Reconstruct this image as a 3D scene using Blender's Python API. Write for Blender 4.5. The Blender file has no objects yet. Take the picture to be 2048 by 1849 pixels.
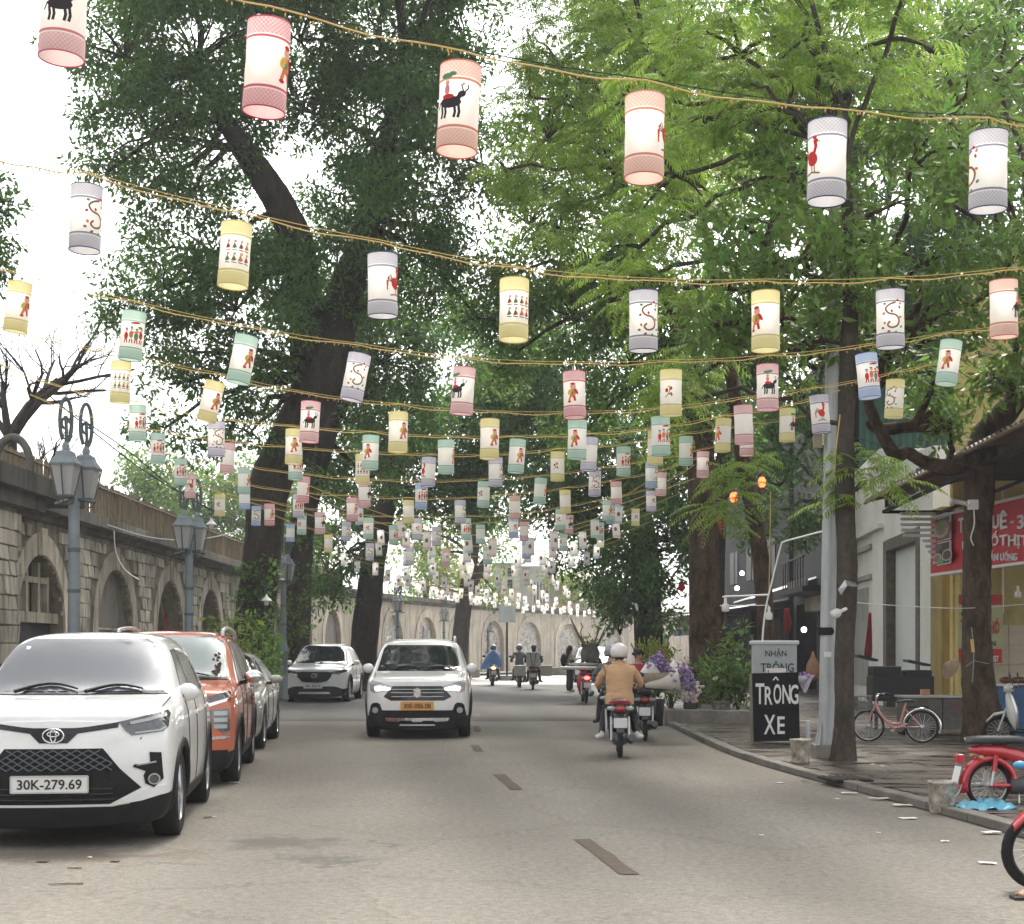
import bpy, bmesh, math, random
import numpy as np
from mathutils import Vector, Matrix, Euler
from mathutils.bvhtree import BVHTree
random.seed(7)
rng = np.random.default_rng(11)
R = math.radians
PI = math.pi
scene = bpy.context.scene
C = scene.collection
# ---------------------------------------------------------------- camera
HZ, FPX, CAMH = 1303.0, 2900.0, 1.45
cam = bpy.data.cameras.new('camera')
cam.sensor_width = 36.0
cam.lens = FPX / 2048.0 * 36.0
cam.shift_y = (HZ - 924.5) / 2048.0
cam.clip_start = 0.1
cam.clip_end = 2000
cam_o = bpy.data.objects.new('camera', cam)
C.objects.link(cam_o)
cam_o.location = (0, 0, CAMH)
cam_o.rotation_euler = (R(90), 0, 0)
scene.camera = cam_o
# ---------------------------------------------------------------- sky, sun, exposure
SUN_EL, SUN_ROT = 52.0, 12.0
world = bpy.data.worlds.new('World')
scene.world = world
world.use_nodes = True
nt = world.node_tree
bg = nt.nodes['Background']
sky = nt.nodes.new('ShaderNodeTexSky')
sky.sky_type = 'NISHITA'
sky.sun_disc = False
sky.sun_elevation = R(SUN_EL)
sky.sun_rotation = R(SUN_ROT)
sky.air_density = 1.0
sky.dust_density = 4.0
sky.ozone_density = 1.0
hs = nt.nodes.new('ShaderNodeHueSaturation')
hs.inputs['Saturation'].default_value = 0.10
hs.inputs['Value'].default_value = 1.25
nt.links.new(sky.outputs[0], hs.inputs['Color'])
nt.links.new(hs.outputs[0], bg.inputs['Color'])
bg.inputs['Strength'].default_value = 0.15
sun = bpy.data.lights.new('sun', 'SUN')
sun.energy = 1.5
sun.angle = R(14)
sun.color = (1.0, 0.90, 0.74)
sun_o = bpy.data.objects.new('sun', sun)
C.objects.link(sun_o)
sd = Vector((math.sin(R(SUN_ROT)) * math.cos(R(SUN_EL)), math.cos(R(SUN_ROT)) * math.cos(R(SUN_EL)), math.sin(R(SUN_EL))))
sun_o.rotation_euler = sd.to_track_quat('Z', 'Y').to_euler()
sun_o.location = (0, 30, 60)
scene.view_settings.view_transform = 'Standard'
scene.view_settings.look = 'None'
scene.view_settings.gamma = 1.0
scene.view_settings.use_curve_mapping = False
scene.view_settings.exposure = 1.3
scene.cycles.max_bounces = 6
scene.cycles.diffuse_bounces = 4
scene.cycles.glossy_bounces = 3
scene.cycles.transmission_bounces = 4
scene.cycles.transparent_max_bounces = 8
scene.cycles.volume_bounces = 0
scene.cycles.use_denoising = True

def P(x, y, d):
    """where the point seen at photo pixel (x, y) stands when it is d metres away"""
    return Vector(((x - 1024.0) * d / FPX, d, CAMH + (HZ - y) * d / FPX))
def PX(x, d):
    return (x - 1024.0) * d / FPX
def PZ(y, d):
    return CAMH + (HZ - y) * d / FPX
def lerp(a, b, t):
    return a + (b - a) * t

# ---------------------------------------------------------------- objects
def setp(o, label=None, cat=None, group=None, kind=None):
    if label: o['label'] = label
    if cat: o['category'] = cat
    if group: o['group'] = group
    if kind: o['kind'] = kind
    return o
def thing(name, label, cat, loc=(0, 0, 0), rotz=0.0, group=None):
    o = bpy.data.objects.new(name, None)
    o.empty_display_size = 0.2
    C.objects.link(o)
    o.location = loc
    o.rotation_euler = (0, 0, rotz)
    return setp(o, label, cat, group)
def link(name, me, parent=None, loc=(0, 0, 0), rot=(0, 0, 0), scale=(1, 1, 1)):
    o = bpy.data.objects.new(name, me)
    C.objects.link(o)
    o.location = loc
    o.rotation_euler = rot
    o.scale = scale
    if parent: o.parent = parent
    return o
def copy_tree(o, parent=None):
    c = o.copy()
    C.objects.link(c)
    if parent: c.parent = parent
    for ch in list(o.children):
        copy_tree(ch, c)
    return c

class MB:
    """collects shapes; build() links them as one mesh object"""
    def __init__(self, origin=(0, 0, 0)):
        self.v, self.f, self.mi, self.sm = [], [], [], []
        self.o = Vector(origin)
    def add(self, vs, fs, m=0, smooth=False):
        n = len(self.v)
        self.v.extend([tuple(Vector(p) - self.o) for p in vs])
        for f in fs:
            self.f.append(tuple(i + n for i in f))
            self.mi.append(m)
            self.sm.append(smooth)
        return self
    def box(self, c, s, rz=0.0, m=0, M=None):
        hx, hy, hz = s[0] / 2, s[1] / 2, s[2] / 2
        vs = [Vector((x, y, z)) for x in (-hx, hx) for y in (-hy, hy) for z in (-hz, hz)]
        if M is None: M = Matrix.Rotation(rz, 3, 'Z')
        vs = [M @ v + Vector(c) for v in vs]
        fs = [(0, 1, 3, 2), (4, 6, 7, 5), (0, 4, 5, 1), (2, 3, 7, 6), (0, 2, 6, 4), (1, 5, 7, 3)]
        return self.add(vs, fs, m)
    def bar(self, a, b, w, h=None, m=0):
        a, b = Vector(a), Vector(b)
        h = h or w
        d = b - a
        M = d.to_track_quat('Y', 'Z').to_matrix()
        return self.box((a + b) / 2, (w, d.length, h), M=M, m=m)
    def tube(self, pts, r, n=8, m=0, caps=True, smooth=True):
        pts = [Vector(p) for p in pts]
        rs = r if isinstance(r, (list, tuple)) else [r] * len(pts)
        vs, fs = [], []
        up = None
        for i, p in enumerate(pts):
            t = (pts[min(i + 1, len(pts) - 1)] - pts[max(i - 1, 0)])
            t = t.normalized() if t.length > 1e-9 else Vector((0, 0, 1))
            if up is None:
                up = t.orthogonal().normalized()
            up = (up - t * up.dot(t))
            up = up.normalized() if up.length > 1e-6 else t.orthogonal().normalized()
            w = t.cross(up)
            for k in range(n):
                a = 2 * PI * k / n
                vs.append(p + (up * math.cos(a) + w * math.sin(a)) * rs[i])
        for i in range(len(pts) - 1):
            for k in range(n):
                k2 = (k + 1) % n
                fs.append((i * n + k, i * n + k2, (i + 1) * n + k2, (i + 1) * n + k))
        self.add(vs, fs, m, smooth)
        if caps:
            L = len(pts) - 1
            self.add(vs, [tuple(range(n - 1, -1, -1)), tuple(L * n + k for k in range(n))], m, False)
        return self
    def lathe(self, prof, c=(0, 0, 0), n=20, m=0, M=None, smooth=True, cap=False):
        M = M or Matrix.Identity(3)
        c = Vector(c)
        vs, fs = [], []
        for r, z in prof:
            for k in range(n):
                a = 2 * PI * k / n
                vs.append(c + M @ Vector((r * math.cos(a), r * math.sin(a), z)))
        for i in range(len(prof) - 1):
            for k in range(n):
                k2 = (k + 1) % n
                fs.append((i * n + k, i * n + k2, (i + 1) * n + k2, (i + 1) * n + k))
        self.add(vs, fs, m, smooth)
        if cap:
            L = len(prof) - 1
            self.add(vs, [tuple(range(n - 1, -1, -1)), tuple(L * n + k for k in range(n))], m, False)
        return self
    def ell(self, c, r, n=12, m=0, M=None):
        M = M or Matrix.Identity(3)
        c = Vector(c)
        k = max(4, n // 2)
        vs, fs = [], []
        for i in range(k + 1):
            t = PI * i / k
            for j in range(n):
                a = 2 * PI * j / n
                vs.append(c + M @ Vector((r[0] * math.sin(t) * math.cos(a), r[1] * math.sin(t) * math.sin(a), r[2] * math.cos(t))))
        for i in range(k):
            for j in range(n):
                j2 = (j + 1) % n
                fs.append((i * n + j, (i + 1) * n + j, (i + 1) * n + j2, i * n + j2))
        return self.add(vs, fs, m, True)
    def prism(self, poly, t, M=None, c=(0, 0, 0), m=0):
        """poly: (x, z) outline facing -y, thickness t along +y"""
        M = M or Matrix.Identity(3)
        c = Vector(c)
        n = len(poly)
        vs = [M @ Vector((x, 0, z)) + c for x, z in poly] + [M @ Vector((x, t, z)) + c for x, z in poly]
        fs = [tuple(range(n)), tuple(range(2 * n - 1, n - 1, -1))]
        fs += [(i, i + n, (i + 1) % n + n, (i + 1) % n) for i in range(n)]
        return self.add(vs, fs, m)
    def mesh(self, name, mats):
        me = bpy.data.meshes.new(name)
        me.from_pydata(self.v, [], self.f)
        mats = mats if isinstance(mats, (list, tuple)) else [mats]
        for m in mats: me.materials.append(m)
        me.polygons.foreach_set('material_index', self.mi)
        me.polygons.foreach_set('use_smooth', self.sm)
        me.update()
        return me
    def build(self, name, mats, parent=None, loc=(0, 0, 0), rot=(0, 0, 0), bevel=0.0, fix=True):
        me = self.mesh(name, mats)
        if fix:
            bm = bmesh.new(); bm.from_mesh(me)
            bmesh.ops.recalc_face_normals(bm, faces=bm.faces)
            bm.to_mesh(me); bm.free()
        o = link(name, me, parent, loc, rot)
        if bevel:
            b = o.modifiers.new('bevel', 'BEVEL'); b.width = bevel; b.segments = 2; b.limit_method = 'ANGLE'
        return o

# ---------------------------------------------------------------- materials
MATS = {}
def nd(nt, typ, **kw):
    n = nt.nodes.new(typ)
    for k, v in kw.items():
        if k in n.inputs.keys(): n.inputs[k].default_value = v
        else: setattr(n, k, v)
    return n
def mat(name, col, rough=0.6, metal=0.0, spec=0.5, var=0.0, vscale=4.0, col2=None, stretch=(1, 1, 1), bump=0.0, bscale=30.0,
        fine=0.0, fscale=120.0, transl=0.0, emit=0.0, coat=0.0, island=0.0, ior=None, rvar=0.0):
    if name in MATS: return MATS[name]
    m = bpy.data.materials.new(name)
    m.use_nodes = True
    MATS[name] = m
    nt = m.node_tree
    b = nt.nodes['Principled BSDF']
    L = nt.links.new
    c4 = (*col, 1)
    b.inputs['Base Color'].default_value = c4
    b.inputs['Roughness'].default_value = rough
    b.inputs['Metallic'].default_value = metal
    b.inputs['Specular IOR Level'].default_value = spec
    b.inputs['Coat Weight'].default_value = coat
    b.inputs['Coat Roughness'].default_value = 0.04
    if ior: b.inputs['IOR'].default_value = ior
    csock = None
    if var or bump or fine or rvar:
        tc = nd(nt, 'ShaderNodeTexCoord')
        mp = nd(nt, 'ShaderNodeMapping')
        mp.inputs['Scale'].default_value = stretch
        L(tc.outputs['Object'], mp.inputs[0])
    if var or rvar:
        nz = nd(nt, 'ShaderNodeTexNoise', Scale=vscale, Detail=6.0, Roughness=0.62)
        L(mp.outputs[0], nz.inputs['Vector'])
        rp = nd(nt, 'ShaderNodeValToRGB')
        rp.color_ramp.elements[0].position = 0.34
        rp.color_ramp.elements[1].position = 0.68
        c2 = col2 or tuple(x * (1 - var) for x in col)
        rp.color_ramp.elements[0].color = (*c2, 1)
        rp.color_ramp.elements[1].color = c4
        L(nz.outputs[0], rp.inputs[0])
        if var: csock = rp.outputs[0]
        if rvar:
            mr = nd(nt, 'ShaderNodeMapRange')
            mr.inputs['To Min'].default_value = max(0.02, rough - rvar)
            mr.inputs['To Max'].default_value = min(1, rough + rvar)
            mr.inputs['From Min'].default_value = 0.3
            mr.inputs['From Max'].default_value = 0.7
            L(nz.outputs[0], mr.inputs[0]); L(mr.outputs[0], b.inputs['Roughness'])
    if fine:
        n2 = nd(nt, 'ShaderNodeTexNoise', Scale=fscale, Detail=3.0, Roughness=0.7)
        L(mp.outputs[0], n2.inputs['Vector'])
        mr2 = nd(nt, 'ShaderNodeMapRange')
        mr2.inputs['From Min'].default_value = 0.3
        mr2.inputs['From Max'].default_value = 0.7
        mr2.inputs['To Min'].default_value = 1 - fine
        mr2.inputs['To Max'].default_value = 1 + fine
        L(n2.outputs[0], mr2.inputs[0])
        vm = nd(nt, 'ShaderNodeVectorMath', operation='SCALE')
        if csock: L(csock, vm.inputs[0])
        else: vm.inputs[0].default_value = col
        L(mr2.outputs[0], vm.inputs['Scale'])
        csock = vm.outputs[0]
    if island:
        g = nd(nt, 'ShaderNodeNewGeometry')
        h = nd(nt, 'ShaderNodeHueSaturation')
        a = nd(nt, 'ShaderNodeMapRange'); a.inputs['To Min'].default_value = 1 - island; a.inputs['To Max'].default_value = 1 + island
        a2 = nd(nt, 'ShaderNodeMapRange'); a2.inputs['To Min'].default_value = 0.475; a2.inputs['To Max'].default_value = 0.52
        L(g.outputs['Random Per Island'], a.inputs[0]); L(a.outputs[0], h.inputs['Value'])
        L(g.outputs['Random Per Island'], a2.inputs[0]); L(a2.outputs[0], h.inputs['Hue'])
        if csock: L(csock, h.inputs['Color'])
        else: h.inputs['Color'].default_value = c4
        csock = h.outputs[0]
    if csock: L(csock, b.inputs['Base Color'])
    if bump:
        bn = nd(nt, 'ShaderNodeTexNoise', Scale=bscale, Detail=5.0, Roughness=0.65)
        L(mp.outputs[0], bn.inputs['Vector'])
        bp = nd(nt, 'ShaderNodeBump', Strength=bump, Distance=0.02)
        L(bn.outputs[0], bp.inputs['Height']); L(bp.outputs[0], b.inputs['Normal'])
    if emit:
        b.inputs['Emission Color'].default_value = c4
        b.inputs['Emission Strength'].default_value = emit
    if transl:
        t = nd(nt, 'ShaderNodeBsdfTranslucent')
        if csock: L(csock, t.inputs['Color'])
        else: t.inputs['Color'].default_value = c4
        mx = nd(nt, 'ShaderNodeMixShader', Fac=transl)
        L(b.outputs[0], mx.inputs[1]); L(t.outputs[0], mx.inputs[2])
        L(mx.outputs[0], nt.nodes['Material Output'].inputs['Surface'])
    return m

def text_mesh(body, mats, w=None, h=None, depth=0.004, bold=0.0, shear=0.0, spacing=1.0):
    """flat lettering in the xz plane facing -y, centred"""
    cu = bpy.data.curves.new('text', 'FONT')
    cu.body = body
    cu.extrude = depth / 2
    cu.offset = bold
    cu.shear = shear
    cu.space_character = spacing
    cu.resolution_u = 3
    o = bpy.data.objects.new('text', cu)
    C.objects.link(o)
    dg = bpy.context.evaluated_depsgraph_get()
    me = bpy.data.meshes.new_from_object(o.evaluated_get(dg))
    bpy.data.objects.remove(o)
    n = len(me.vertices)
    co = np.empty(n * 3); me.vertices.foreach_get('co', co); co = co.reshape(-1, 3)
    mn, mx = co.min(0), co.max(0)
    sz = np.maximum(mx - mn, 1e-6)
    co -= (mn + mx) / 2
    sx = (w / sz[0]) if w else (h / sz[1])
    sy = (h / sz[1]) if h else sx
    out = np.stack([co[:, 0] * sx, -co[:, 2], co[:, 1] * sy], 1)
    me.vertices.foreach_set('co', out.ravel())
    me.materials.clear()
    me.materials.append(mats)
    me.update()
    return me

# ---------------------------------------------------------------- shared paints and plastics
def paint(name, col, rough=.28, flake=0, coat=1.0):
    return mat(name, col, rough=rough, spec=.5, coat=coat, fine=.05, fscale=3, metal=flake)
M_white = paint('white_car_paint', (.74, .74, .73))
M_white2 = paint('pearl_white_paint', (.72, .73, .74))
M_orange = paint('orange_car_paint', (.52, .115, .045), rough=.32)
M_beige = paint('champagne_car_paint', (.36, .345, .31), rough=.32, flake=.25)
M_blk = mat('black_plastic', (.012, .012, .013), rough=.6, spec=.22)
M_blkgl = mat('gloss_black', (.012, .012, .014), rough=.18, spec=.5)
M_glass = mat('car_glass', (.014, .018, .02), rough=.05, spec=.5, ior=1.55)
M_glass2 = mat('dusty_sky_reflection_glass', (.04, .046, .055), rough=.12, spec=.5, ior=1.5)  # grey-blue base paints in the sky reflection, along with some dust
M_glass3 = mat('pale_reflection_glass', (.13, .165, .155), rough=.12, spec=.5, ior=1.5)  # sky-green reflection painted in as a pale base colour
M_chrome = mat('chrome', (.75, .76, .77), rough=.12, metal=1.0)
M_silver = mat('satin_silver', (.55, .56, .57), rough=.35, metal=.8)
M_lens = mat('lamp_lens', (.035, .04, .043), rough=.08, spec=1.0, coat=1.0)
M_lensw = mat('clear_lamp_lens', (.34, .35, .36), rough=.12, spec=.9, coat=1.0)
M_tyre = mat('tyre_rubber', (.02, .02, .02), rough=.85, spec=.25, var=.3, vscale=8)
M_rim = mat('alloy_rim', (.42, .43, .44), rough=.3, metal=.9)
M_plate = mat('plate_white', (.72, .72, .70), rough=.5)
M_platey = mat('plate_yellow', (.70, .34, .075), rough=.5)
M_ink = mat('plate_ink', (.012, .012, .014), rough=.6)
M_red = mat('red_lamp', (.35, .012, .012), rough=.2, coat=1.0)
M_lit = mat('lit_headlamp', (1.0, .97, .9), emit=9.0)
M_mesh = mat('grille_mesh', (.10, .11, .125), rough=.4, metal=.3)

# ================================================================ setting
def interp(tab, d):
    for (d0, x0), (d1, x1) in zip(tab, tab[1:]):
        if d <= d1:
            return lerp(x0, x1, (d - d0) / (d1 - d0))
    return tab[-1][1]
LK = [(-12, -2.4), (0, -3.4), (5, -3.95), (11, -4.6), (20, -5.55), (30, -6.1), (42, -6.75), (52, -6.9), (64, -6.3), (79, -4.3), (92, .5), (105, 6.2), (116, 14), (130, 26)]
RK = [(-12, 5.9), (0, 4.9), (8, 4.25), (12, 3.9), (15, 3.58), (17, 3.25), (20.2, 3.0), (29, 3.05), (40, 3.1), (50, 3.1), (60, 3.7), (68, 5.6), (76, 9.5), (84, 15), (90, 22)]
def smooth_tab(tab, step=1.0):
    ds = np.arange(tab[0][0], tab[-1][0] + 1e-6, step)
    xs = np.interp(ds, [t[0] for t in tab], [t[1] for t in tab])
    k = np.array([1, 2, 3, 4, 3, 2, 1.]); k /= k.sum()
    xp = np.pad(xs, 3, mode='edge'); xp[:3] = xs[0] - (xs[1] - xs[0]) * np.arange(3, 0, -1); xp[-3:] = xs[-1] + (xs[-1] - xs[-2]) * np.arange(1, 4)
    return list(zip(ds.tolist(), np.convolve(xp, k, 'valid').tolist()))
LKs, RKs = smooth_tab(LK), smooth_tab(RK)
def kl(d): return interp(LKs, d)
def kr(d): return interp(RKs, d)

def road_mat(name, base, dark, stains=(), speck=0.5, rough=0.75, brown=None):
    m = bpy.data.materials.new(name); m.use_nodes = True
    MATS[name] = m
    nt = m.node_tree; L = nt.links.new
    b = nt.nodes['Principled BSDF']
    b.inputs['Specular IOR Level'].default_value = 0.16
    tc = nd(nt, 'ShaderNodeTexCoord')
    n1 = nd(nt, 'ShaderNodeTexNoise', Scale=0.35, Detail=7.0, Roughness=0.62)
    mp = nd(nt, 'ShaderNodeMapping'); mp.inputs['Scale'].default_value = (1.6, 0.55, 1)
    L(tc.outputs['Object'], mp.inputs[0]); L(mp.outputs[0], n1.inputs['Vector'])
    r1 = nd(nt, 'ShaderNodeValToRGB')
    r1.color_ramp.elements[0].position = 0.33; r1.color_ramp.elements[1].position = 0.66
    r1.color_ramp.elements[0].color = (*dark, 1); r1.color_ramp.elements[1].color = (*base, 1)
    L(n1.outputs[0], r1.inputs[0])
    # aggregate
    n2 = nd(nt, 'ShaderNodeTexNoise', Scale=75.0, Detail=2.0, Roughness=0.8)
    L(tc.outputs['Object'], n2.inputs['Vector'])
    n3 = nd(nt, 'ShaderNodeTexNoise', Scale=18.0, Detail=4.0, Roughness=0.7)
    L(tc.outputs['Object'], n3.inputs['Vector'])
    ad = nd(nt, 'ShaderNodeMath', operation='ADD'); L(n2.outputs[0], ad.inputs[0]); L(n3.outputs[0], ad.inputs[1])
    mr = nd(nt, 'ShaderNodeMapRange'); mr.inputs['From Min'].default_value = 0.65; mr.inputs['From Max'].default_value = 1.35
    mr.inputs['To Min'].default_value = 1 - speck; mr.inputs['To Max'].default_value = 1 + speck
    L(ad.outputs[0], mr.inputs[0])
    vm = nd(nt, 'ShaderNodeVectorMath', operation='SCALE'); L(r1.outputs[0], vm.inputs[0]); L(mr.outputs[0], vm.inputs['Scale'])
    cs = vm.outputs[0]
    # small dark leaf and dirt flecks
    vo = nd(nt, 'ShaderNodeTexVoronoi', Scale=2.6, Randomness=1.0)
    mpv = nd(nt, 'ShaderNodeMapping'); mpv.inputs['Scale'].default_value = (0.8, 1.5, 1)
    nzw = nd(nt, 'ShaderNodeTexNoise', Scale=9.0, Detail=2.0)
    L(tc.outputs['Object'], nzw.inputs['Vector'])
    mw = nd(nt, 'ShaderNodeVectorMath', operation='MULTIPLY_ADD'); mw.inputs[1].default_value = (0.16, 0.16, 0.16)
    L(nzw.outputs['Color'], mw.inputs[0]); L(tc.outputs['Object'], mw.inputs[2])
    L(mw.outputs[0], mpv.inputs[0]); L(mpv.outputs[0], vo.inputs['Vector'])
    mr3 = nd(nt, 'ShaderNodeMapRange'); mr3.inputs['From Min'].default_value = 0.035; mr3.inputs['From Max'].default_value = 0.06
    mr3.inputs['To Min'].default_value = 0.62; mr3.inputs['To Max'].default_value = 1.0
    L(vo.outputs['Distance'], mr3.inputs[0])
    vm3 = nd(nt, 'ShaderNodeVectorMath', operation='SCALE'); L(cs, vm3.inputs[0]); L(mr3.outputs[0], vm3.inputs['Scale'])
    cs = vm3.outputs[0]
    sx_ = nd(nt, 'ShaderNodeSeparateXYZ'); L(mw.outputs[0], sx_.inputs[0])
    m9 = nd(nt, 'ShaderNodeMath', operation='MULTIPLY_ADD'); m9.inputs[1].default_value = .115; L(sx_.outputs['Y'], m9.inputs[0]); L(sx_.outputs['X'], m9.inputs[2])
    sn = nd(nt, 'ShaderNodeMath', operation='MULTIPLY'); sn.inputs[1].default_value = 3.6; L(m9.outputs[0], sn.inputs[0])
    s2 = nd(nt, 'ShaderNodeMath', operation='SINE'); L(sn.outputs[0], s2.inputs[0])
    n5 = nd(nt, 'ShaderNodeTexNoise', Scale=.5, Detail=4.0); L(tc.outputs['Object'], n5.inputs['Vector'])
    s3 = nd(nt, 'ShaderNodeMath', operation='MULTIPLY'); L(s2.outputs[0], s3.inputs[0]); L(n5.outputs[0], s3.inputs[1])
    mr5 = nd(nt, 'ShaderNodeMapRange'); mr5.inputs['From Min'].default_value = -.5; mr5.inputs['From Max'].default_value = .5; mr5.inputs['To Min'].default_value = .88; mr5.inputs['To Max'].default_value = 1.08; L(s3.outputs[0], mr5.inputs[0])
    v5 = nd(nt, 'ShaderNodeVectorMath', operation='SCALE'); L(cs, v5.inputs[0]); L(mr5.outputs[0], v5.inputs['Scale'])
    vc = nd(nt, 'ShaderNodeTexVoronoi', Scale=.42, Randomness=1.0); vc.feature = 'DISTANCE_TO_EDGE'
    mwc = nd(nt, 'ShaderNodeVectorMath', operation='MULTIPLY_ADD'); mwc.inputs[1].default_value = (.5, .5, 0); L(nzw.outputs['Color'], mwc.inputs[0]); L(tc.outputs['Object'], mwc.inputs[2]); L(mwc.outputs[0], vc.inputs['Vector'])
    mrc = nd(nt, 'ShaderNodeMapRange'); mrc.inputs['From Min'].default_value = .002; mrc.inputs['From Max'].default_value = .012; mrc.inputs['To Min'].default_value = .84; mrc.inputs['To Max'].default_value = 1.0; L(vc.outputs['Distance'], mrc.inputs[0])
    v6 = nd(nt, 'ShaderNodeVectorMath', operation='SCALE'); L(v5.outputs[0], v6.inputs[0]); L(mrc.outputs[0], v6.inputs['Scale'])
    cs = v6.outputs[0]
    sep = nd(nt, 'ShaderNodeSeparateXYZ')
    nw = nd(nt, 'ShaderNodeTexNoise', Scale=2.6, Detail=8.0, Roughness=0.72); L(tc.outputs['Object'], nw.inputs['Vector'])
    mwa = nd(nt, 'ShaderNodeVectorMath', operation='MULTIPLY_ADD'); mwa.inputs[1].default_value = (1.7, 1.8, 0)
    L(nw.outputs['Color'], mwa.inputs[0]); L(tc.outputs['Object'], mwa.inputs[2])
    for (sx, sy, rx, ry, colr, amt) in stains:
        sb = nd(nt, 'ShaderNodeVectorMath', operation='SUBTRACT'); sb.inputs[1].default_value = (sx + .85, sy + .90, 0); L(mwa.outputs[0], sb.inputs[0])
        ml = nd(nt, 'ShaderNodeVectorMath', operation='MULTIPLY'); ml.inputs[1].default_value = (1 / rx, 1 / ry, 0); L(sb.outputs[0], ml.inputs[0])
        ln = nd(nt, 'ShaderNodeVectorMath', operation='LENGTH'); L(ml.outputs[0], ln.inputs[0])
        mm = nd(nt, 'ShaderNodeMapRange'); mm.inputs['From Min'].default_value = 0.55; mm.inputs['From Max'].default_value = 1.25
        mm.inputs['To Min'].default_value = amt; mm.inputs['To Max'].default_value = 0
        L(ln.outputs['Value'], mm.inputs[0])
        mx = nd(nt, 'ShaderNodeMixRGB'); mx.inputs['Color2'].default_value = (*colr, 1)
        L(mm.outputs[0], mx.inputs['Fac']); L(cs, mx.inputs['Color1'])
        cs = mx.outputs[0]
    L(cs, b.inputs['Base Color'])
    mr2 = nd(nt, 'ShaderNodeMapRange'); mr2.inputs['From Min'].default_value = 0.3; mr2.inputs['From Max'].default_value = 0.7
    mr2.inputs['To Min'].default_value = rough - .08; mr2.inputs['To Max'].default_value = rough + .15
    L(n1.outputs[0], mr2.inputs[0]); L(mr2.outputs[0], b.inputs['Roughness'])
    bp = nd(nt, 'ShaderNodeBump', Strength=0.35, Distance=0.012)
    L(ad.outputs[0], bp.inputs['Height']); L(bp.outputs[0], b.inputs['Normal'])
    return m
M_road = road_mat('worn_asphalt', (.212, .194, .168), (.150, .137, .116),
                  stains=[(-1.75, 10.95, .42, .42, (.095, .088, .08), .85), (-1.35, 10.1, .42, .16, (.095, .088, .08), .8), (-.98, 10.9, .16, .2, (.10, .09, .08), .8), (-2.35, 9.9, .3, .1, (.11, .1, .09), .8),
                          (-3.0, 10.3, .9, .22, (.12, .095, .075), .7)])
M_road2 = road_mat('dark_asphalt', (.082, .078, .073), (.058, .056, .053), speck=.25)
M_road3 = road_mat('pale_far_road', (.36, .35, .33), (.29, .28, .27), speck=.2)  # paler colour for the far stretch of road
M_wetpave = mat('wet_paving', (.105, .085, .066), rough=.38, spec=.5, var=.5, vscale=1.3, fine=.2, fscale=40, bump=.25, bscale=14, rvar=.26, stretch=(1, 2.2, 1))
M_grout = mat('pavement_bed', (.06, .05, .042), rough=.6, var=.3, vscale=2)
M_leftpave = mat('left_paving', (.20, .18, .155), rough=.8, var=.35, vscale=2, fine=.15)
M_kerb = mat('kerb_stone_grey', (.16, .145, .125), rough=.7, var=.45, vscale=3, bump=.3, bscale=20)
M_soil = mat('bare_ground', (.16, .145, .12), rough=.9, var=.3, vscale=1)
M_concrete = mat('old_concrete', (.30, .27, .235), rough=.85, var=.5, vscale=1.6, stretch=(1, 1, .5), fine=.15, fscale=25, bump=.4, bscale=16)

def strip(name, ds, lf, rf, z, m, cols=1, kind='structure'):
    mb = MB()
    vs, fs = [], []
    for d in ds:
        a, b = lf(d), rf(d)
        for k in range(cols + 1):
            vs.append((lerp(a, b, k / cols), d, z))
    n = cols + 1
    for i in range(len(ds) - 1):
        for k in range(cols):
            fs.append((i * n + k, i * n + k + 1, (i + 1) * n + k + 1, (i + 1) * n + k))
    mb.add(vs, fs)
    return setp(mb.build(name, m), kind=kind)
g = MB(); g.add([(-600, -60, -.06), (600, -60, -.06), (600, 1200, -.06), (-600, 1200, -.06)], [(0, 1, 2, 3)])
setp(g.build('ground', M_soil), kind='structure')
rg = list(np.arange(-12, 118, 1.0))
strip('road', rg, kl, lambda d: kr(d) if d < 84 else max(kr(84), kl(d) + 9), 0.0, M_road)
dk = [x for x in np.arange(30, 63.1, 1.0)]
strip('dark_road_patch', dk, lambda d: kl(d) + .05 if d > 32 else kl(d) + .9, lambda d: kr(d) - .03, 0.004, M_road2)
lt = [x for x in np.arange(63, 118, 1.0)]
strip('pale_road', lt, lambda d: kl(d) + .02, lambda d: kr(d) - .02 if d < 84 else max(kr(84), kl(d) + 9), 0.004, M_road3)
strip('left_pavement', list(np.arange(-12, 118, 1.0)), lambda d: min(-11.5, kl(d) - 8) if d < 60 else kl(d) - 6, lambda d: kl(d) - .16, 0.12, M_leftpave)
strip('right_pavement', list(np.arange(-12, 84, 1.0)), lambda d: kr(d) + .14, lambda d: 24 if d < 60 else kr(d) + 30, 0.055, M_grout)
def kerb(name, f, s, d0, d1, h, w, n, kind_root):
    root = thing(name, kind_root, 'kerb', (f(d0), d0, 0))
    step = (d1 - d0) / n
    for i in range(n):
        a, b = d0 + i * step, d0 + (i + 1) * step - .015
        p, q = Vector((f(a), a, 0)), Vector((f(b), b, 0))
        t = (q - p).normalized(); nn = Vector((t.y, -t.x, 0)) * s
        hz = h + random.uniform(-.006, .006)
        mb = MB(root.location)
        mb.add([p, q, q + nn * w, p + nn * w, p + Vector((0, 0, hz)), q + Vector((0, 0, hz)), q + nn * w + Vector((0, 0, hz)), p + nn * w + Vector((0, 0, hz))],
               [(0, 1, 2, 3), (4, 5, 6, 7), (0, 1, 5, 4), (1, 2, 6, 5), (2, 3, 7, 6), (3, 0, 4, 7)])
        mb.build('kerb_stone', M_kerb, root, bevel=.012)
    return root
kerb('right_kerb', kr, 1, 7.0, 60.0, .085, .16, 60, 'low worn kerb stones along the wet right pavement')
kerb('left_kerb', kl, -1, 8.0, 80.0, .13, .16, 72, 'grey kerb stones along the left pavement behind the parked cars')
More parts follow.
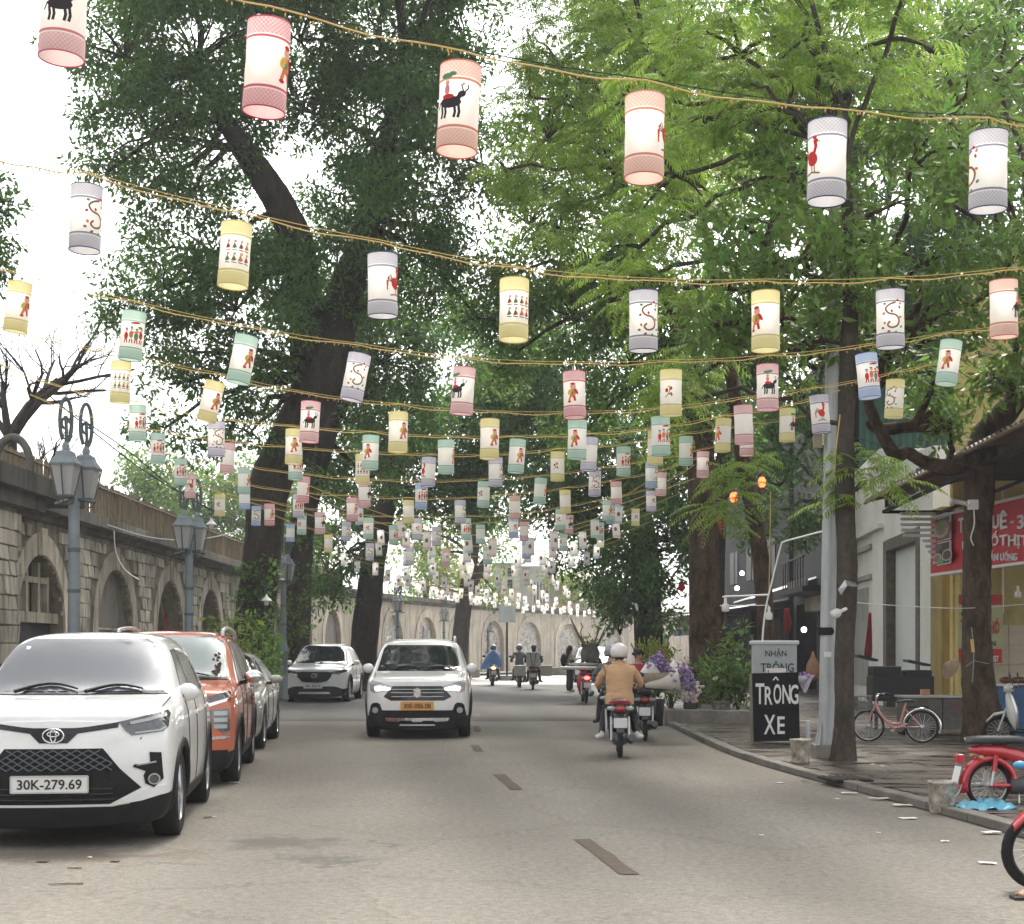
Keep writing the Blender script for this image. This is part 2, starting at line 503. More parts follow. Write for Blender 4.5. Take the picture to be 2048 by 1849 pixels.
# wet paving tiles of the right pavement (joined: too flat and grimy to pick apart)
tb = MB()
d = 8.0
while d < 40:
    x = kr(d) + .17 + random.uniform(0, .1)
    while x < 9.0:
        z = .062 + random.uniform(-.004, .006)
        w, l = .392, .392
        dz1, dz2 = random.uniform(-.004, .004), random.uniform(-.004, .004)
        tb.add([(x, d, z + dz1), (x + w, d, z + dz2), (x + w, d + l, z - dz1), (x, d + l, z - dz2)], [(0, 1, 2, 3)])
        x += .4
    d += .4
setp(tb.build('paving_tiles', M_wetpave), kind='stuff')
# dashes of the centre line
M_dash = mat('worn_brown_paint', (.082, .055, .030), rough=.8, var=.45, vscale=9, fine=.2, fscale=60)
dashes = [((1148, 1680), (1182, 1680), (1280, 1750), (1238, 1750)), ((987, 1550), (1010, 1550), (1043, 1580), (1020, 1581)), ((941, 1491), (957, 1491), (968, 1505), (950, 1505)), ((946, 1453), (958, 1453), (962, 1465), (948, 1465)), ((950, 1428), (959, 1428), (961, 1436), (950, 1436))]
def G(x, y):
    d = CAMH * FPX / (y - HZ)
    return Vector((PX(x, d), d, 0))
ordn = ['nearest', 'second', 'third', 'fourth', 'fifth']
for i, q in enumerate(dashes):
    pts = [G(*p) for p in q]
    c = sum(pts, Vector()) / 4
    mb = MB(c)
    vs = []
    K = 6
    for k in range(K + 1):
        for a, b in ((pts[0], pts[3]), (pts[1], pts[2])):
            p = a.lerp(b, k / K)
            vs.append(p + Vector((random.uniform(-.012, .012), 0, .006)))
    mb.add(vs, [(2 * k, 2 * k + 1, 2 * k + 3, 2 * k + 2) for k in range(K)])
    o = mb.build('centre_line_dash', M_dash, loc=c)
    setp(o, f'faded brown painted centre line dash, {ordn[i]} from the camera', 'road marking', 'faded centre line dashes')
# ================================================================ railway viaduct on the left
WP = [Vector((x, y, 0)) for x, y in [(-9.9, 8), (-9.9, 16), (-9.85, 24), (-9.85, 32), (-9.8, 42), (-9.75, 52), (-9.2, 64), (-7.6, 76), (-5.0, 86), (-1.4, 96), (3.4, 105), (9.5, 113), (17, 119), (27, 124)]]
def catmull(pts, n=12):
    out = []
    for i in range(len(pts) - 1):
        p0, p1, p2, p3 = pts[max(i - 1, 0)], pts[i], pts[i + 1], pts[min(i + 2, len(pts) - 1)]
        for k in range(n):
            t = k / n
            out.append(.5 * ((2 * p1) + (p2 - p0) * t + (2 * p0 - 5 * p1 + 4 * p2 - p3) * t * t + (3 * p1 - p0 - 3 * p2 + p3) * t ** 3))
    out.append(pts[-1].copy())
    return out
WL = catmull(WP)
WS = [0.0]
for a, b in zip(WL, WL[1:]): WS.append(WS[-1] + (b - a).length)
def wpt(u):
    u = min(max(u, 0), WS[-1] - 1e-4)
    i = int(np.searchsorted(WS, u, 'right')) - 1
    i = min(i, len(WL) - 2)
    t = (u - WS[i]) / (WS[i + 1] - WS[i])
    p = WL[i].lerp(WL[i + 1], t)
    tg = (WL[i + 1] - WL[i]).normalized()
    return p, tg, Vector((tg.y, -tg.x, 0))       # point, along, outwards (towards the road)
def W(u, z, off=0.0):
    p, t, n = wpt(u)
    return p + n * off + Vector((0, 0, z))
def u_at(d):
    return float(np.interp(d, [p.y for p in WL], WS))
def stonemat(name, c, c2, streak=(.075, .068, .06)):
    m = bpy.data.materials.new(name); m.use_nodes = True; MATS[name] = m
    nt = m.node_tree; L = nt.links.new; b = nt.nodes['Principled BSDF']
    b.inputs['Roughness'].default_value = .9
    b.inputs['Specular IOR Level'].default_value = .2
    tc = nd(nt, 'ShaderNodeNewGeometry')
    n1 = nd(nt, 'ShaderNodeTexNoise', Scale=1.1, Detail=7.0, Roughness=.65); L(tc.outputs['Position'], n1.inputs['Vector'])
    r1 = nd(nt, 'ShaderNodeValToRGB'); r1.color_ramp.elements[0].position = .36; r1.color_ramp.elements[1].position = .62
    r1.color_ramp.elements[0].color = (*c2, 1); r1.color_ramp.elements[1].color = (*c, 1); L(n1.outputs[0], r1.inputs[0])
    mp = nd(nt, 'ShaderNodeMapping'); mp.inputs['Scale'].default_value = (2.6, 2.6, .28); L(tc.outputs['Position'], mp.inputs[0])
    n2 = nd(nt, 'ShaderNodeTexNoise', Scale=1.5, Detail=8.0, Roughness=.7); L(mp.outputs[0], n2.inputs['Vector'])
    r2 = nd(nt, 'ShaderNodeMapRange'); r2.inputs['From Min'].default_value = .47; r2.inputs['From Max'].default_value = .66; L(n2.outputs[0], r2.inputs[0])
    sx = nd(nt, 'ShaderNodeMath', operation='MULTIPLY'); sx.inputs[1].default_value = .8; L(r2.outputs[0], sx.inputs[0])
    mx = nd(nt, 'ShaderNodeMixRGB'); mx.inputs['Color2'].default_value = (*streak, 1); L(sx.outputs[0], mx.inputs['Fac']); L(r1.outputs[0], mx.inputs['Color1'])
    h = nd(nt, 'ShaderNodeHueSaturation')
    oi = nd(nt, 'ShaderNodeObjectInfo'); ma = nd(nt, 'ShaderNodeMapRange'); ma.inputs['To Min'].default_value = .72; ma.inputs['To Max'].default_value = 1.2
    L(oi.outputs['Random'], ma.inputs[0]); L(ma.outputs[0], h.inputs['Value']); L(mx.outputs[0], h.inputs['Color'])
    L(h.outputs[0], b.inputs['Base Color'])
    n3 = nd(nt, 'ShaderNodeTexNoise', Scale=14.0, Detail=6.0, Roughness=.7); L(tc.outputs['Position'], n3.inputs['Vector'])
    bp = nd(nt, 'ShaderNodeBump', Strength=.6, Distance=.03); L(n3.outputs[0], bp.inputs['Height']); L(bp.outputs[0], b.inputs['Normal'])
    return m
M_stone = stonemat('viaduct_stone', (.60, .55, .46), (.41, .375, .315))
M_plaster = stonemat('viaduct_plaster', (.60, .545, .45), (.43, .385, .32))
M_mortar = stonemat('viaduct_mortar', (.36, .32, .26), (.23, .205, .17))
M_cornice = stonemat('viaduct_cornice', (.17, .155, .135), (.085, .08, .072), (.045, .042, .04))
M_infill = mat('grey_render', (.27, .25, .22), rough=.9, var=.5, vscale=1.6, stretch=(1, 1, .4), fine=.12, fscale=20)
M_door = mat('dark_blue_steel', (.03, .037, .045), rough=.5, var=.5, vscale=2.5, stretch=(3, 3, .4))
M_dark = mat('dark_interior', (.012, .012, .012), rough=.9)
M_reed = mat('reed_screen', (.33, .26, .17), rough=.85, var=.55, vscale=3, stretch=(6, 6, .7), fine=.25, fscale=30)
M_wood = mat('weathered_wood', (.19, .14, .09), rough=.8, var=.5, vscale=6, stretch=(4, 4, .5))
U0 = u_at(30.3)
PITCH, AR, SPR, TOPZ = 5.6, 1.55, 1.92, 4.2
vd = thing('railway_viaduct', 'long stained stone railway viaduct of arches curving behind the left pavement', 'viaduct', W(U0, 0))
VO = vd.location
bays = list(range(-2, 18))
wall = MB(VO); wallfar = MB(VO)
NA = 14
for k in bays:
    uc = U0 + k * PITCH
    ul, ur = uc - PITCH / 2, uc + PITCH / 2
    if uc > WS[-1] - 4: break
    wl_ = wall if k < 6 else wallfar
    arc = [(uc - AR * math.cos(PI * i / NA), SPR + AR * math.sin(PI * i / NA)) for i in range(NA + 1)]
    # piers
    for a, b in ((ul, uc - AR), (uc + AR, ur)):
        wl_.add([W(a, 0), W(b, 0), W(b, SPR), W(a, SPR)], [(0, 1, 2, 3)])
        wl_.add([W(a, SPR), W(b, SPR), W(b, TOPZ), W(a, TOPZ)], [(0, 1, 2, 3)])
    for (u1, z1), (u2, z2) in zip(arc, arc[1:]):
        wl_.add([W(u1, z1), W(u2, z2), W(u2, TOPZ), W(u1, TOPZ)], [(0, 1, 2, 3)])
        wl_.add([W(u1, z1), W(u2, z2), W(u2, z2, -.6), W(u1, z1, -.6)], [(0, 1, 2, 3)])
    for u in (uc - AR, uc + AR):
        wl_.add([W(u, 0), W(u, SPR), W(u, SPR, -.6), W(u, 0, -.6)], [(0, 1, 2, 3)])
wo = wall.build('wall', M_mortar, vd)
M_palewall = stonemat('viaduct_sunlit_tone', (.62, .55, .44), (.48, .42, .34), (.20, .175, .15))  # far bays paler: sunlight and haze painted into the wall colour
wallfar.build('wall', M_palewall, vd)
uend = U0 + (bays[-1] + .5) * PITCH
# cornice and deck
us = np.linspace(U0 - 2.5 * PITCH, min(uend, WS[-1] - 1), 90)
prof = [(-.02, TOPZ - .06), (.14, TOPZ - .02), (.16, TOPZ + .08), (.42, TOPZ + .12), (.42, TOPZ + .36), (.05, TOPZ + .40), (-5.5, TOPZ + .40)]
cb = MB(VO)
vs = [W(u, z + random.uniform(-.012, .012), o + (random.uniform(-.025, .01) if o > .3 else 0)) for u in us for o, z in prof]
n = len(prof)
cb.add(vs, [(i * n + j, i * n + j + 1, (i + 1) * n + j + 1, (i + 1) * n + j) for i in range(len(us) - 1) for j in range(n - 1)])
cb.build('cornice', M_cornice, vd)
murals = [((.28, .12, .10), (.45, .35, .25)), ((.18, .35, .45), (.5, .45, .35)), ((.45, .33, .12), (.3, .4, .4)), ((.22, .22, .24), (.45, .42, .38)), ((.40, .22, .20), (.2, .2, .2)), ((.15, .30, .38), (.55, .5, .4))]
def mural_mat(i, a, c):
    m = bpy.data.materials.new(f'mural_paint_{i}'); m.use_nodes = True
    nt = m.node_tree; L = nt.links.new; b = nt.nodes['Principled BSDF']; b.inputs['Roughness'].default_value = .9
    tc = nd(nt, 'ShaderNodeTexCoord')
    n = nd(nt, 'ShaderNodeTexNoise', Scale=.8 + .2 * (i % 3), Detail=3.0, Distortion=2.5 + i % 2); L(tc.outputs['Object'], n.inputs['Vector'])
    r = nd(nt, 'ShaderNodeValToRGB'); r.color_ramp.interpolation = 'LINEAR'
    e = r.color_ramp.elements; e[0].position = .3; e[1].position = .62; e[0].color = (*a, 1); e[1].color = (*c, 1)
    x = e.new(.46); x.color = (.55, .50, .44, 1); x = e.new(.53); x.color = (.12, .12, .13, 1); x = e.new(.57); x.color = (.42, .40, .37, 1)
    L(n.outputs[0], r.inputs[0]); L(r.outputs[0], b.inputs['Base Color'])
    return m
for k in bays:
    uc = U0 + k * PITCH
    if uc > WS[-1] - 4: break
    # raised ring around the arch
    ring = MB(VO)
    ro = AR + .46
    pts = []
    seq = [(uc - r_, 0) for r_ in (AR, ro)]
    angs = [PI * i / 18 for i in range(19)]
    L1 = [(uc - AR, 0)] + [(uc - AR * math.cos(a), SPR + AR * math.sin(a)) for a in angs] + [(uc + AR, 0)]
    L2 = [(uc - ro, 0)] + [(uc - ro * math.cos(a), SPR + ro * math.sin(a)) for a in angs] + [(uc + ro, 0)]
    of = .05
    for (a1, a2), (b1, b2) in zip(zip(L1, L1[1:]), zip(L2, L2[1:])):
        ring.add([W(*a1, of), W(*a2, of), W(*b2, of), W(*b1, of)], [(0, 1, 2, 3)])
        ring.add([W(*b1, of), W(*b2, of), W(*b2, -.01), W(*b1, -.01)], [(0, 1, 2, 3)])
        ring.add([W(*a1, of), W(*a2, of), W(*a2, -.05), W(*a1, -.05)], [(0, 1, 2, 3)])
    if k < 9:
        ring.add([W(uc - .14, SPR + AR - .02, .1), W(uc + .14, SPR + AR - .02, .1), W(uc + .19, SPR + AR + .55, .1), W(uc - .19, SPR + AR + .55, .1), W(uc - .19, SPR + AR + .55, 0), W(uc + .19, SPR + AR + .55, 0), W(uc - .14, SPR + AR - .02, 0), W(uc + .14, SPR + AR - .02, 0)],
                 [(0, 1, 2, 3), (3, 2, 5, 4), (0, 3, 4, 6), (1, 2, 5, 7), (0, 1, 7, 6)])
    ring.build('arch_ring', M_plaster if k < 6 else M_palewall, vd)
    # what closes the arch
    def arch_face(off, m, name, z0=0.0, parent=vd):
        mb = MB(VO)
        vs = [W(uc - AR, z0, off)] + [W(uc - AR * math.cos(a), SPR + AR * math.sin(a), off) for a in angs] + [W(uc + AR, z0, off)]
        mb.add(vs, [tuple(range(len(vs)))])
        return mb.build(name, m, parent)
    if k == 0:
        arch_face(-.55, M_dark, 'arch_recess')
        dr = MB(VO)
        dr.add([W(uc - AR, 0, -.3), W(uc + AR, 0, -.3), W(uc + AR, 2.05, -.3), W(uc - AR, 2.05, -.3)], [(0, 1, 2, 3)])
        for q in range(7):
            u = uc - AR + .1 + q * .46
            dr.add([W(u, 0, -.27), W(u + .05, 0, -.27), W(u + .05, 2.05, -.27), W(u, 2.05, -.27)], [(0, 1, 2, 3)])
        dr.build('steel_door', M_door, vd)
        tr = MB(VO)
        for u, w_ in ((uc - .95, .14), (uc - .38, .14), (uc + .38, .14), (uc + .95, .14)):
            h = math.sqrt(max(AR * AR - (u - uc) ** 2, .1)) + SPR - .1
            tr.bar(W(u, 2.1, -.22), W(u, h, -.22), w_, .14)
        tr.bar(W(uc - AR + .05, 2.16, -.2), W(uc + AR - .05, 2.16, -.2), .2, .22)
        tr.bar(W(uc - .9, 2.95, -.2), W(uc + .9, 2.95, -.2), .1, .12)
        tr.build('tracery_frame', M_plaster, vd)
        pn = MB(VO)
        for u in (uc - .66, uc, uc + .66):
            pn.box(W(u, 2.55, -.34), (.08, .45, .62))
        pn.build('window_panel', M_wood, vd)
    elif k == 2:
        arch_face(-.5, M_infill, 'arch_recess')
        pb = MB(VO)
        pb.bar(W(uc - 1.0, 2.9, -.2), W(uc + .7, 1.5, -.3), .3, .04)
        pb.build('leaning_plank', M_wood, vd)
        rb = MB(VO)
        rb.prism([(-.12, -.6), (.12, -.6), (.15, .5), (-.1, .55)], .03, c=W(uc + 1.0, 2.0, -.35), M=Matrix.Rotation(R(90), 3, 'Z'))
        rb.build('red_cloth', mat('red_cloth', (.35, .03, .025), rough=.9), vd)
    elif k >= 8:
        arch_face(-.22, mural_mat(k, *murals[k % 6]), 'mural_panel')
    else:
        arch_face(-.18 if k != 3 else -.5, M_infill, 'infill_wall')
        if k == 1:
            mb = MB(VO)
            mb.bar(W(uc - AR + .05, 2.0, -.16), W(uc + AR - .05, 2.0, -.16), .05, .05)
            mb.build('string_course', M_plaster, vd)
# stones, picked apart one by one for the nearest bays, joined beyond
def stone_mesh(i):
    mb = MB(); rr = random.Random(i)
    mb.box((0, 0, 0), (1, 1, 1))
    me = mb.mesh('stone', M_stone)
    for v in me.vertices:
        v.co.x += rr.uniform(-.03, .03); v.co.z += rr.uniform(-.05, .05)
        if v.co.y < 0: v.co.y += rr.uniform(-.25, .25)
    bm = bmesh.new(); bm.from_mesh(me)
    bmesh.ops.recalc_face_normals(bm, faces=bm.faces)
    bmesh.ops.bevel(bm, geom=[e for e in bm.edges if all(v.co.y < .2 for v in e.verts)], offset=.06, segments=1, affect='EDGES')
    bm.to_mesh(me); bm.free()
    return me
STM = [stone_mesh(i) for i in range(6)]
spots = []
def inside_ring(u, z):
    k = round((u - U0) / PITCH); uc = U0 + k * PITCH
    ro = AR + .44
    if abs(u - uc) < ro and z < SPR: return True
    return z >= SPR and (u - uc) ** 2 + (z - SPR) ** 2 < ro * ro
z = .12
row = 0
while z < TOPZ - .2:
    h = random.uniform(.24, .36)
    if z + h > TOPZ - .08: h = TOPZ - .08 - z
    u = U0 - 1.25 * PITCH + random.uniform(0, .3)
    while u < U0 + 5.4 * PITCH:
        w = random.uniform(.3, .62)
        if not any(inside_ring(u + a * w, z + b * h) for a in (0.02, .5, .98) for b in (0.05, .95)):
            spots.append((u + w / 2, z + h / 2, w - .025, h - .022, row))
        u += w
    z += h; row += 1
spots.sort(key=lambda s: s[0])
near = [s for s in spots if s[0] > U0 - .8 * PITCH and s[1] > .9][:170]
nearset = set(id(s) for s in near)
sj = MB(VO)
for s in spots:
    u, z, w, h, r_ = s
    p, t, nn = wpt(u)
    if id(s) in nearset:
        o = link('stone', random.choice(STM), vd, p + Vector((0, 0, z)) + nn * .015 - VO, (0, 0, math.atan2(t.y, t.x)), (w, .09, h))
    else:
        a = random.uniform(.01, .06)
        M_ = Matrix.Rotation(math.atan2(t.y, t.x), 3, 'Z')
        sj.box(p + Vector((0, 0, z)) + nn * (a - .04), (w, .08, h), M=M_)
setp(sj.build('stone_courses', M_stone, vd), kind='stuff')
# projecting stone pier at the left edge
pr = MB(VO)
PU = u_at(24.35)
pp, pt, pn_ = wpt(PU)
PM = Matrix.Rotation(math.atan2(pt.y, pt.x), 3, 'Z')
pr.box(pp + pn_ * .35 + Vector((0, 0, 2.2)), (3.2, 1.3, 4.4), M=PM)
pr.build('pier', M_mortar, vd)
pc = MB(VO)
pc.box(pp + pn_ * .45 + Vector((0, 0, 4.42)) + pt * .9, (6.4, 2.0, .34), M=PM)
pc.box(pp + pn_ * .42 + Vector((0, 0, 4.12)) + pt * .2, (4.2, 1.7, .26), M=PM)
pc.build('pier_cornice', M_cornice, vd)
cs = MB(VO)
for q in range(9):   # scrolled bracket under the pier cornice
    a = q / 8 * PI / 2
    cs.box(pp + pt * (1.65 + .75 * math.sin(a)) + pn_ * .2 + Vector((0, 0, 3.3 + .75 * (1 - math.cos(a)) + .0)), (.18, .9, .22), M=PM)
cs.build('scroll_bracket', M_plaster, vd)
z = .5; row = 0
cnt = 0
while z < 4.0:
    h = random.uniform(.26, .38)
    a = -1.58 + (row % 2) * .0
    while a < 1.55:
        w = min(random.uniform(.34, .6), 1.6 - a)
        if w > .1 and cnt < 90 and z > .9:
            link('stone', random.choice(STM), vd, pp + pt * (a + w / 2) + pn_ * 1.02 + Vector((0, 0, z + h / 2)) - VO, (0, 0, math.atan2(pt.y, pt.x)), (w - .025, .09, h - .025)); cnt += 1
        a += w
    b = -.25
    while b < .95:
        w = min(random.uniform(.3, .55), 1.0 - b)
        if w > .08 and cnt < 130 and z > .9:
            link('stone', random.choice(STM), vd, pp - pt * 1.62 + pn_ * (b + w / 2) + Vector((0, 0, z + h / 2)) - VO, (0, 0, math.atan2(pt.y, pt.x) - PI / 2), (w - .025, .09, h - .025)); cnt += 1
        b += w
    z += h; row += 1
# round iron-framed opening on the pier top
ro_ = thing('round_frame', 'dark arched wheel-like frame standing on the pier top at the left edge', 'frame', W(u_at(28.0), 4.62, .2))
mb = MB(); pts = [(.62 * math.cos(a), 0, .6 + .95 * math.sin(a)) for a in np.linspace(-.6, PI + .6, 22)]
mb.tube(pts, .13, 8); mb.build('hoop', M_cornice, ro_, rot=(0, 0, R(-12)))
mb = MB(); mb.bar((-.5, 0, .05), (.5, 0, .05), .12); mb.bar((0, 0, .1), (0, 0, .5), .05); mb.build('sill', M_concrete, ro_, rot=(0, 0, R(-12))); ro_.scale = (.62, .62, .62)
# reed fence along the deck
rf = thing('reed_fence', 'tall brown reed screen fence along the top of the viaduct', 'fence', W(u_at(29.0), TOPZ + .4, -.15))
FO = rf.location
FH = .95
mb = MB(FO)
u = u_at(28.2); u1 = u_at(72)
while u < u1:
    h = FH + random.uniform(-.04, .03) - .12 * max(0, (u - u_at(50)) / 30)
    w = random.uniform(.018, .03) if u < u_at(48) else .055
    mb.bar(W(u, TOPZ + .36, -.15 + random.uniform(-.015, .015)), W(u + random.uniform(-.02, .02), TOPZ + .36 + h, -.15 + random.uniform(-.015, .015)), w, .02)
    u += w * 1.45 + random.uniform(0, .018)
setp(mb.build('reed', M_reed, rf), kind='stuff')
for zz in (.15, .85):
    mb = MB(FO); mb.tube([W(u, TOPZ + .36 + zz - .12 * max(0, (u - u_at(50)) / 30), -.12) for u in np.linspace(u_at(28.2), u1, 40)], .022, 6); mb.build('rail', M_wood, rf)
for dd in np.arange(30, 70, 3.2):
    mb = MB(FO); mb.bar(W(u_at(dd), TOPZ + .3, -.2), W(u_at(dd), TOPZ + 1.4, -.2), .06); mb.build('post', M_wood, rf)
# ================================================================ buildings on the right
M_whitewall = mat('white_wall', (.80, .79, .75), rough=.85, var=.2, vscale=.8, col2=(.66, .65, .60), fine=.04, fscale=12, bump=.15, bscale=20)
M_greywall = mat('grey_wall', (.42, .41, .38), rough=.85, var=.3, vscale=1)
M_yellow = mat('yellow_wall', (.72, .58, .22), rough=.85, var=.4, vscale=1.2, col2=(.42, .33, .13), stretch=(1, 1, .6), fine=.05, fscale=12)
M_yellowd = mat('stained_yellow_wall', (.44, .34, .11), rough=.85, var=.6, vscale=1.5, col2=(.22, .15, .05), stretch=(2, 2, .4))
M_palegrey = mat('pale_door_panel', (.66, .69, .66), rough=.6, var=.1, vscale=1)
M_brownframe = mat('brown_stone_frame', (.13, .10, .07), rough=.7, var=.6, vscale=7, fine=.3, fscale=30)
M_tile = mat('cream_wall_tile', (.58, .49, .33), rough=.35, var=.2, vscale=3)
M_signred = mat('sign_red', (.52, .012, .025), rough=.5)
M_signwhite = mat('sign_white', (.75, .74, .72), rough=.5)
M_letter = mat('black_letter', (.02, .02, .02), rough=.5)
M_corr = mat('corrugated_metal', (.14, .12, .10), rough=.6, var=.5, vscale=3, metal=.2)
M_rust = mat('rusty_edge', (.30, .21, .13), rough=.8, var=.5, vscale=8)
M_blue = mat('blue_counter', (.015, .10, .24), rough=.45, var=.3, vscale=2)
M_green = mat('green_corrugated', (.035, .12, .085), rough=.6, var=.4, vscale=2)
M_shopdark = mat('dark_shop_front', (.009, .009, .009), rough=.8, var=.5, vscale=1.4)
M_bulb = mat('bulb_glass', (.78, .77, .74), rough=.3, transl=.3)
M_bulbon = mat('lit_bulb', (1, .98, .95), emit=14)
M_shutter = mat('beige_shutter_box', (.34, .30, .21), rough=.7, var=.4, vscale=2)
M_cloth_red = mat('red_fabric', (.40, .015, .03), rough=.9, var=.3, vscale=5)

# ---- white house front with black letters
def WH(u, z, off=0.0):      # along the white front, off towards the street
    a, b = Vector((9.0, 31.0, 0)), Vector((9.95, 43.0, 0))
    t = (b - a).normalized(); n = Vector((-t.y, t.x, 0))
    return a.lerp(b, u) + n * off + Vector((0, 0, z))
wh = thing('white_house', 'white plastered house front with black raised letters and tall pale door recess', 'house', WH(0, 0))
WO_ = wh.location
def qbox(mb, f, u0, u1, z0, z1, o0, o1, m=0):
    vs = [f(u, z, o) for u in (u0, u1) for z in (z0, z1) for o in (o0, o1)]
    mb.add(vs, [(0, 1, 3, 2), (4, 6, 7, 5), (0, 4, 5, 1), (2, 3, 7, 6), (0, 2, 6, 4), (1, 5, 7, 3)], m)
mb = MB(WO_)
qbox(mb, WH, 0, 1, 0, 4.55, -.5, -.25)
qbox(mb, WH, 0, .115, 0, 4.6, -.25, .0); qbox(mb, WH, .5, .64, 0, 4.6, -.25, .0); qbox(mb, WH, .64, 1, 0, 4.6, -.25, -.06)
qbox(mb, WH, .115, .5, 4.25, 4.6, -.25, .0)
mb.add([WH(0, 4.6, 0), WH(1, 4.6, 0), WH(1, 6.55, 0), WH(.55, 6.7, 0), WH(.3, 6.1, 0), WH(0, 5.85, 0), WH(0, 4.6, -5), WH(1, 4.6, -5), WH(1, 6.55, -5), WH(.55, 6.7, -5), WH(.3, 6.1, -5), WH(0, 5.85, -5)],
       [(0, 1, 2, 3, 4, 5), (0, 5, 11, 6), (5, 4, 10, 11), (4, 3, 9, 10), (3, 2, 8, 9)])
mb.add([WH(0, 0, -.25), WH(0, 4.6, -.25), WH(0, 4.6, -5), WH(0, 0, -5)], [(0, 1, 2, 3)])
mb.build('wall', M_whitewall, wh)
mb = MB(WO_); qbox(mb, WH, .155, .45, .0, 4.2, -.25, -.2); mb.build('door_panel', M_palegrey, wh)
mb = MB(WO_); qbox(mb, WH, .118, .15, .0, 4.22, -.24, .02); qbox(mb, WH, .455, .495, .0, 4.22, -.24, .02); qbox(mb, WH, .15, .455, 3.96, 4.24, -.24, .03); mb.build('door_frame', M_brownframe, wh)
mb = MB(WO_)
for z in (4.62, 4.2, 3.4): qbox(mb, WH, .64, 1.0, z, z + .12, -.06, .06)
qbox(mb, WH, .72, .95, .5, 3.2, -.07, -.03)
mb.build('moulding', M_greywall, wh)
mb = MB(WO_); qbox(mb, WH, .5, 1.0, 4.6, 4.72, -.05, .14); mb.build('cornice', M_whitewall, wh)
t_ = (WH(1, 0) - WH(0, 0)).normalized()
lt = text_mesh('ĐÔNG PALACE', M_letter, w=4.6, h=.62, depth=.10, bold=.02)
ang = math.atan2(-t_.y, -t_.x)
c_ = WH(.24, 5.33, .07)
link('lettering', lt, wh, c_ - WO_, (0, 0, ang))
# ---- yellow shop
ys_ = thing('yellow_shop', 'yellow food shop with open front, corrugated awning and tiled end wall', 'shop', (8.4, 28.4, 0))
YO = ys_.location
mb = MB(YO)
mb.box((11.75, 28.55, 2.6), (6.2, .2, 5.2))                       # end wall facing down the street
mb.box((8.86, 28.3, 2.2), (.34, .3, 4.4))
mb.build('wall', M_yellow, ys_)
mb = MB(YO); mb.box((8.97, 29.95, 2.2), (.42, .8, 4.4)); mb.build('side_pillar', M_yellowd, ys_)
mb = MB(YO); mb.box((8.78, 22.5, 6.6), (.3, 11.6, 3.6)); mb.box((8.80, 16.0, 6.6), (.2, 1.6, 3.6)); mb.build('upper_wall', M_yellow, ys_)
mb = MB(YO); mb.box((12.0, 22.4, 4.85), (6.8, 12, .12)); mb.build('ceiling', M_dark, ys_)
tl = MB(YO)
rr = random.Random(9)
tm_ = MB(); tm_.box((0, 0, 0), (.382, .02, .382)); tmesh = tm_.mesh('wall_tile', M_tile)
for i in range(7):
    for j in range(4):
        link('wall_tile', tmesh, ys_, Vector((8.95 + .39 * i + .2, 28.43 - rr.random() * .006, .6 + .39 * j)) - YO)
aw = MB(YO)
A0, A1, B0, B1 = Vector((6.86, 28.2, 4.36)), Vector((6.95, 17.5, 4.62)), Vector((9.0, 28.6, 4.85)), Vector((9.0, 17.5, 5.05))
N_ = 110
vs = []
for k in range(N_ + 1):
    t = k / N_
    dz = .028 * (1 if k % 2 else -1)
    vs += [A0.lerp(A1, t) + Vector((0, 0, dz)), B0.lerp(B1, t) + Vector((0, 0, dz))]
aw.add(vs, [(2 * k, 2 * k + 1, 2 * k + 3, 2 * k + 2) for k in range(N_)])
o = aw.build('awning_sheet', M_corr, ys_, fix=False)
so = o.modifiers.new('s', 'SOLIDIFY'); so.thickness = .02
mb = MB(YO); mb.tube([A0 + Vector((0, 0, -.03)), A1 + Vector((0, 0, -.03))], .03, 6); mb.build('awning_edge', M_rust, ys_)
mb = MB(YO); mb.bar((7.2, 28.1, 4.15), (9.0, 28.1, 4.15), .06); mb.bar((7.2, 28.1, 4.15), (7.2, 17.6, 4.4), .06); mb.bar((8.2, 28.1, 4.1), (8.2, 17.6, 4.3), .05); mb.build('awning_frame', M_blk, ys_)
for k in range(12):       # white louvre slats at the end of the awning
    z = 2.95 + .105 * k
    w0 = 7.85 + max(0, .9 - k * .11) * .5
    mb = MB(YO); mb.bar((w0 - .35 if k > 6 else w0 - .05, 28.0, z), (8.62, 28.0, z), .05, .055); mb.build('louvre_slat', M_signwhite, ys_)
# yellow pipe and clutter on the wall
mb = MB(YO); mb.tube([(8.95, 28.38, 0), (8.95, 28.38, 4.4)], .03, 6); mb.tube([(9.6, 28.38, 2.2), (9.6, 28.38, 4.6)], .025, 6); mb.build('wall_pipe', M_signwhite, ys_)
# red sign along the front
rs = thing('shop_sign', 'long red shop sign with white lettering and two dish photos under the awning', 'sign', (8.06, 28.0, 2.9))
SO_ = rs.location
sx, sy0, sy1, sz0, sz1 = 8.06, 28.2, 18.5, 2.93, 4.04
def sgx(d): return 8.15 + (28.2 - d) * .105
def sgd(px): return 11.111 * FPX / (px + .105 * FPX)
SA = R(-84)
smid = Vector(((sgx(sy0) + sgx(sy1)) / 2, (sy0 + sy1) / 2, 0)); SL = (sy0 - sy1) * 1.0055
MS = Matrix.Rotation(SA, 3, 'Z')
mb = MB(SO_); mb.box(smid + MS @ Vector((0, .06, 0)) + Vector((0, 0, (sz0 + sz1) / 2)), (SL, .1, sz1 - sz0), M=MS); mb.build('board', M_signred, rs)
for z in (sz0, sz1):
    mb = MB(SO_); mb.box(smid + Vector((0, 0, z)), (SL, .06, .05), M=MS); mb.build('sign_edge', M_signwhite, rs)
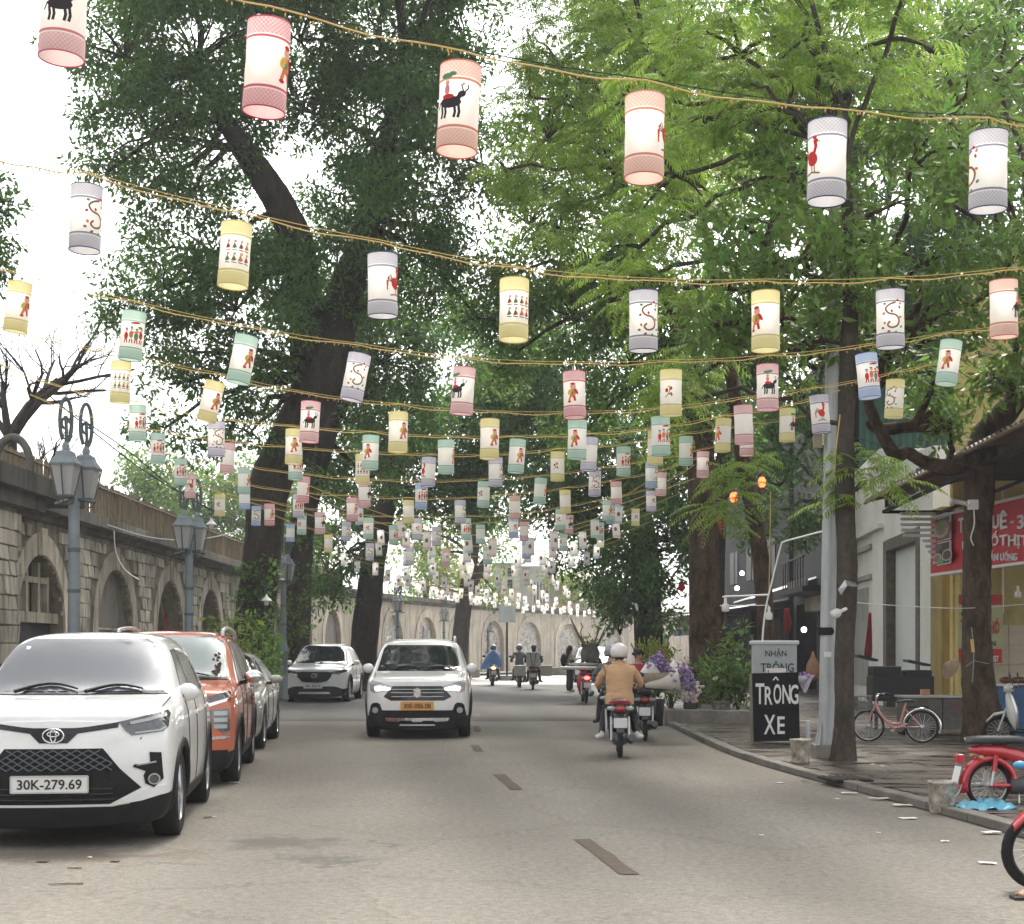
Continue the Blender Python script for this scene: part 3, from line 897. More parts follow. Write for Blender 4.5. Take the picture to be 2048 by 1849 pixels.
def on_sign(body, px0, px1, py0, py1, m, bold=.02):
    """white letters one by one between two photo columns of the sign"""
    ws = [.45 if c in 'ỊI1-' else (.35 if c == ' ' else 1.0) for c in body]
    tot = sum(ws); acc = 0
    for c, w in zip(body, ws):
        a, b = lerp(px0, px1, (acc + .06 * w) / tot), lerp(px0, px1, (acc + .94 * w) / tot); acc += w
        if c == ' ': continue
        d0, d1 = sgd(1024 + (a - 1024)) if False else sgd(a - 1024), sgd(b - 1024)
        dm = (d0 + d1) / 2
        h = py1 - py0
        if c == '-': y0, y1 = py0 + h * .46, py0 + h * .60
        else: y0, y1 = py0 - (h * .34 if c in 'ÊĂỐ' else 0), py1 + (h * .24 if c == 'Ị' else 0)
        z0, z1 = PZ(y1, dm), PZ(y0, dm)
        link('letter', text_mesh(c, m, w=abs(d0 - d1), h=z1 - z0, depth=.02, bold=bold), rs, Vector((sgx(dm), dm, (z0 + z1) / 2)) + MS @ Vector((0, -.01, 0)) - SO_, (0, 0, SA))
on_sign('TH', 1918, 1940, 1036, 1066, M_signwhite)
on_sign('UÊ - 31', 1985, 2058, 1030, 1058, M_signwhite)
on_sign('L', 1926, 1934, 1083, 1098, M_signwhite)
on_sign('ỐTHỊT', 1982, 2060, 1070, 1092, M_signwhite)
on_sign('P', 1927, 1937, 1110, 1127, M_signwhite)
on_sign('ĂN UỐNG', 1981, 2036, 1107, 1122, M_signwhite)
# two dish photographs printed on the sign
for (y0, y1, nm) in ((1035, 1082, 0), (1085, 1130, 1)):
    d0, d1 = sgd(1866 - 1024), sgd(1908 - 1024); sx = sgx((d0 + d1) / 2) - .01
    dm = (d0 + d1) / 2; z0, z1 = PZ(y1, dm), PZ(y0, dm)
    pb = MB(SO_); pb.box((sx, dm, (z0 + z1) / 2), (.03, abs(d0 - d1), z1 - z0)); po = pb.build('photo_panel', M_signwhite, rs)
    pb = MB(SO_); pb.box((sx - .018, dm, (z0 + z1) / 2), (.012, abs(d0 - d1) - .08, z1 - z0 - .04)); pb.build('photo_print', mat('dish_print_dark', (.05, .035, .025), rough=.5, var=.6, vscale=14), po)
    Mx = Matrix.Rotation(R(-90), 3, 'Z') @ Matrix.Rotation(R(90), 3, 'X')
    def disc(dy, dz, ry, rz, col, k):
        q = MB(SO_); vs = [Vector((sx - .026 - .003 * k, dm + dy + ry * math.cos(a), (z0 + z1) / 2 + dz + rz * math.sin(a))) for a in np.linspace(0, 2 * PI, 18)[:-1]]
        q.add(vs, [tuple(range(17))]); q.build('photo_print', mat('print_%s' % k + str(col), col, rough=.5), po)
    if nm == 0:
        disc(0, -.02, .62, .2, (.18, .10, .06), 0); disc(0, -.02, .52, .165, (.32, .20, .16), 1)
        for a in np.linspace(PI, 2 * PI, 9): disc(.36 * math.cos(a), -.03 + .11 * math.sin(a), .07, .03, (.55, .42, .36), 2)
        disc(.0, .06, .2, .08, (.16, .26, .06), 3)
    else:
        disc(.3, -.08, .3, .10, (.6, .58, .55), 0); disc(.3, -.08, .24, .08, (.30, .18, .08), 1); disc(-.35, -.05, .32, .11, (.6, .58, .55), 0); disc(-.35, -.05, .26, .09, (.08, .05, .04), 1); disc(0, -.15, .16, .05, (.10, .35, .12), 2); disc(.25, .13, .3, .07, (.12, .10, .08), 1)
# banner on the end wall
bn = thing('banner', 'upright pale green food banner with red and black lettering on the yellow wall', 'banner', (PX(1962, 27.9), 27.9, 1.2))
BO = bn.location
def bz(y): return PZ(y, 27.9)
def bx(x): return PX(x, 27.9)
mb = MB(BO); mb.box(((bx(1917) + bx(2007)) / 2, 27.93, (bz(1190) + bz(1330)) / 2), (bx(2007) - bx(1917), .02, bz(1190) - bz(1330))); mb.build('sheet', mat('banner_green', (.46, .48, .24), rough=.6, var=.2, vscale=2), bn)
for y0, y1, nm in ((1190, 1210, 'header'), (1298, 1326, 'footer')):
    mb = MB(BO); mb.box(((bx(1918) + bx(2004)) / 2, 27.912, (bz(y0) + bz(y1)) / 2), (bx(2004) - bx(1918), .012, bz(y0) - bz(y1))); mb.build(nm, M_signred, bn)
def on_banner(b, x0, x1, y0, y1, m):
    link('lettering', text_mesh(b, m, w=bx(x1) - bx(x0), h=bz(y0) - bz(y1), depth=.008, bold=.02), bn, Vector(((bx(x0) + bx(x1)) / 2, 27.896, (bz(y0) + bz(y1)) / 2)) - BO)
on_banner('Đ', 1922, 1930, 1223, 1232, M_letter); on_banner('T', 1921, 1932, 1240, 1264, M_signred); on_banner('HÓ', 1980, 1999, 1236, 1268, M_signred)
on_banner('C', 1929, 1936, 1277, 1291, M_letter); on_banner('N', 1982, 1991, 1282, 1293, M_letter)
on_banner('ĐC', 1924, 1932, 1301, 1307, M_signwhite); on_banner('ĐT:', 1922, 1934, 1309, 1321, M_signwhite); on_banner('057', 1984, 1997, 1312, 1324, M_signwhite)
# conical hat on the pillar
ht = MB((8.52, 27.2, 0)); Mh = Matrix.Rotation(R(-62), 3, 'Y') @ Matrix.Rotation(R(20), 3, 'X')
ht.lathe([(.21, 0), (.16, .05), (.10, .10), (.05, .15), (.001, .2)], n=20, M=Mh); ht.lathe([(.205, -.004), (.10, .09), (.001, .18)], n=20, M=Mh)
o = ht.build('conical_hat', mat('straw_hat', (.42, .30, .19), rough=.8, var=.2, vscale=10), loc=(8.32 - .03, 27.4, PZ(1338, 27.4)))
o.data.transform(Matrix.Translation((8.52, 27.2, 0))); setp(o, 'pale straw conical hat hanging on the yellow pillar beside the banner', 'hat')
# blue counter with meat
ct = thing('counter', 'blue painted food counter at the right edge behind the broad-leaved tree', 'counter', (8.9, 24.2, 0))
mb = MB(); mb.box((0, 0, .45), (1.9, .9, .85)); mb.build('cabinet', M_blue, ct, bevel=.01)
mb = MB(); mb.box((-.02, 0, .90), (2.0, 1.0, .04)); mb.build('top', mat('steel_top', (.5, .48, .45), rough=.4, metal=.4), ct)
mt = bpy.data.objects.new('x', None); bpy.data.objects.remove(mt)
M_meat = mat('roast_meat', (.16, .055, .03), rough=.4, var=.5, vscale=20)
for i, (x, s) in enumerate([(-.72, .12), (-.5, .16), (-.2, .14), (.1, .15)]):
    mb = MB(); mb.ell((0, 0, 0), (s, .12, .06), 12)
    o = mb.build('meat', M_meat, loc=(8.9 + x, 24.0, .97)); setp(o, f'brown roast meat lump on the blue counter, {ordn[i] if i else "first"} from the tree', 'meat', 'roast meat on the blue counter')
# steel box stall with red letters
sb = thing('metal_stall_box', 'dull metal stall boxes with faded red lettering behind the pink bicycle', 'stall', (PX(1872, 24.2), 24.2, .06))
mb = MB(); mb.box((-.28, 0, .36), (.62, .5, .52)); mb.box((.34, .02, .36), (.6, .5, .52)); mb.build('boxes', mat('dull_steel', (.16, .145, .125), rough=.45, metal=.35, var=.5, vscale=4), sb, bevel=.01)
mb = MB(); mb.box((.03, 0, .64), (1.3, .58, .03)); mb.build('lid', mat('steel_top', (.5, .48, .45)), sb)
mb = MB()
for x in (-.55, 0, .6): mb.box((x, .1, .05), (.05, .3, .1))
mb.build('foot', M_blk, sb)
link('lettering', text_mesh('THỊT', mat('faded_red', (.30, .04, .03), rough=.7), w=.3, h=.16, depth=.004), sb, (.28, -.235, .48))
link('lettering', text_mesh('V', mat('faded_yellow', (.35, .25, .10), rough=.7), w=.09, h=.11, depth=.004), sb, (.55, -.235, .48))
mb = MB(); mb.box((0, 0, 0), (.14, .1, .1)); o = mb.build('carton', mat('carton_brown', (.42, .22, .12), rough=.8), loc=(PX(1850, 24.2), 24.2, .06 + .705)); setp(o, 'small brown carton standing on the metal stall lid', 'box')
# black charcoal grill
gr = thing('grill', 'black charcoal grill with open lids behind the pink bicycle', 'grill', (PX(1800, 26.2), 26.2, .06))
M_grill = mat('sooty_steel', (.015, .015, .016), rough=.6, var=.3, vscale=6)
mb = MB(); mb.box((0, 0, .72), (1.1, .5, .45)); mb.box((-.28, 0, 1.02), (.5, .45, .2)); mb.box((.28, 0, .98), (.48, .45, .14)); mb.build('firebox', M_grill, gr, bevel=.02)
mb = MB(); mb.box((-.62, 0, 1.27), (.36, .4, .04), M=Matrix.Rotation(R(14), 3, 'Y')); mb.build('lid', M_grill, gr)
mb = MB(); mb.box((.3, 0, 1.18), (.4, .4, .04), M=Matrix.Rotation(R(12), 3, 'Y')); mb.build('lid', M_grill, gr)
for x in (-.48, .48):
    for y in (-.2, .2):
        mb = MB(); mb.bar((x, y, 0), (x, y, .5), .05); mb.build('leg', M_grill, gr)
# ---- dark shop houses further on
def shop(label, x0, x1, d0, d1, h, wallm, seed, stuff):
    """open-fronted shop house along the street; x at d0 and d1"""
    root = thing('shop_house', label, 'shop', (x0, d0, 0))
    o = root.location
    def F(u, z, off=0.0):
        a, b = Vector((x0, d0, 0)), Vector((x1, d1, 0)); t = (b - a).normalized(); n = Vector((-t.y, t.x, 0))
        return a.lerp(b, u) + n * off + Vector((0, 0, z))
    mb = MB(o)
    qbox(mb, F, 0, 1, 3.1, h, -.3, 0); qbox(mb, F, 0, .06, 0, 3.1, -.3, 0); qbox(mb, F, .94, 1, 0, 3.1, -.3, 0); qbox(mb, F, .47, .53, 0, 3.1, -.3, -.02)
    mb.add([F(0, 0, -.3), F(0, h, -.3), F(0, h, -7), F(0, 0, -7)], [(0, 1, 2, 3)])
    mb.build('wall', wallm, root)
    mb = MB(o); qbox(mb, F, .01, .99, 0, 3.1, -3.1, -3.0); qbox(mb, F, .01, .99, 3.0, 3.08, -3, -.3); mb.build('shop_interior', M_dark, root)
    stuff(root, o, F)
    return root
M_awn = mat('blue_black_sheet', (.035, .055, .075), rough=.35, metal=.3, var=.4, vscale=2)
def awning(root, o, F, u0, u1, z0, z1, out, m, ribs=16):
    mb = MB(o); vs = []
    for k in range(2 * ribs + 1):
        t = k / (2 * ribs); dz = .03 * (1 if k % 2 else -1)
        vs += [F(lerp(u0, u1, t), z1 + dz, 0.02), F(lerp(u0, u1, t), z0 + dz, out)]
    mb.add(vs, [(2 * k, 2 * k + 1, 2 * k + 3, 2 * k + 2) for k in range(2 * ribs)])
    q = mb.build('awning', m, root, fix=False); s_ = q.modifiers.new('s', 'SOLIDIFY'); s_.thickness = .02
def stuff1(root, o, F):
    awning(root, o, F, .5, 1.0, 3.2, 3.9, 2.2, M_awn)
    mb = MB(o); qbox(mb, F, .0, .45, 3.25, 3.42, .0, 1.3); mb.build('balcony_slab', M_shopdark, root)
    mb = MB(o); qbox(mb, F, .0, .45, 2.75, 3.2, .02, .5); mb.build('shutter_box', M_shutter, root)
    mb = MB(o); qbox(mb, F, .05, .42, 3.42, 3.7, 1.05, 1.12); mb.build('balcony_board', mat('pinkish_board', (.36, .27, .23), rough=.8, var=.3, vscale=3), root)
    for k in range(9):
        mb = MB(o); mb.bar(F(.02 + .05 * k, 3.42, 1.25), F(.02 + .05 * k, 4.3, 1.25), .03); mb.build('baluster', M_blk, root)
    mb = MB(o); mb.bar(F(0, 4.32, 1.25), F(.45, 4.32, 1.25), .05); mb.build('handrail', M_blk, root)
    for u in (.12, .3):
        mb = MB(o); qbox(mb, F, u, u + .1, 4.6, 6.0, .0, .03); w = mb.build('window', M_door, root)
        mb = MB(o); qbox(mb, F, u + .045, u + .055, 4.6, 6.0, .03, .06); mb.build('frame', M_shutter, w)
def stuff2(root, o, F):
    awning(root, o, F, .0, 1.0, 2.95, 3.35, 2.6, M_awn, 26)
    mb = MB(o); qbox(mb, F, .1, .9, 2.5, 3.0, 2.0, 2.05); mb.build('sign_band', mat('dark_red_band', (.16, .02, .03), rough=.7, var=.4, vscale=4), root)
    mb = MB(o); qbox(mb, F, .55, .95, 2.15, 2.45, 2.1, 2.15); mb.build('sign_band', mat('dark_blue_band', (.02, .035, .07), rough=.7), root)
    for u in (.15, .4, .65):
        mb = MB(o); qbox(mb, F, u, u + .12, 4.4, 5.8, .0, .03); w = mb.build('window', M_door, root)
        mb = MB(o); qbox(mb, F, u + .05, u + .06, 4.4, 5.8, .03, .06); mb.build('frame', M_shutter, w)
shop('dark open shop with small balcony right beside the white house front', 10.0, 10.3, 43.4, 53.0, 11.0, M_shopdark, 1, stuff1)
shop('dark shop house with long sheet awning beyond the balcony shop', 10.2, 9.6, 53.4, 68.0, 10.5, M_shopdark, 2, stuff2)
# green corrugated upper storey behind the white house
gb_ = thing('green_sheet_wall', 'tall dark green corrugated wall rising behind the white house', 'wall', (10.4, 43.0, 0))
mb = MB(gb_.location); vs = []
for k in range(61):
    x = lerp(10.2, 16.5, k / 60); y = 42.6 + (.06 if k % 2 else 0)
    vs += [(x, y, 4.5), (x, y, 12)]
mb.add(vs, [(2 * k, 2 * k + 1, 2 * k + 3, 2 * k + 2) for k in range(60)]); mb.build('sheet', M_green, gb_, fix=False)
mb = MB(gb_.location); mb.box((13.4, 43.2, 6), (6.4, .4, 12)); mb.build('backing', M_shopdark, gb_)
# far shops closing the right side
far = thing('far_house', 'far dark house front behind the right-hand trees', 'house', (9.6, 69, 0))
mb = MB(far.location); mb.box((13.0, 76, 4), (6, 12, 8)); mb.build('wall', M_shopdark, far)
for k in range(3):
    mb = MB(far.location); mb.box((9.98, 71.5 + 3.2 * k, 5), (.06, 1.2, 1.6)); mb.build('window', M_glass, far)
# ---- house with green roof behind the far wall
gh = thing('green_roofed_house', 'cream house with pale green roof and barred blue window behind the far wall', 'house', P(1075, 1280, 124))
GO = gh.location
D_ = 124.0
def gx(x): return PX(x, D_)
def gz(y): return PZ(y, D_)
mb = MB(GO)
mb.box(((gx(985) + gx(1040)) / 2, D_ + 3, gz(1215) / 2 + gz(1128) / 2), (gx(1040) - gx(985), 6, gz(1128) - gz(1215)))
mb.build('wall', mat('cream_wall', (.62, .57, .44), rough=.8, var=.15, vscale=.5), gh)
mb = MB(GO); mb.box(((gx(1040) + gx(1110)) / 2, D_ + 3.4, (gz(1215) + gz(1132)) / 2), (gx(1110) - gx(1040), 6, gz(1132) - gz(1215))); mb.build('wall', mat('pale_grey_wall', (.5, .5, .47), rough=.8), gh)
mb = MB(GO); mb.box(((gx(1060) + gx(1240)) / 2, D_ + 6, (gz(1225) + gz(1150)) / 2), (gx(1240) - gx(1060), 5, gz(1150) - gz(1225))); mb.build('rear_wing', mat('dull_wall', (.60, .55, .45), rough=.8, var=.2, vscale=.4), gh)
mb = MB(GO)
mb.add([(gx(982), D_ - .5, gz(1127)), (gx(1050), D_ - .5, gz(1127)), (gx(1050), D_ + 5, gz(1106)), (gx(995), D_ + 5, gz(1106)), (gx(982), D_ - .5, gz(1130)), (gx(1050), D_ - .5, gz(1130)), (gx(1050), D_ + 5, gz(1109)), (gx(995), D_ + 5, gz(1109))], [(0, 1, 2, 3), (4, 5, 6, 7), (0, 1, 5, 4), (1, 2, 6, 5), (3, 0, 4, 7)])
mb.build('roof', mat('pale_green_sheet', (.17, .36, .27), rough=.6), gh)
mb = MB(GO); mb.add([(gx(1046), D_ - .6, gz(1122)), (gx(1098), D_ - .6, gz(1122)), (gx(1090), D_ + 5, gz(1108)), (gx(1046), D_ + 5, gz(1108))], [(0, 1, 2, 3)]); mb.build('roof', mat('pink_sheet', (.42, .17, .15), rough=.6), gh)
mb = MB(GO); mb.add([(gx(1105), D_ + 1.6, gz(1150)), (gx(1200), D_ + 1.6, gz(1165)), (gx(1190), D_ + 6, gz(1128)), (gx(1120), D_ + 6, gz(1124))], [(0, 1, 2, 3)]); mb.build('roof', mat('grey_sheet', (.24, .26, .28), rough=.5, var=.3, vscale=.8), gh)
mb = MB(GO); mb.box(((gx(1066) + gx(1098)) / 2, D_ + .3, (gz(1206) + gz(1165)) / 2), (gx(1098) - gx(1066), .1, gz(1165) - gz(1206))); w = mb.build('window', mat('blue_pane', (.12, .17, .21), rough=.2), gh)
for k in range(6):
    mb = MB(GO); x = lerp(gx(1066), gx(1098), k / 5); mb.bar((x, D_ + .2, gz(1206)), (x, D_ + .2, gz(1165)), .1); mb.build('window_bar', M_signwhite, w)
for (x, y) in ((1020, 1145), (1020, 1168)):
    mb = MB(GO); mb.box((gx(x), D_ - .02, gz(y)), (.42, .08, .7)); mb.build('window', M_glass, gh)
for z in (1150, 1180):
    mb = MB(GO); mb.bar((gx(985), D_ - .05, gz(z)), (gx(1040), D_ - .05, gz(z)), .06); mb.build('ledge', M_greywall, gh)
# ================================================================ trees
def foliage_mat(name, col, tr=.35, island=.35, rough=.5, spec=.18, var=.35, col2=None):
    return mat(name, col, rough=rough, spec=spec, transl=tr, island=island, var=var, vscale=.7, col2=col2)
M_leafdark = foliage_mat('dark_leaf', (.135, .245, .055), col2=(.070, .150, .040), tr=.55)
M_leafmid = foliage_mat('mid_leaf', (.19, .30, .06), col2=(.10, .19, .045), tr=.55)
M_leaffeather = foliage_mat('feather_leaf', (.34, .47, .075), col2=(.18, .31, .055), tr=.52, island=.3)
M_leafbroad = foliage_mat('broad_leaf', (.22, .34, .065), col2=(.10, .20, .040), rough=.38, spec=.4, tr=.45)
M_leafbush = foliage_mat('bush_leaf', (.14, .22, .04), col2=(.06, .12, .03))
M_leafyellow = foliage_mat('yellow_green_leaf', (.32, .38, .07), col2=(.17, .25, .05))
M_bark = mat('dark_bark', (.062, .051, .041), rough=.95, spec=.15, var=.55, vscale=3.5, stretch=(1, 1, .45), bump=1.0, bscale=9, fine=.35, fscale=28)
M_barkbrown = mat('brown_bark', (.115, .078, .052), rough=.95, spec=.12, var=.78, vscale=5, stretch=(1, 1, .5), bump=1.0, bscale=10, fine=.35, fscale=30)
M_barkgrey = mat('grey_bark', (.085, .070, .056), rough=.95, spec=.15, var=.5, vscale=4, stretch=(1, 1, .5), bump=.8, bscale=14, fine=.3, fscale=30)

def quads_mesh(name, V, m):
    """V: (N, 4, 3) array of quads"""
    N = len(V)
    me = bpy.data.meshes.new(name)
    me.vertices.add(N * 4)
    me.vertices.foreach_set('co', np.ascontiguousarray(V, dtype=np.float32).ravel())
    me.loops.add(N * 4)
    me.loops.foreach_set('vertex_index', np.arange(N * 4, dtype=np.int32))
    me.polygons.add(N)
    me.polygons.foreach_set('loop_start', np.arange(0, N * 4, 4, dtype=np.int32))
    me.materials.append(m)
    me.update(calc_edges=True)
    return me
def norm(a): return a / np.maximum(np.linalg.norm(a, axis=-1, keepdims=True), 1e-9)

def leaves(centers, n_per, rad, size, aspect=.42, droop=.35, flat=.75):
    """leaf rhombs scattered in clumps round the centres"""
    C0 = np.repeat(centers, n_per, 0)
    N = len(C0)
    off = rng.normal(0, 1, (N, 3)); off = norm(off) * (rng.random((N, 1)) ** .45) * rad
    off[:, 2] *= flat
    p = C0 + off
    t = norm(norm(off) * .8 + rng.normal(0, .7, (N, 3)) + np.array([0, 0, -droop]))
    up = norm(rng.normal(0, .55, (N, 3)) + np.array([0, 0, 1.0]))
    s = norm(np.cross(t, up)); 
    L = (size * rng.uniform(.45, 1.45, (N, 1)))
    w = L * aspect * .5
    nrm = np.cross(s, t)
    mid = p + t * L * .45 - nrm * L * .05
    return np.stack([p, mid + s * w, p + t * L - nrm * L * .03, mid - s * w], 1)

def fronds(bases, dirs, length, pairs=13, pin=.13, width=.020, droop=.55):
    """feather fronds: a drooping midrib with pairs of narrow leaflets"""
    N = len(bases)
    Ls = length * rng.uniform(.75, 1.25, (N, 1))
    d = norm(dirs)
    out = []
    side = norm(np.cross(d, np.array([0, 0, 1.0])) + 1e-6)
    for k in range(pairs):
        f = (k + .6) / pairs
        p = bases + d * Ls * f + np.array([0, 0, -1.0]) * Ls * droop * f * f
        tg = norm(d + np.array([0, 0, -1.0]) * 2 * droop * f)
        pl = pin * (Ls / length) * (math.sin(PI * (.12 + .80 * f)) ** .7)
        for sg in (-1, 1):
            q = norm(side * sg * .85 + tg * .55 + np.array([0, 0, -.22]) + rng.normal(0, .07, (N, 3)))
            wv = norm(np.cross(q, np.cross(side * sg, tg)))
            wv = norm(tg + rng.normal(0, .05, (N, 3)))
            mid = p + q * pl * .5 + np.array([0, 0, .01])
            tip = p + q * pl + np.array([0, 0, -1.0]) * pl * .18
            out.append(np.stack([p, mid + wv * width, tip, mid - wv * width], 1))
    return np.concatenate(out, 0)

def blob_clumps(blobs, density, surf=.55):
    """clump centres filling ellipsoids given in photo pixels: (x, y, rx, ry, d, rd)"""
    cs, which = [], []
    for i, (x, y, rx, ry, d, rd) in enumerate(blobs):
        c = np.array(P(x, y, d)); k = d / FPX
        r = np.array([rx * k, rd, ry * k])
        n = max(4, int(density * (r[0] * r[2] * PI) * (1 + .35 * rd)))
        v = norm(rng.normal(0, 1, (n, 3))) * (rng.random((n, 1)) ** (1 / 3.0) * (1 - surf) + surf * rng.random((n, 1)) ** .12)
        v = v * (1 + rng.normal(0, .10, (n, 1)))
        cs.append(c + v * r); which += [i] * n
    return np.concatenate(cs, 0), which

def limb(mb, a, b, r0, r1, sag=.08, n=6, seg=7, wob=.05):
    a, b = Vector(a), Vector(b)
    L = (b - a).length
    pts, rs = [], []
    for k in range(seg + 1):
        t = k / seg
        p = a.lerp(b, t) + Vector((random.gauss(0, wob), random.gauss(0, wob), random.gauss(0, wob))) * L * .5 * math.sin(PI * t)
        p.z += sag * L * math.sin(PI * t)
        pts.append(p); rs.append(lerp(r0, r1, t))
    mb.tube(pts, rs, n, caps=False)

def trunk_tube(mb, path, n=14, knob=.07, flare=True):
    """path: [(Vector, radius)] smoothed and roughened"""
    pts = [p for p, r in path]; rs = [r for p, r in path]
    P2 = catmull(pts, 8); idx = np.linspace(0, len(pts) - 1, len(P2)); R2 = np.interp(idx, range(len(pts)), rs)
    start = len(mb.v)
    mb.tube(P2, list(R2), n, caps=False)
    rr = random.Random(len(mb.v))
    ph = [rr.uniform(0, 6) for _ in range(4)]
    for i in range(len(P2)):
        for k in range(n):
            j = start + i * n + k
            v = Vector(mb.v[j]); c = P2[i] - mb.o
            a = 2 * PI * k / n
            f = 1 + knob * (math.sin(3 * a + ph[0] + i * .25) * .6 + math.sin(5 * a + ph[1] - i * .4) * .5 + rr.uniform(-.5, .5))
            if flare:
                hgt = (P2[i] - P2[0]).length
                f *= 1 + .55 * math.exp(-hgt / .28) * (.6 + .4 * math.sin(4 * a + ph[2]))
            mb.v[j] = tuple(c + (v - c) * f)

def pathpx(lst):
    """[(x, y, d, width in photo pixels)] -> [(Vector, radius)]"""
    return [(P(x, y, d), w * d / FPX / 2) for x, y, d, w in lst]

def tree(label, path, blobs, kind='leaf', dens=3.0, n_per=60, rad=.55, size=.13, leafm=None, barkm=None, limbs=True, side=(), cat='tree', name='tree', fr=None, group=None, aspect=.42, surf=.55, droop=.35, knob=.07, twig=.35, gz=None):
    path = pathpx(path)
    path[0][0].z = -.04
    n_per = int(n_per * MULT)
    base = path[0][0].copy()
    root = thing(name, label, cat, base, 0, group)
    mb = MB(base)
    trunk_tube(mb, path, knob=knob)
    for s in side:
        trunk_tube(mb, pathpx(s), n=10, knob=knob, flare=False)
    cs, which = blob_clumps(blobs, dens, surf)
    top = [p for p, r in path][max(1, len(path) // 2):] + [p for s in side for p, r in pathpx(s)[1:]]
    if limbs:
        hubs = {}
        for i, (x, y, rx, ry, d, rd) in enumerate(blobs):
            hub = P(x, y + ry * .25, d)
            src = min(top, key=lambda q: (q - hub).length)
            limb(mb, src, hub, min(path[-1][1] * .5, .11), .03)
            hubs[i] = hub
        for c, w in zip(cs, which):
            if random.random() < twig:
                limb(mb, hubs[w], Vector(c), .035, .012, seg=4, n=4)
    mb.build('trunk', barkm or M_bark, root, fix=False)
    if kind == 'leaf':
        V = leaves(cs, n_per, rad, size, aspect, droop)
    else:
        L_, pairs, pin, nf = fr
        nf = int(nf * 2.2)
        bs = np.repeat(cs, nf, 0) + rng.normal(0, .16, (len(cs) * nf, 3))
        ctr = np.concatenate([np.repeat(np.array(P(b[0], b[1] + b[3] * .6, b[4]))[None], which.count(i), 0) for i, b in enumerate(blobs)], 0)
        out = norm(cs - ctr)
        dr = np.repeat(out, nf, 0) * .55 + rng.normal(0, .75, (len(bs), 3)); dr[:, 2] = dr[:, 2] * .3 + .12
        V = fronds(bs, dr, L_, pairs, pin, width=pin * .105)
    V = V - np.array(base)
    o = link('crown', quads_mesh('crown', V, leafm or M_leafdark), root)
    return root
MULT = 2.1
# big left tree: thick trunk by the wall, limb leaning to the upper left
tree('huge dark tree with bark-dark trunk behind the orange car, limb arching to upper left',
     [(505, 1345, 35, 92), (510, 1240, 35, 80), (525, 1090, 35, 76), (545, 960, 35, 80), (600, 850, 35, 92), (640, 760, 35, 100), (672, 660, 35, 84), (700, 560, 35.5, 66), (735, 440, 36, 50), (770, 300, 36, 40), (815, 120, 36, 30)],
     [(250, 90, 130, 110, 33, 2.2), (390, 90, 190, 140, 34, 2.5), (300, 250, 130, 90, 33, 2), (420, 260, 120, 120, 34, 2.2), (290, 370, 80, 50, 33, 1.2), (385, 370, 70, 50, 33, 1.2), (180, 225, 45, 40, 33, .9), (600, 60, 130, 90, 36, 2.4), (610, 200, 90, 90, 36, 2), (215, 330, 60, 50, 33, 1.0),
      (760, 80, 150, 110, 37, 2.6), (870, 170, 110, 140, 37, 2.3), (930, 60, 70, 90, 37, 1.8), (740, 260, 130, 120, 37, 2.5), (830, 380, 110, 110, 37, 2.2), (690, 420, 90, 110, 37, 2.0), (800, 520, 110, 100, 37, 2.2), (900, 470, 60, 80, 37, 1.5),
      (430, 490, 170, 70, 34, 2.2), (330, 560, 110, 70, 33, 1.8), (470, 600, 140, 90, 34, 2.2), (280, 640, 80, 60, 33, 1.4), (380, 690, 110, 60, 33, 1.7), (560, 560, 90, 110, 36, 2.0), (520, 720, 80, 60, 34, 1.5), (340, 760, 70, 35, 33, 1.0), (450, 790, 90, 35, 33, 1.2), (560, 800, 40, 40, 36, 1), (330, 850, 60, 25, 33, .8), (500, 860, 60, 28, 34, .8), (420, 890, 50, 25, 33, .7),
      (720, 480, 80, 80, 33.6, 1.2), (770, 330, 80, 110, 34, 1.3), (810, 190, 80, 110, 34.5, 1.3), (610, 530, 55, 60, 33, 1.0), (560, 640, 50, 60, 33, 1.0), (730, 600, 60, 60, 34.5, 1.2),
      (400, -120, 330, 120, 34, 3.5), (950, -260, 220, 120, 33, 3.5), (700, -340, 300, 150, 31, 4), (965, 310, 55, 80, 37, 1.2), (955, 620, 60, 70, 38, 1.4), (800, -100, 250, 110, 37, 3.0)],
     side=[[(618, 800, 35, 70), (600, 520, 34.8, 66), (565, 420, 34.6, 62), (520, 345, 34.3, 56), (480, 290, 34, 46), (450, 240, 34, 36), (400, 150, 34, 24)]],
     dens=3.3, n_per=84, rad=.54, size=.142, leafm=M_leafdark, twig=.3)
tree('tree with creeper-wrapped trunk beside the third street lamp on the left',
     [(590, 1330, 45, 60), (593, 1230, 45, 56), (600, 1100, 45, 54), (615, 1000, 45, 48), (650, 880, 45, 40), (690, 780, 45, 34)],
     [(640, 640, 130, 110, 46, 2.6), (760, 700, 120, 110, 46, 2.6), (690, 820, 110, 90, 46, 2.2), (800, 830, 90, 80, 46, 2.0), (620, 930, 60, 70, 45, 1.6), (850, 620, 90, 100, 46, 2.2), (610, 1060, 35, 50, 45, .8), (730, 950, 80, 60, 46, 1.6)],
     dens=2.3, n_per=62, rad=.62, size=.19, leafm=M_leafdark)
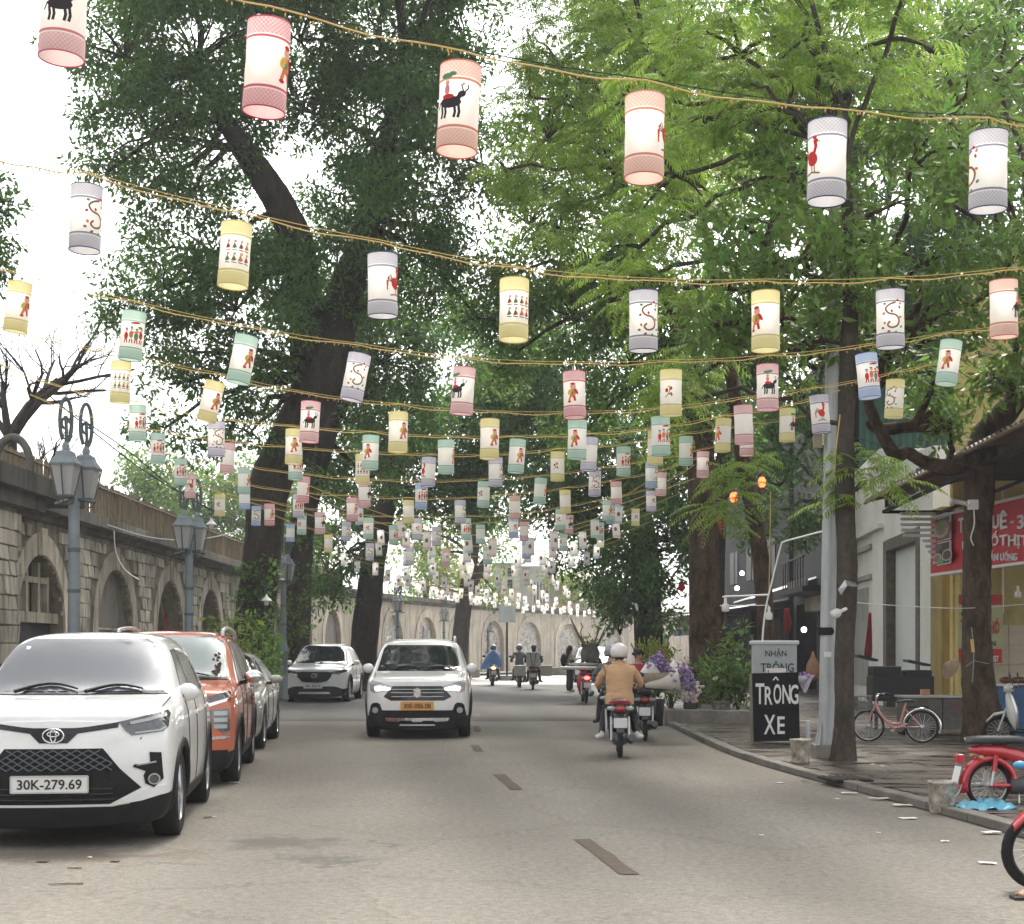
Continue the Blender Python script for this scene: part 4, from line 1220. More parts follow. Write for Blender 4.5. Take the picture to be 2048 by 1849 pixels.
tree('leaning dark tree standing behind the white car at the far left kerb',
     [(722, 1330, 53, 58), (730, 1260, 53, 54), (742, 1170, 53, 52), (755, 1080, 53, 46), (780, 980, 53, 36), (800, 880, 53, 26)],
     [(800, 960, 120, 80, 54, 2.4), (900, 900, 110, 90, 55, 2.4), (880, 1020, 100, 45, 54, 2.0), (680, 1010, 80, 60, 53, 2.0), (780, 860, 130, 80, 55, 2.6), (960, 960, 70, 60, 55, 1.8), (655, 1130, 60, 70, 52, 1.6), (700, 1085, 50, 50, 52, 1.4), (660, 1190, 50, 40, 52, 1.2), (960, 1030, 55, 40, 58, 1.6), (990, 950, 60, 60, 58, 2), (930, 830, 80, 70, 57, 2.2)],
     dens=1.9, n_per=58, rad=.72, size=.22, leafm=M_leafdark)
tree('slim forked tree in front of the painted far arches',
     [(915, 1345, 76, 36), (922, 1270, 76, 34), (932, 1190, 76, 32), (945, 1110, 76, 24), (955, 1040, 76, 18)],
     [(880, 1100, 60, 45, 76, 1.8), (1000, 1090, 60, 40, 76, 1.8), (930, 1020, 120, 55, 77, 2.4), (850, 1170, 50, 25, 75, 1.2), (990, 1185, 30, 18, 75, 1.0), (840, 1050, 70, 50, 76, 2)],
     side=[[(932, 1200, 76, 22), (955, 1150, 76, 18), (985, 1100, 76, 12)]],
     dens=.85, n_per=46, rad=.85, size=.25, leafm=M_leafmid)
# far right side trees
tree('dark bushy tree hanging low over the flower stall at the far right kerb',
     [(1300, 1345, 50, 60), (1296, 1240, 50, 56), (1290, 1120, 50, 54), (1270, 980, 50, 46), (1240, 850, 50, 36)],
     [(1180, 960, 110, 110, 50, 2.8), (1090, 880, 100, 100, 52, 2.8), (1290, 900, 110, 120, 49, 2.6), (1260, 1100, 80, 100, 48, 2.0), (1200, 1150, 40, 60, 48, 1.2), (1330, 1060, 70, 90, 47, 1.8), (1120, 1010, 70, 60, 51, 2.0), (1050, 800, 110, 100, 53, 2.8), (1290, 1220, 60, 60, 46, 1.3), (1240, 1250, 30, 80, 47, .9), (1000, 700, 110, 110, 54, 3), (1150, 740, 120, 110, 52, 3), (1230, 1200, 25, 60, 47, .8), (1100, 960, 70, 60, 52, 2), (1180, 1050, 60, 60, 50, 1.6), (1350, 960, 70, 80, 48, 2), (1380, 1090, 40, 70, 46, 1.2), (1340, 1150, 60, 50, 46, 1.4), (1030, 920, 60, 70, 56, 2.2), (1010, 820, 70, 70, 56, 2.4), (1060, 1040, 40, 40, 54, 1.3), (1160, 1130, 40, 40, 49, 1)],
     dens=2.1, n_per=60, rad=.68, size=.21, leafm=M_leafdark)
tree('massive brown-barked street tree rising from the planter on the right',
     [(1420, 1425, 34, 96), (1418, 1370, 34, 78), (1412, 1260, 34, 64), (1408, 1120, 34, 58), (1404, 980, 34, 56), (1395, 840, 34, 50), (1370, 700, 34.5, 40), (1330, 560, 35, 30)],
     [(1150, 620, 110, 100, 37, 2.4), (1260, 700, 110, 110, 36, 2.4), (1080, 560, 90, 90, 38, 2.2), (1340, 820, 80, 100, 35, 2.0), (1060, 430, 90, 80, 38, 2.2), (1180, 500, 120, 90, 37, 2.4), (1300, 560, 120, 100, 36, 2.4), (1010, 620, 60, 80, 38, 1.8), (1420, 700, 90, 110, 35, 2.2), (1170, 850, 70, 70, 37, 1.6), (1450, 840, 60, 70, 34, 1.5), (1040, 330, 70, 80, 38, 2), (1000, 720, 70, 70, 39, 1.8), (1010, 540, 50, 60, 38, 1.5)],
     dens=3.0, n_per=62, rad=.55, size=.165, leafm=M_leafmid, barkm=M_barkbrown)
# feathery trees on the right
FR = (.62, 13, .17, 5)
tree('feathery tree with thin brown leaning trunk between the planter and the parking sign',
     [(1540, 1400, 30, 46), (1533, 1300, 30, 36), (1525, 1150, 30, 34), (1508, 1030, 30, 34), (1485, 920, 30, 30), (1470, 800, 29, 26), (1440, 620, 28, 22), (1400, 420, 27, 16)],
     [(1120, 110, 130, 80, 29, 1.8), (1260, 180, 130, 80, 28, 1.8), (1090, 260, 110, 80, 29, 1.7), (1230, 330, 120, 80, 28, 1.8), (1130, 400, 100, 60, 29, 1.5), (1340, 80, 140, 90, 27, 1.8), (1400, 240, 120, 80, 26, 1.6), (1060, 180, 70, 60, 29, 1.2), (1250, 30, 150, 60, 29, 1.8), (1330, 430, 110, 70, 27, 1.5), (1010, 330, 60, 40, 29, 1), (1440, 1000, 36, 40, 29, .7), (1500, 950, 45, 40, 29, .7), (1240, -90, 250, 90, 28, 2.5), (1130, -270, 180, 110, 28, 3), (1250, -420, 220, 150, 25, 3.2)],
     kind='frond', fr=FR, dens=3.0, leafm=M_leaffeather, barkm=M_barkbrown, twig=.5)
FR2 = (.50, 13, .15, 5)
tree('feathery tree with straight trunk beside the grey utility pole',
     [(1685, 1532, 18.4, 48), (1688, 1440, 18.4, 38), (1690, 1300, 18.4, 38), (1694, 1150, 18.4, 40), (1690, 1000, 18.4, 38), (1692, 850, 18.4, 34), (1698, 690, 18.3, 34), (1700, 520, 18, 28), (1690, 340, 17.8, 20)],
     [(1480, 90, 130, 90, 19, 1.1), (1620, 60, 120, 80, 18.5, 1.1), (1560, 190, 120, 80, 18, 1.1), (1430, 220, 110, 80, 19, 1.1), (1700, 170, 110, 80, 18, 1.0), (1350, 330, 100, 80, 19.5, 1.1), (1330, 180, 90, 70, 20, 1.0), (1280, 480, 90, 60, 20, .9), (1370, 560, 100, 70, 19.5, .9), (1220, 590, 70, 50, 20.5, .8), (1400, 740, 90, 45, 20, .8), (1330, 800, 60, 35, 20.5, .7), (1730, 960, 30, 20, 18.2, .25), (1780, 60, 130, 80, 18, 1.1), (1560, -80, 300, 90, 19, 1.4), (1560, -300, 300, 120, 18, 2.2)],
     kind='frond', fr=FR2, dens=4.6, leafm=M_leaffeather, barkm=M_barkgrey, twig=.5)
tree('broad-leaved tree with thick forked trunk in front of the red shop sign',
     [(1972, 1500, 22.3, 92), (1962, 1420, 22.3, 72), (1955, 1300, 22.3, 58), (1953, 1150, 22.3, 54), (1958, 1000, 22.3, 56), (1965, 900, 22.3, 64), (1990, 850, 22.2, 56), (2030, 800, 22, 44), (2080, 700, 22, 34)],
     [(1480, 430, 120, 80, 17.5, .9), (1600, 500, 120, 90, 17.5, .9), (1450, 560, 110, 70, 18, .9), (1560, 620, 110, 70, 18, .9), (1720, 420, 120, 90, 18, 1.0), (1850, 500, 120, 90, 18.5, 1.0), (1700, 560, 120, 90, 18.5, 1.0), (1960, 420, 110, 100, 19, 1.0), (1830, 640, 110, 80, 19.5, 1.0), (1960, 620, 110, 90, 20, 1.0), (1480, 680, 90, 60, 18.5, .7), (1600, 720, 90, 50, 19, .7), (1880, 740, 90, 60, 21, .9), (1980, 740, 80, 60, 21.5, .9), (1870, 810, 60, 45, 21.8, .6), (1900, 860, 40, 35, 22, .5), (1820, 320, 120, 80, 19, 1.0), (1990, 300, 90, 80, 20, 1.0), (1600, 350, 110, 70, 18, .9), (1900, 220, 130, 80, 21, 1.2), (1880, 100, 150, 90, 22, 1.4), (2000, 140, 90, 90, 22, 1.2), (1420, 640, 60, 50, 18, .6), (2030, 650, 70, 90, 20, .7), (1990, 560, 70, 70, 19.5, .7), (2020, 760, 50, 40, 21, .5)],
     side=[[(1958, 905, 22.3, 50), (1900, 935, 22.2, 36), (1850, 925, 22.1, 26), (1815, 905, 22, 24), (1795, 912, 22, 30), (1775, 890, 22, 26), (1750, 840, 21.9, 22), (1735, 800, 21.8, 20), (1730, 790, 21.8, 14)], [(1900, 850, 22, 30), (1830, 853, 22, 26), (1760, 858, 22, 24), (1738, 840, 22, 22)]],
     dens=5.2, n_per=40, rad=.34, size=.155, aspect=.36, leafm=M_leafbroad, barkm=M_barkbrown, twig=.35, droop=.2)
tree('tall light green tree crowning the right side behind the feathery trees', [(1432, 1300, 42, 34), (1440, 1000, 42, 30), (1480, 700, 40, 26), (1560, 400, 38, 20)],
     [(1500, 120, 150, 110, 35, 2.4), (1680, 60, 150, 110, 36, 2.4), (1860, 80, 150, 110, 36, 2.4), (2000, 60, 110, 110, 36, 2.2), (1350, 200, 140, 110, 36, 2.4), (1230, 120, 120, 100, 36, 2.3), (1760, 220, 150, 110, 36, 2.4), (1940, 230, 130, 110, 36, 2.3), (1600, 280, 140, 110, 36, 2.3), (1460, 340, 120, 90, 36, 2.2), (1150, 250, 90, 90, 37, 2.0), (1280, 380, 110, 90, 37, 2.2)],
     dens=2.9, n_per=66, rad=.62, size=.20, leafm=M_leafmid, twig=.12)
# left edge, bare tree and hazy trees beyond the viaduct
tree('tree crown cut by the left edge of the picture beside the dark lantern', [(-60, 1250, 26, 40), (-55, 800, 26, 34), (-45, 500, 26, 24), (-30, 380, 26, 16)],
     [(-20, 400, 45, 45, 26, .6), (-15, 490, 45, 45, 26, .6), (-60, 440, 60, 90, 26, .8), (-10, 540, 35, 30, 26, .4)], dens=4.5, n_per=60, rad=.35, size=.13, leafm=M_leafdark)
bt_path = [(-30, 1300, 38, 50), (-20, 1050, 38, 44), (5, 950, 38, 36), (20, 880, 38, 30)]
def bare(label, path, tips, depth=4, name='bare_tree'):
    path = pathpx(path); path[0][0].z = -.04; base = path[0][0].copy()
    root = thing(name, label, 'tree', base)
    mb = MB(base); trunk_tube(mb, path)
    rr = random.Random(3)
    tw = MB(base)
    def grow(a, dr, L, r, lv):
        pts = [a]; rs = [r]
        dcur = dr.copy()
        for k in range(4):
            dcur = (dcur + Vector((rr.gauss(0, .16), rr.gauss(0, .16), rr.gauss(0.03, .14)))).normalized()
            pts.append(pts[-1] + dcur * L / 4); rs.append(r * (1 - .12 * (k + 1)))
        (mb if lv < 2 else tw).tube(pts, rs, 6 if lv < 2 else 4, caps=False)
        if lv >= depth: return
        for k in range(rr.randint(3, 5)):
            j = rr.randint(2, 4)
            nd_ = (dcur + Vector((rr.gauss(0, .55), rr.gauss(0, .55), rr.gauss(.1, .45)))).normalized()
            grow(pts[j], nd_, L * rr.uniform(.55, .8), rs[j] * .55, lv + 1)
    for (x, y, d, w) in tips:
        a = path[-1][0]; b = P(x, y, d)
        grow(a, (b - a).normalized(), (b - a).length, w * d / FPX / 2, 0)
    mb.build('trunk', M_bark, root, fix=False); tw.build('twigs', M_bark, root, fix=False)
    return root
bare('bare leafless tree with forked dark limbs behind the viaduct at the left', bt_path, [(70, 730, 38, 26), (115, 700, 38, 22), (20, 760, 38, 20), (105, 760, 37, 18), (-20, 780, 38, 16)])
bare('second bare twiggy tree low behind the first lamp on the viaduct', [(70, 1200, 44, 24), (75, 1040, 44, 18), (80, 980, 44, 14)], [(60, 900, 44, 9), (120, 900, 44, 9), (95, 880, 44, 8), (150, 930, 44, 8), (20, 930, 44, 7)], depth=3)
for i, (lab, x, y, d, bl) in enumerate([
    ('hazy round tree behind the viaduct between the first two lamps', 290, 1150, 75, [(290, 930, 55, 40, 75, 2.2), (260, 975, 50, 40, 75, 2), (330, 985, 60, 40, 75, 2), (285, 1030, 70, 40, 75, 2)]),
    ('wide hazy tree behind the viaduct left of the second lamp', 420, 1180, 80, [(390, 990, 70, 50, 80, 2.6), (470, 1010, 70, 55, 80, 2.6), (420, 1060, 110, 45, 80, 2.6), (500, 960, 50, 45, 80, 2.2), (350, 1040, 60, 40, 80, 2.2)]),
    ('hazy tree behind the viaduct beside the big left trunk', 560, 1200, 85, [(560, 1010, 60, 60, 85, 2.6), (600, 1080, 70, 55, 85, 2.6), (520, 1090, 60, 45, 85, 2.6)])]):
    tree(lab, [(x, y, d, 26), (x, y - 60, d, 24), (x, y - 120, d, 16)], bl, dens=1.1, n_per=52, rad=.95, size=.30, leafm=M_leafmid, group=None)
tree('tree beyond the far wall beside the green-roofed house', [(1180, 1260, 122, 14), (1182, 1200, 122, 12)], [(1170, 1170, 60, 28, 122, 3), (1215, 1190, 45, 26, 122, 3), (1120, 1150, 25, 18, 122, 2.2)], dens=.55, n_per=50, rad=1.3, size=.4, leafm=M_leafyellow)
tree('pale green tree beyond the far wall left of the green-roofed house', [(850, 1230, 112, 16), (852, 1160, 112, 12)], [(840, 1120, 60, 30, 112, 3), (900, 1130, 60, 30, 112, 3), (960, 1150, 40, 26, 112, 3), (880, 1165, 80, 25, 110, 3)], dens=.6, n_per=50, rad=1.3, size=.38, leafm=M_leafyellow)
tree('dense dark tree over the dark shops behind the utility pole', [(1662, 1300, 43, 22), (1662, 1000, 43, 22), (1640, 850, 44, 20)], [(1600, 760, 130, 110, 44, 2.5), (1720, 640, 130, 120, 43, 2.5), (1500, 640, 130, 120, 44, 2.5), (1850, 560, 130, 120, 42, 2.5), (1990, 480, 120, 120, 41, 2.5), (1620, 470, 150, 110, 44, 2.6), (1780, 380, 150, 110, 43, 2.6), (1960, 300, 130, 110, 42, 2.6), (1960, 690, 110, 90, 40, 2), (1560, 880, 80, 60, 42, 1.5), (1500, 800, 80, 90, 46, 2), (1560, 960, 70, 50, 45, 1.6), (1470, 900, 50, 60, 46, 1.5), (1580, 1040, 60, 45, 42, 1.2), (1500, 1040, 40, 50, 42, 1)], dens=2.1, n_per=60, rad=.62, size=.21, leafm=M_leafdark)

MULT = 1.2  # two trees out of view, added for windscreen reflections and less glare
for i, (x, y, lab) in enumerate([(-7.5, -9, 'unseen street tree added behind the viewpoint on the left for windscreen reflections'), (5.5, -12, 'unseen street tree added behind the viewpoint on the right for windscreen reflections')]):
    base = Vector((x, y, -.04)); root = thing('tree', lab, 'tree', base)
    mb = MB(base); trunk_tube(mb, [(Vector((x, y, z)), r_) for z, r_ in ((0, .4), (2.5, .34), (5, .3), (8, .2), (11, .1))])
    n = 60
    cs = np.array([x, y, 9.0]) + norm(rng.normal(0, 1, (n, 3))) * (rng.random((n, 1)) ** .4) * np.array([4.5, 4.5, 3.2])
    for c_ in cs[::4]: limb(mb, Vector((x, y, 6)), Vector(c_), .1, .02)
    mb.build('trunk', M_bark, root, fix=False)
    link('crown', quads_mesh('crown', leaves(cs, 90, .9, .3) - np.array(base), M_leafdark), root)
# ================================================================ cars
def bvh_of(me):
    bm = bmesh.new(); bm.from_mesh(me)
    t = BVHTree.FromBMesh(bm); bm.free()
    return t
AX = {'front': (lambda a, b: Vector((a, -3, b)), Vector((0, 1, 0))), 'right': (lambda a, b: Vector((3, a, b)), Vector((-1, 0, 0))), 'left': (lambda a, b: Vector((-3, a, b)), Vector((1, 0, 0))),
      'rear': (lambda a, b: Vector((a, 9, b)), Vector((0, -1, 0))), 'top': (lambda a, b: Vector((a, b, 4)), Vector((0, 0, -1)))}
def hit(bvh, axis, a, b):
    f, d = AX[axis]
    o = f(a, b)
    loc, nn, i, dist = bvh.ray_cast(o, d, 20)
    if loc is None:
        loc, nn, i, dist = bvh.find_nearest(o + d * 3.2)
    if nn.dot(d) > 0: nn = -nn
    return loc, nn
def fit_poly(bvh, poly, axis, res=.06, off=.006, depth=.012):
    """outline laid onto the body from one side and given a little thickness; returns (verts, faces)"""
    bm = bmesh.new()
    vs = [bm.verts.new((a, b, 0)) for a, b in poly]
    bm.faces.new(vs)
    bmesh.ops.triangulate(bm, faces=bm.faces[:])
    for _ in range(6):
        es = [e for e in bm.edges if e.calc_length() > res * 1.3]
        if not es: break
        bmesh.ops.subdivide_edges(bm, edges=es, cuts=1)
        bmesh.ops.triangulate(bm, faces=[f for f in bm.faces if len(f.verts) > 3])
        bmesh.ops.beautify_fill(bm, faces=bm.faces[:], edges=[e for e in bm.edges if not e.is_boundary])
    bm.verts.index_update()
    V, N = [], []
    for v in bm.verts:
        l, nn = hit(bvh, axis, v.co.x, v.co.y)
        dr = AX[axis][1]
        nn2 = (nn * .6 - dr * .4).normalized()
        V.append(l + nn2 * off); N.append(nn2)
    F = [tuple(v.index for v in f.verts) for f in bm.faces]
    SV, SF = [], []
    for e in bm.edges:
        if e.is_boundary:
            a, b = e.verts[0].index, e.verts[1].index
            k = len(SV)
            SV += [V[a], V[b], V[b] - N[b] * (off + depth), V[a] - N[a] * (off + depth)]
            SF.append((k, k + 1, k + 2, k + 3))
    bm.free()
    return V, F, SV, SF
def panel(bvh, polys, axis, name, m, parent, res=.06, off=.006, depth=.012):
    mb = MB()
    if polys and not isinstance(polys[0][0], (tuple, list)): polys = [polys]
    for p in polys:
        V, F, SV, SF = fit_poly(bvh, p, axis, res, off, depth)
        mb.add(V, F, 0, True); mb.add(SV, SF, 0, False)
    return mb.build(name, m, parent)
def mir(poly): return [(-a, b) for a, b in poly]
def both(poly): return [poly, mir(poly)]
def circ(cx, cz, r, n=16, rz=None): return [(cx + r * math.cos(2 * PI * i / n), cz + (rz or r) * math.sin(2 * PI * i / n)) for i in range(n)]

def car_body(S, W, L, wheels, wr, m, nose_bow=.20, tail_bow=.10, facep=None):
    """loft of cross-sections; wheel wells cut out"""
    hw = W / 2
    def sec(st):
        y, wm, zb, zbelt, wt, zt, zc = st
        w = hw * wm
        t = hw * wt
        return [(0, zb), (.72 * w, zb), (.965 * w, zb + .06), (w, lerp(zb, zbelt, .42)), (.995 * w, zbelt - .12), (.965 * w, zbelt), (lerp(.955 * w, t, .5), lerp(zbelt, zt, .5) + .01), (t, zt), (.62 * t, lerp(zt, zc, .75)), (0, zc)]
    secs = [sec(s) for s in S]
    ys = [s[0] for s in S]
    n = len(secs[0])
    bm = bmesh.new()
    grid = []
    def shift(i, x, z):
        y = ys[i]
        bow = nose_bow * max(0, 1 - y / .9) - 0
        d = bow * (abs(x) / hw) ** 2.4
        if i == 0 and facep: d += facep(z)
        bt = tail_bow * max(0, 1 - (L - y) / .7)
        d -= bt * (abs(x) / hw) ** 2.4
        return y + d
    for i, s in enumerate(secs):
        right = [bm.verts.new((x, shift(i, x, z), z)) for x, z in s]
        left = [right[j] if s[j][0] == 0 else bm.verts.new((-s[j][0], shift(i, s[j][0], s[j][1]), s[j][1])) for j in range(n)]
        grid.append((right, left))
    for (r0, l0), (r1, l1) in zip(grid, grid[1:]):
        for j in range(n - 1):
            bm.faces.new([v for v in dict.fromkeys((r0[j], r0[j + 1], r1[j + 1], r1[j]))])
            bm.faces.new([v for v in dict.fromkeys((l0[j], l1[j], l1[j + 1], l0[j + 1]))])
    K = 7
    for e, (r, l) in ((0, grid[0]), (len(secs) - 1, grid[-1])):
        rows = []
        for j in range(n):
            if r[j] is l[j]: rows.append([r[j]]); continue
            row = [r[j]]
            for k in range(1, K):
                x = lerp(r[j].co.x, -r[j].co.x, k / K)
                row.append(bm.verts.new((x, shift(e, x, r[j].co.z), r[j].co.z)))
            row.append(l[j]); rows.append(row)
        for a, b in zip(rows, rows[1:]):
            if len(a) == 1:
                for k in range(len(b) - 1): bm.faces.new((a[0], b[k], b[k + 1]))
            elif len(b) == 1:
                for k in range(len(a) - 1): bm.faces.new((a[k], a[k + 1], b[0]))
            else:
                for k in range(K): bm.faces.new((a[k], a[k + 1], b[k + 1], b[k]))
    bmesh.ops.recalc_face_normals(bm, faces=bm.faces)
    me = bpy.data.meshes.new('body'); bm.to_mesh(me); bm.free()
    o = bpy.data.objects.new('tmp_body', me); C.objects.link(o)
    ss = o.modifiers.new('s', 'SUBSURF'); ss.levels = 2; ss.render_levels = 2
    cut = MB()
    for y in wheels:
        for sx in (-1, 1):
            cut.lathe([(wr + .055, -.24), (wr + .055, .3)], c=(sx * (hw - .02), y, wr + .01), n=28, M=Matrix.Rotation(R(90), 3, 'Y'), cap=True)
    co = cut.build('tmp_cut', M_blk)
    bo = o.modifiers.new('b', 'BOOLEAN'); bo.operation = 'DIFFERENCE'; bo.object = co; bo.solver = 'EXACT'
    ss2 = None
    dg = bpy.context.evaluated_depsgraph_get()
    out = bpy.data.meshes.new_from_object(o.evaluated_get(dg))
    bo.show_viewport = False
    dg.update()
    whole = bpy.data.meshes.new_from_object(o.evaluated_get(bpy.context.evaluated_depsgraph_get()))
    bpy.data.objects.remove(o); bpy.data.objects.remove(co)
    out.materials.clear(); out.materials.append(m); out.materials.append(M_blk)
    out.polygons.foreach_set('use_smooth', [True] * len(out.polygons))
    mi = [0] * len(out.polygons)
    for p in out.polygons:
        c = p.center
        if any(math.hypot(c.y - y, c.z - wr) < wr + .054 and abs(c.x) < hw + .03 and abs(c.x) > hw - .30 for y in wheels): mi[p.index] = 1
    for p in out.polygons:
        if p.center.z < .205: mi[p.index] = 1
    out.polygons.foreach_set('material_index', mi)
    out.set_sharp_from_angle(angle=R(42))
    out.update()
    return out, bvh_of(whole)

def wheel_meshes(r, w=.21, spokes=5, rimm=None):
    M_ = Matrix.Rotation(R(90), 3, 'Y')
    t = MB(); t.lathe([(r * .64, -w * .42), (r * .9, -w / 2), (r * .985, -w * .42), (r, -w * .2), (r, w * .2), (r * .985, w * .42), (r * .9, w / 2), (r * .64, w * .42)], n=30, M=M_)
    q = MB(); q.lathe([(r * .66, w * .44), (r * .62, w * .30), (r * .60, -w * .3), (r * .64, -w * .4)], n=30, M=M_)
    q.lathe([(r * .60, -.02), (.001, -.02)], n=24, M=M_, m=1)
    for k in range(spokes):
        a = 2 * PI * k / spokes
        for da in (-.13, .13):
            q.bar((w * .36, r * .1 * math.cos(a), r * .1 * math.sin(a)), (w * .30, r * .63 * math.cos(a + da), r * .63 * math.sin(a + da)), r * .12, .03)
    q.lathe([(.001, w * .42), (r * .14, w * .40), (r * .15, w * .3)], n=14, M=M_)
    return t.mesh('tyre', M_tyre), q.mesh('rim', [rimm or M_rim, M_blk])

def wheels(root, W, ys, r, w=.21, spokes=5, rimm=None):
    tm, rm = wheel_meshes(r, w, spokes, rimm)
    for y in ys:
        for sx in (1, -1):
            t = link('wheel', tm, root, (sx * (W / 2 - w / 2 - .015), y, r), (0, 0, 0 if sx > 0 else PI))
            link('rim', rm, t)

def mirror(root, bvh, x, y, z, m, s=1.0, m2=None, w=.21, h=.135):
    for sx in (1, -1):
        mb = MB()
        c = Vector((sx * (x + w * .5), y, z))
        mb.ell(c, (w * .5, .085 * s, h * .5), n=14)
        o = mb.build('side_mirror', m, root)
        st = MB(); st.bar((sx * (x - .08), y + .04, z - h * .5), (sx * (x + .03), y + .02, z - h * .38), .07, .045); st.ell(c + Vector((0, .055, -.004)), (w * .44, .05, h * .42), n=12)
        st.build('mirror_foot', m2 or M_blk, o)

def plate(root, bvh, text, z, w=.52, h=.115, x=0.0, m=None, off=.02):
    l, nn = hit(bvh, 'front', x, z)
    mb = MB(); mb.box((x, l.y - off, z), (w, .012, h))
    p = mb.build('number_plate', m or M_plate, root, bevel=.003)
    if text:
        link('plate_text', text_mesh(text, M_ink, w=w * .84, h=h * .62, depth=.004, bold=.012), p, (x, l.y - off - .0085, z))
    fr = MB()
    for a, b in (((-w / 2, -h / 2), (w / 2, -h / 2)), ((-w / 2, h / 2), (w / 2, h / 2)), ((-w / 2, -h / 2), (-w / 2, h / 2)), ((w / 2, -h / 2), (w / 2, h / 2))):
        fr.bar((x + a[0], l.y - off - .004, z + a[1]), (x + b[0], l.y - off - .004, z + b[1]), .012, .012)
    fr.build('plate_frame', M_silver if not m else m, p)
    return p

def wipers(root, bvh, z0, x0, y_guess=1.0):
    mb = MB()
    for xa, xb, dz in ((-.45, .02, .05), (.1, .52, .04)):
        pts = []
        for k in range(7):
            t = k / 6
            x = lerp(xa, xb, t) + x0
            l, nn = hit(bvh, 'front', x, z0 + dz * math.sin(PI * t) + .02 * t)
            pts.append(l + nn * .03)
        mb.tube(pts, [.016, .014, .012, .011, .010, .009, .007], 6)
    mb.build('wipers', M_blk, root)

def arch_trim(root, bvh, ys, r, W, m):
    for y in ys:
        for sx in (1, -1):
            mb = MB(); pts = []
            for a in np.linspace(-.25, PI + .25, 22):
                rr_ = r + .075
                yy, zz = y + rr_ * math.cos(a), r + rr_ * math.sin(a)
                l, nn = hit(bvh, 'right' if sx > 0 else 'left', yy, max(zz, .2))
                pts.append(Vector((l.x - sx * .008, yy, zz)))
            mb.tube(pts, .036, 6)
            mb.build('arch_trim', m, root)

def side_glass(root, bvh, polys, m=None, res=.09):
    for ax in ('right', 'left'):
        for p in polys:
            panel(bvh, p, ax, 'side_window', m or M_blkgl, root, res=res, off=.006)

def windscreen(root, bvh, poly, m, border=.03):
    z0 = min(b for a, b in poly); z1 = max(b for a, b in poly)
    w0 = max(a for a, b in poly); w1 = max(a for a, b in poly if b > z1 - .04)
    def xmax(z):
        last = None; x = 0.0
        while x < 1.0:
            l, nn, i, ds = bvh.ray_cast(Vector((x, -3, z)), Vector((0, 1, 0)), 20)
            if l is None or (last is not None and (l.y - last > .09)) or nn.y > -.12: break
            last = l.y; x += .02
        return x - .02
    def outline(bd):
        zz = [lerp(z0 - bd * .6, z1 + bd, k / 7) for k in range(8)]
        sd = []
        for z in zz:
            x = min(lerp(w0, w1, (z - z0) / (z1 - z0)) + bd, xmax(z) - .035 + bd)
            sd.append((x, z))
        x, z = sd[-1]; sd[-1] = (x - .05, z)
        return sd + [(-a, b) for a, b in reversed(sd)]
    poly = outline(0.0); big = outline(border)
    s = panel(bvh, big, 'front', 'screen_surround', M_blkgl, root, res=.07, off=.009)
    return panel(bvh, poly, 'front', 'windscreen', m, root, res=.10, off=.015)

def corner_skirt(root, bvh, z1=.38):
    for ax in ('right', 'left'):
        panel(bvh, [(.10, z1 - .01), (.42, z1 + .02), (.42, .19), (.10, .19)], ax, 'bumper_skirt', M_blk, root, off=.010)
def doors(root, bvh, ys, z0, z1, handles, m):
    for ax, sx in (('right', 1), ('left', -1)):
        mb = MB()
        for y in ys:
            pts = []
            for k in range(10):
                l, nn = hit(bvh, ax, y, lerp(z0, z1, k / 9)); pts.append(l + nn * .001)
            mb.tube(pts, .006, 4)
        mb.build('door_seam', M_blk, root)
        for (y, z) in handles:
            l, nn = hit(bvh, ax, y, z)
            hb = MB(); hb.bar(l + Vector((sx * .025, -.09, 0)), l + Vector((sx * .025, .09, 0)), .025, .03)
            hb.build('door_handle', m, root, bevel=.008)
def hood_line(root, bvh, pts2, name='bonnet_seam', w=.005):
    for s in (1, -1):
        mb = MB(); pts = []
        for (x, y) in pts2:
            l, nn = hit(bvh, 'top', s * x, y); pts.append(l + nn * .001)
        mb.tube(pts, w, 4); mb.build(name, M_blk, root)
def rails(root, x, y0, y1, z, h, m, bvh=None):
    for s in (1, -1):
        mb = MB()
        pts = [(s * x, y0, z), (s * x, y0 + .03, z + h * .75), (s * x, y0 + .14, z + h), (s * (x - .01), lerp(y0, y1, .5), z + h + .015), (s * x, y1 - .14, z + h), (s * x, y1 - .02, z + h * .6), (s * x, y1, z)]
        P2 = catmull([Vector(p) for p in pts], 5)
        if bvh:
            for p in P2:
                l, nn = hit(bvh, 'top', p.x, p.y); p.z = l.z + (p.z - z) * .8 + .012
        mb.tube(P2, .024, 8); mb.build('roof_rail', m, root)
def lattice(root, bvh, x0, x1, z0, z1, nx, nz, m, clip, off=.016, r=.006):
    mb = MB()
    for sgn in (1, -1):
        for k in range(-nz, nx + nz):
            pts = []
            for q in range(2 * nz + 1):
                t = q / (2 * nz)
                x = x0 + (k + sgn * t * nz) * (x1 - x0) / nx
                z = lerp(z0, z1, t)
                if abs(x) < clip(z):
                    l, nn = hit(bvh, 'front', x, z); pts.append(l + Vector((0, -off, 0)))
                elif pts: break
            if len(pts) > 1: mb.tube(pts, r, 4)
    return mb.build('grille_mesh', m, root)

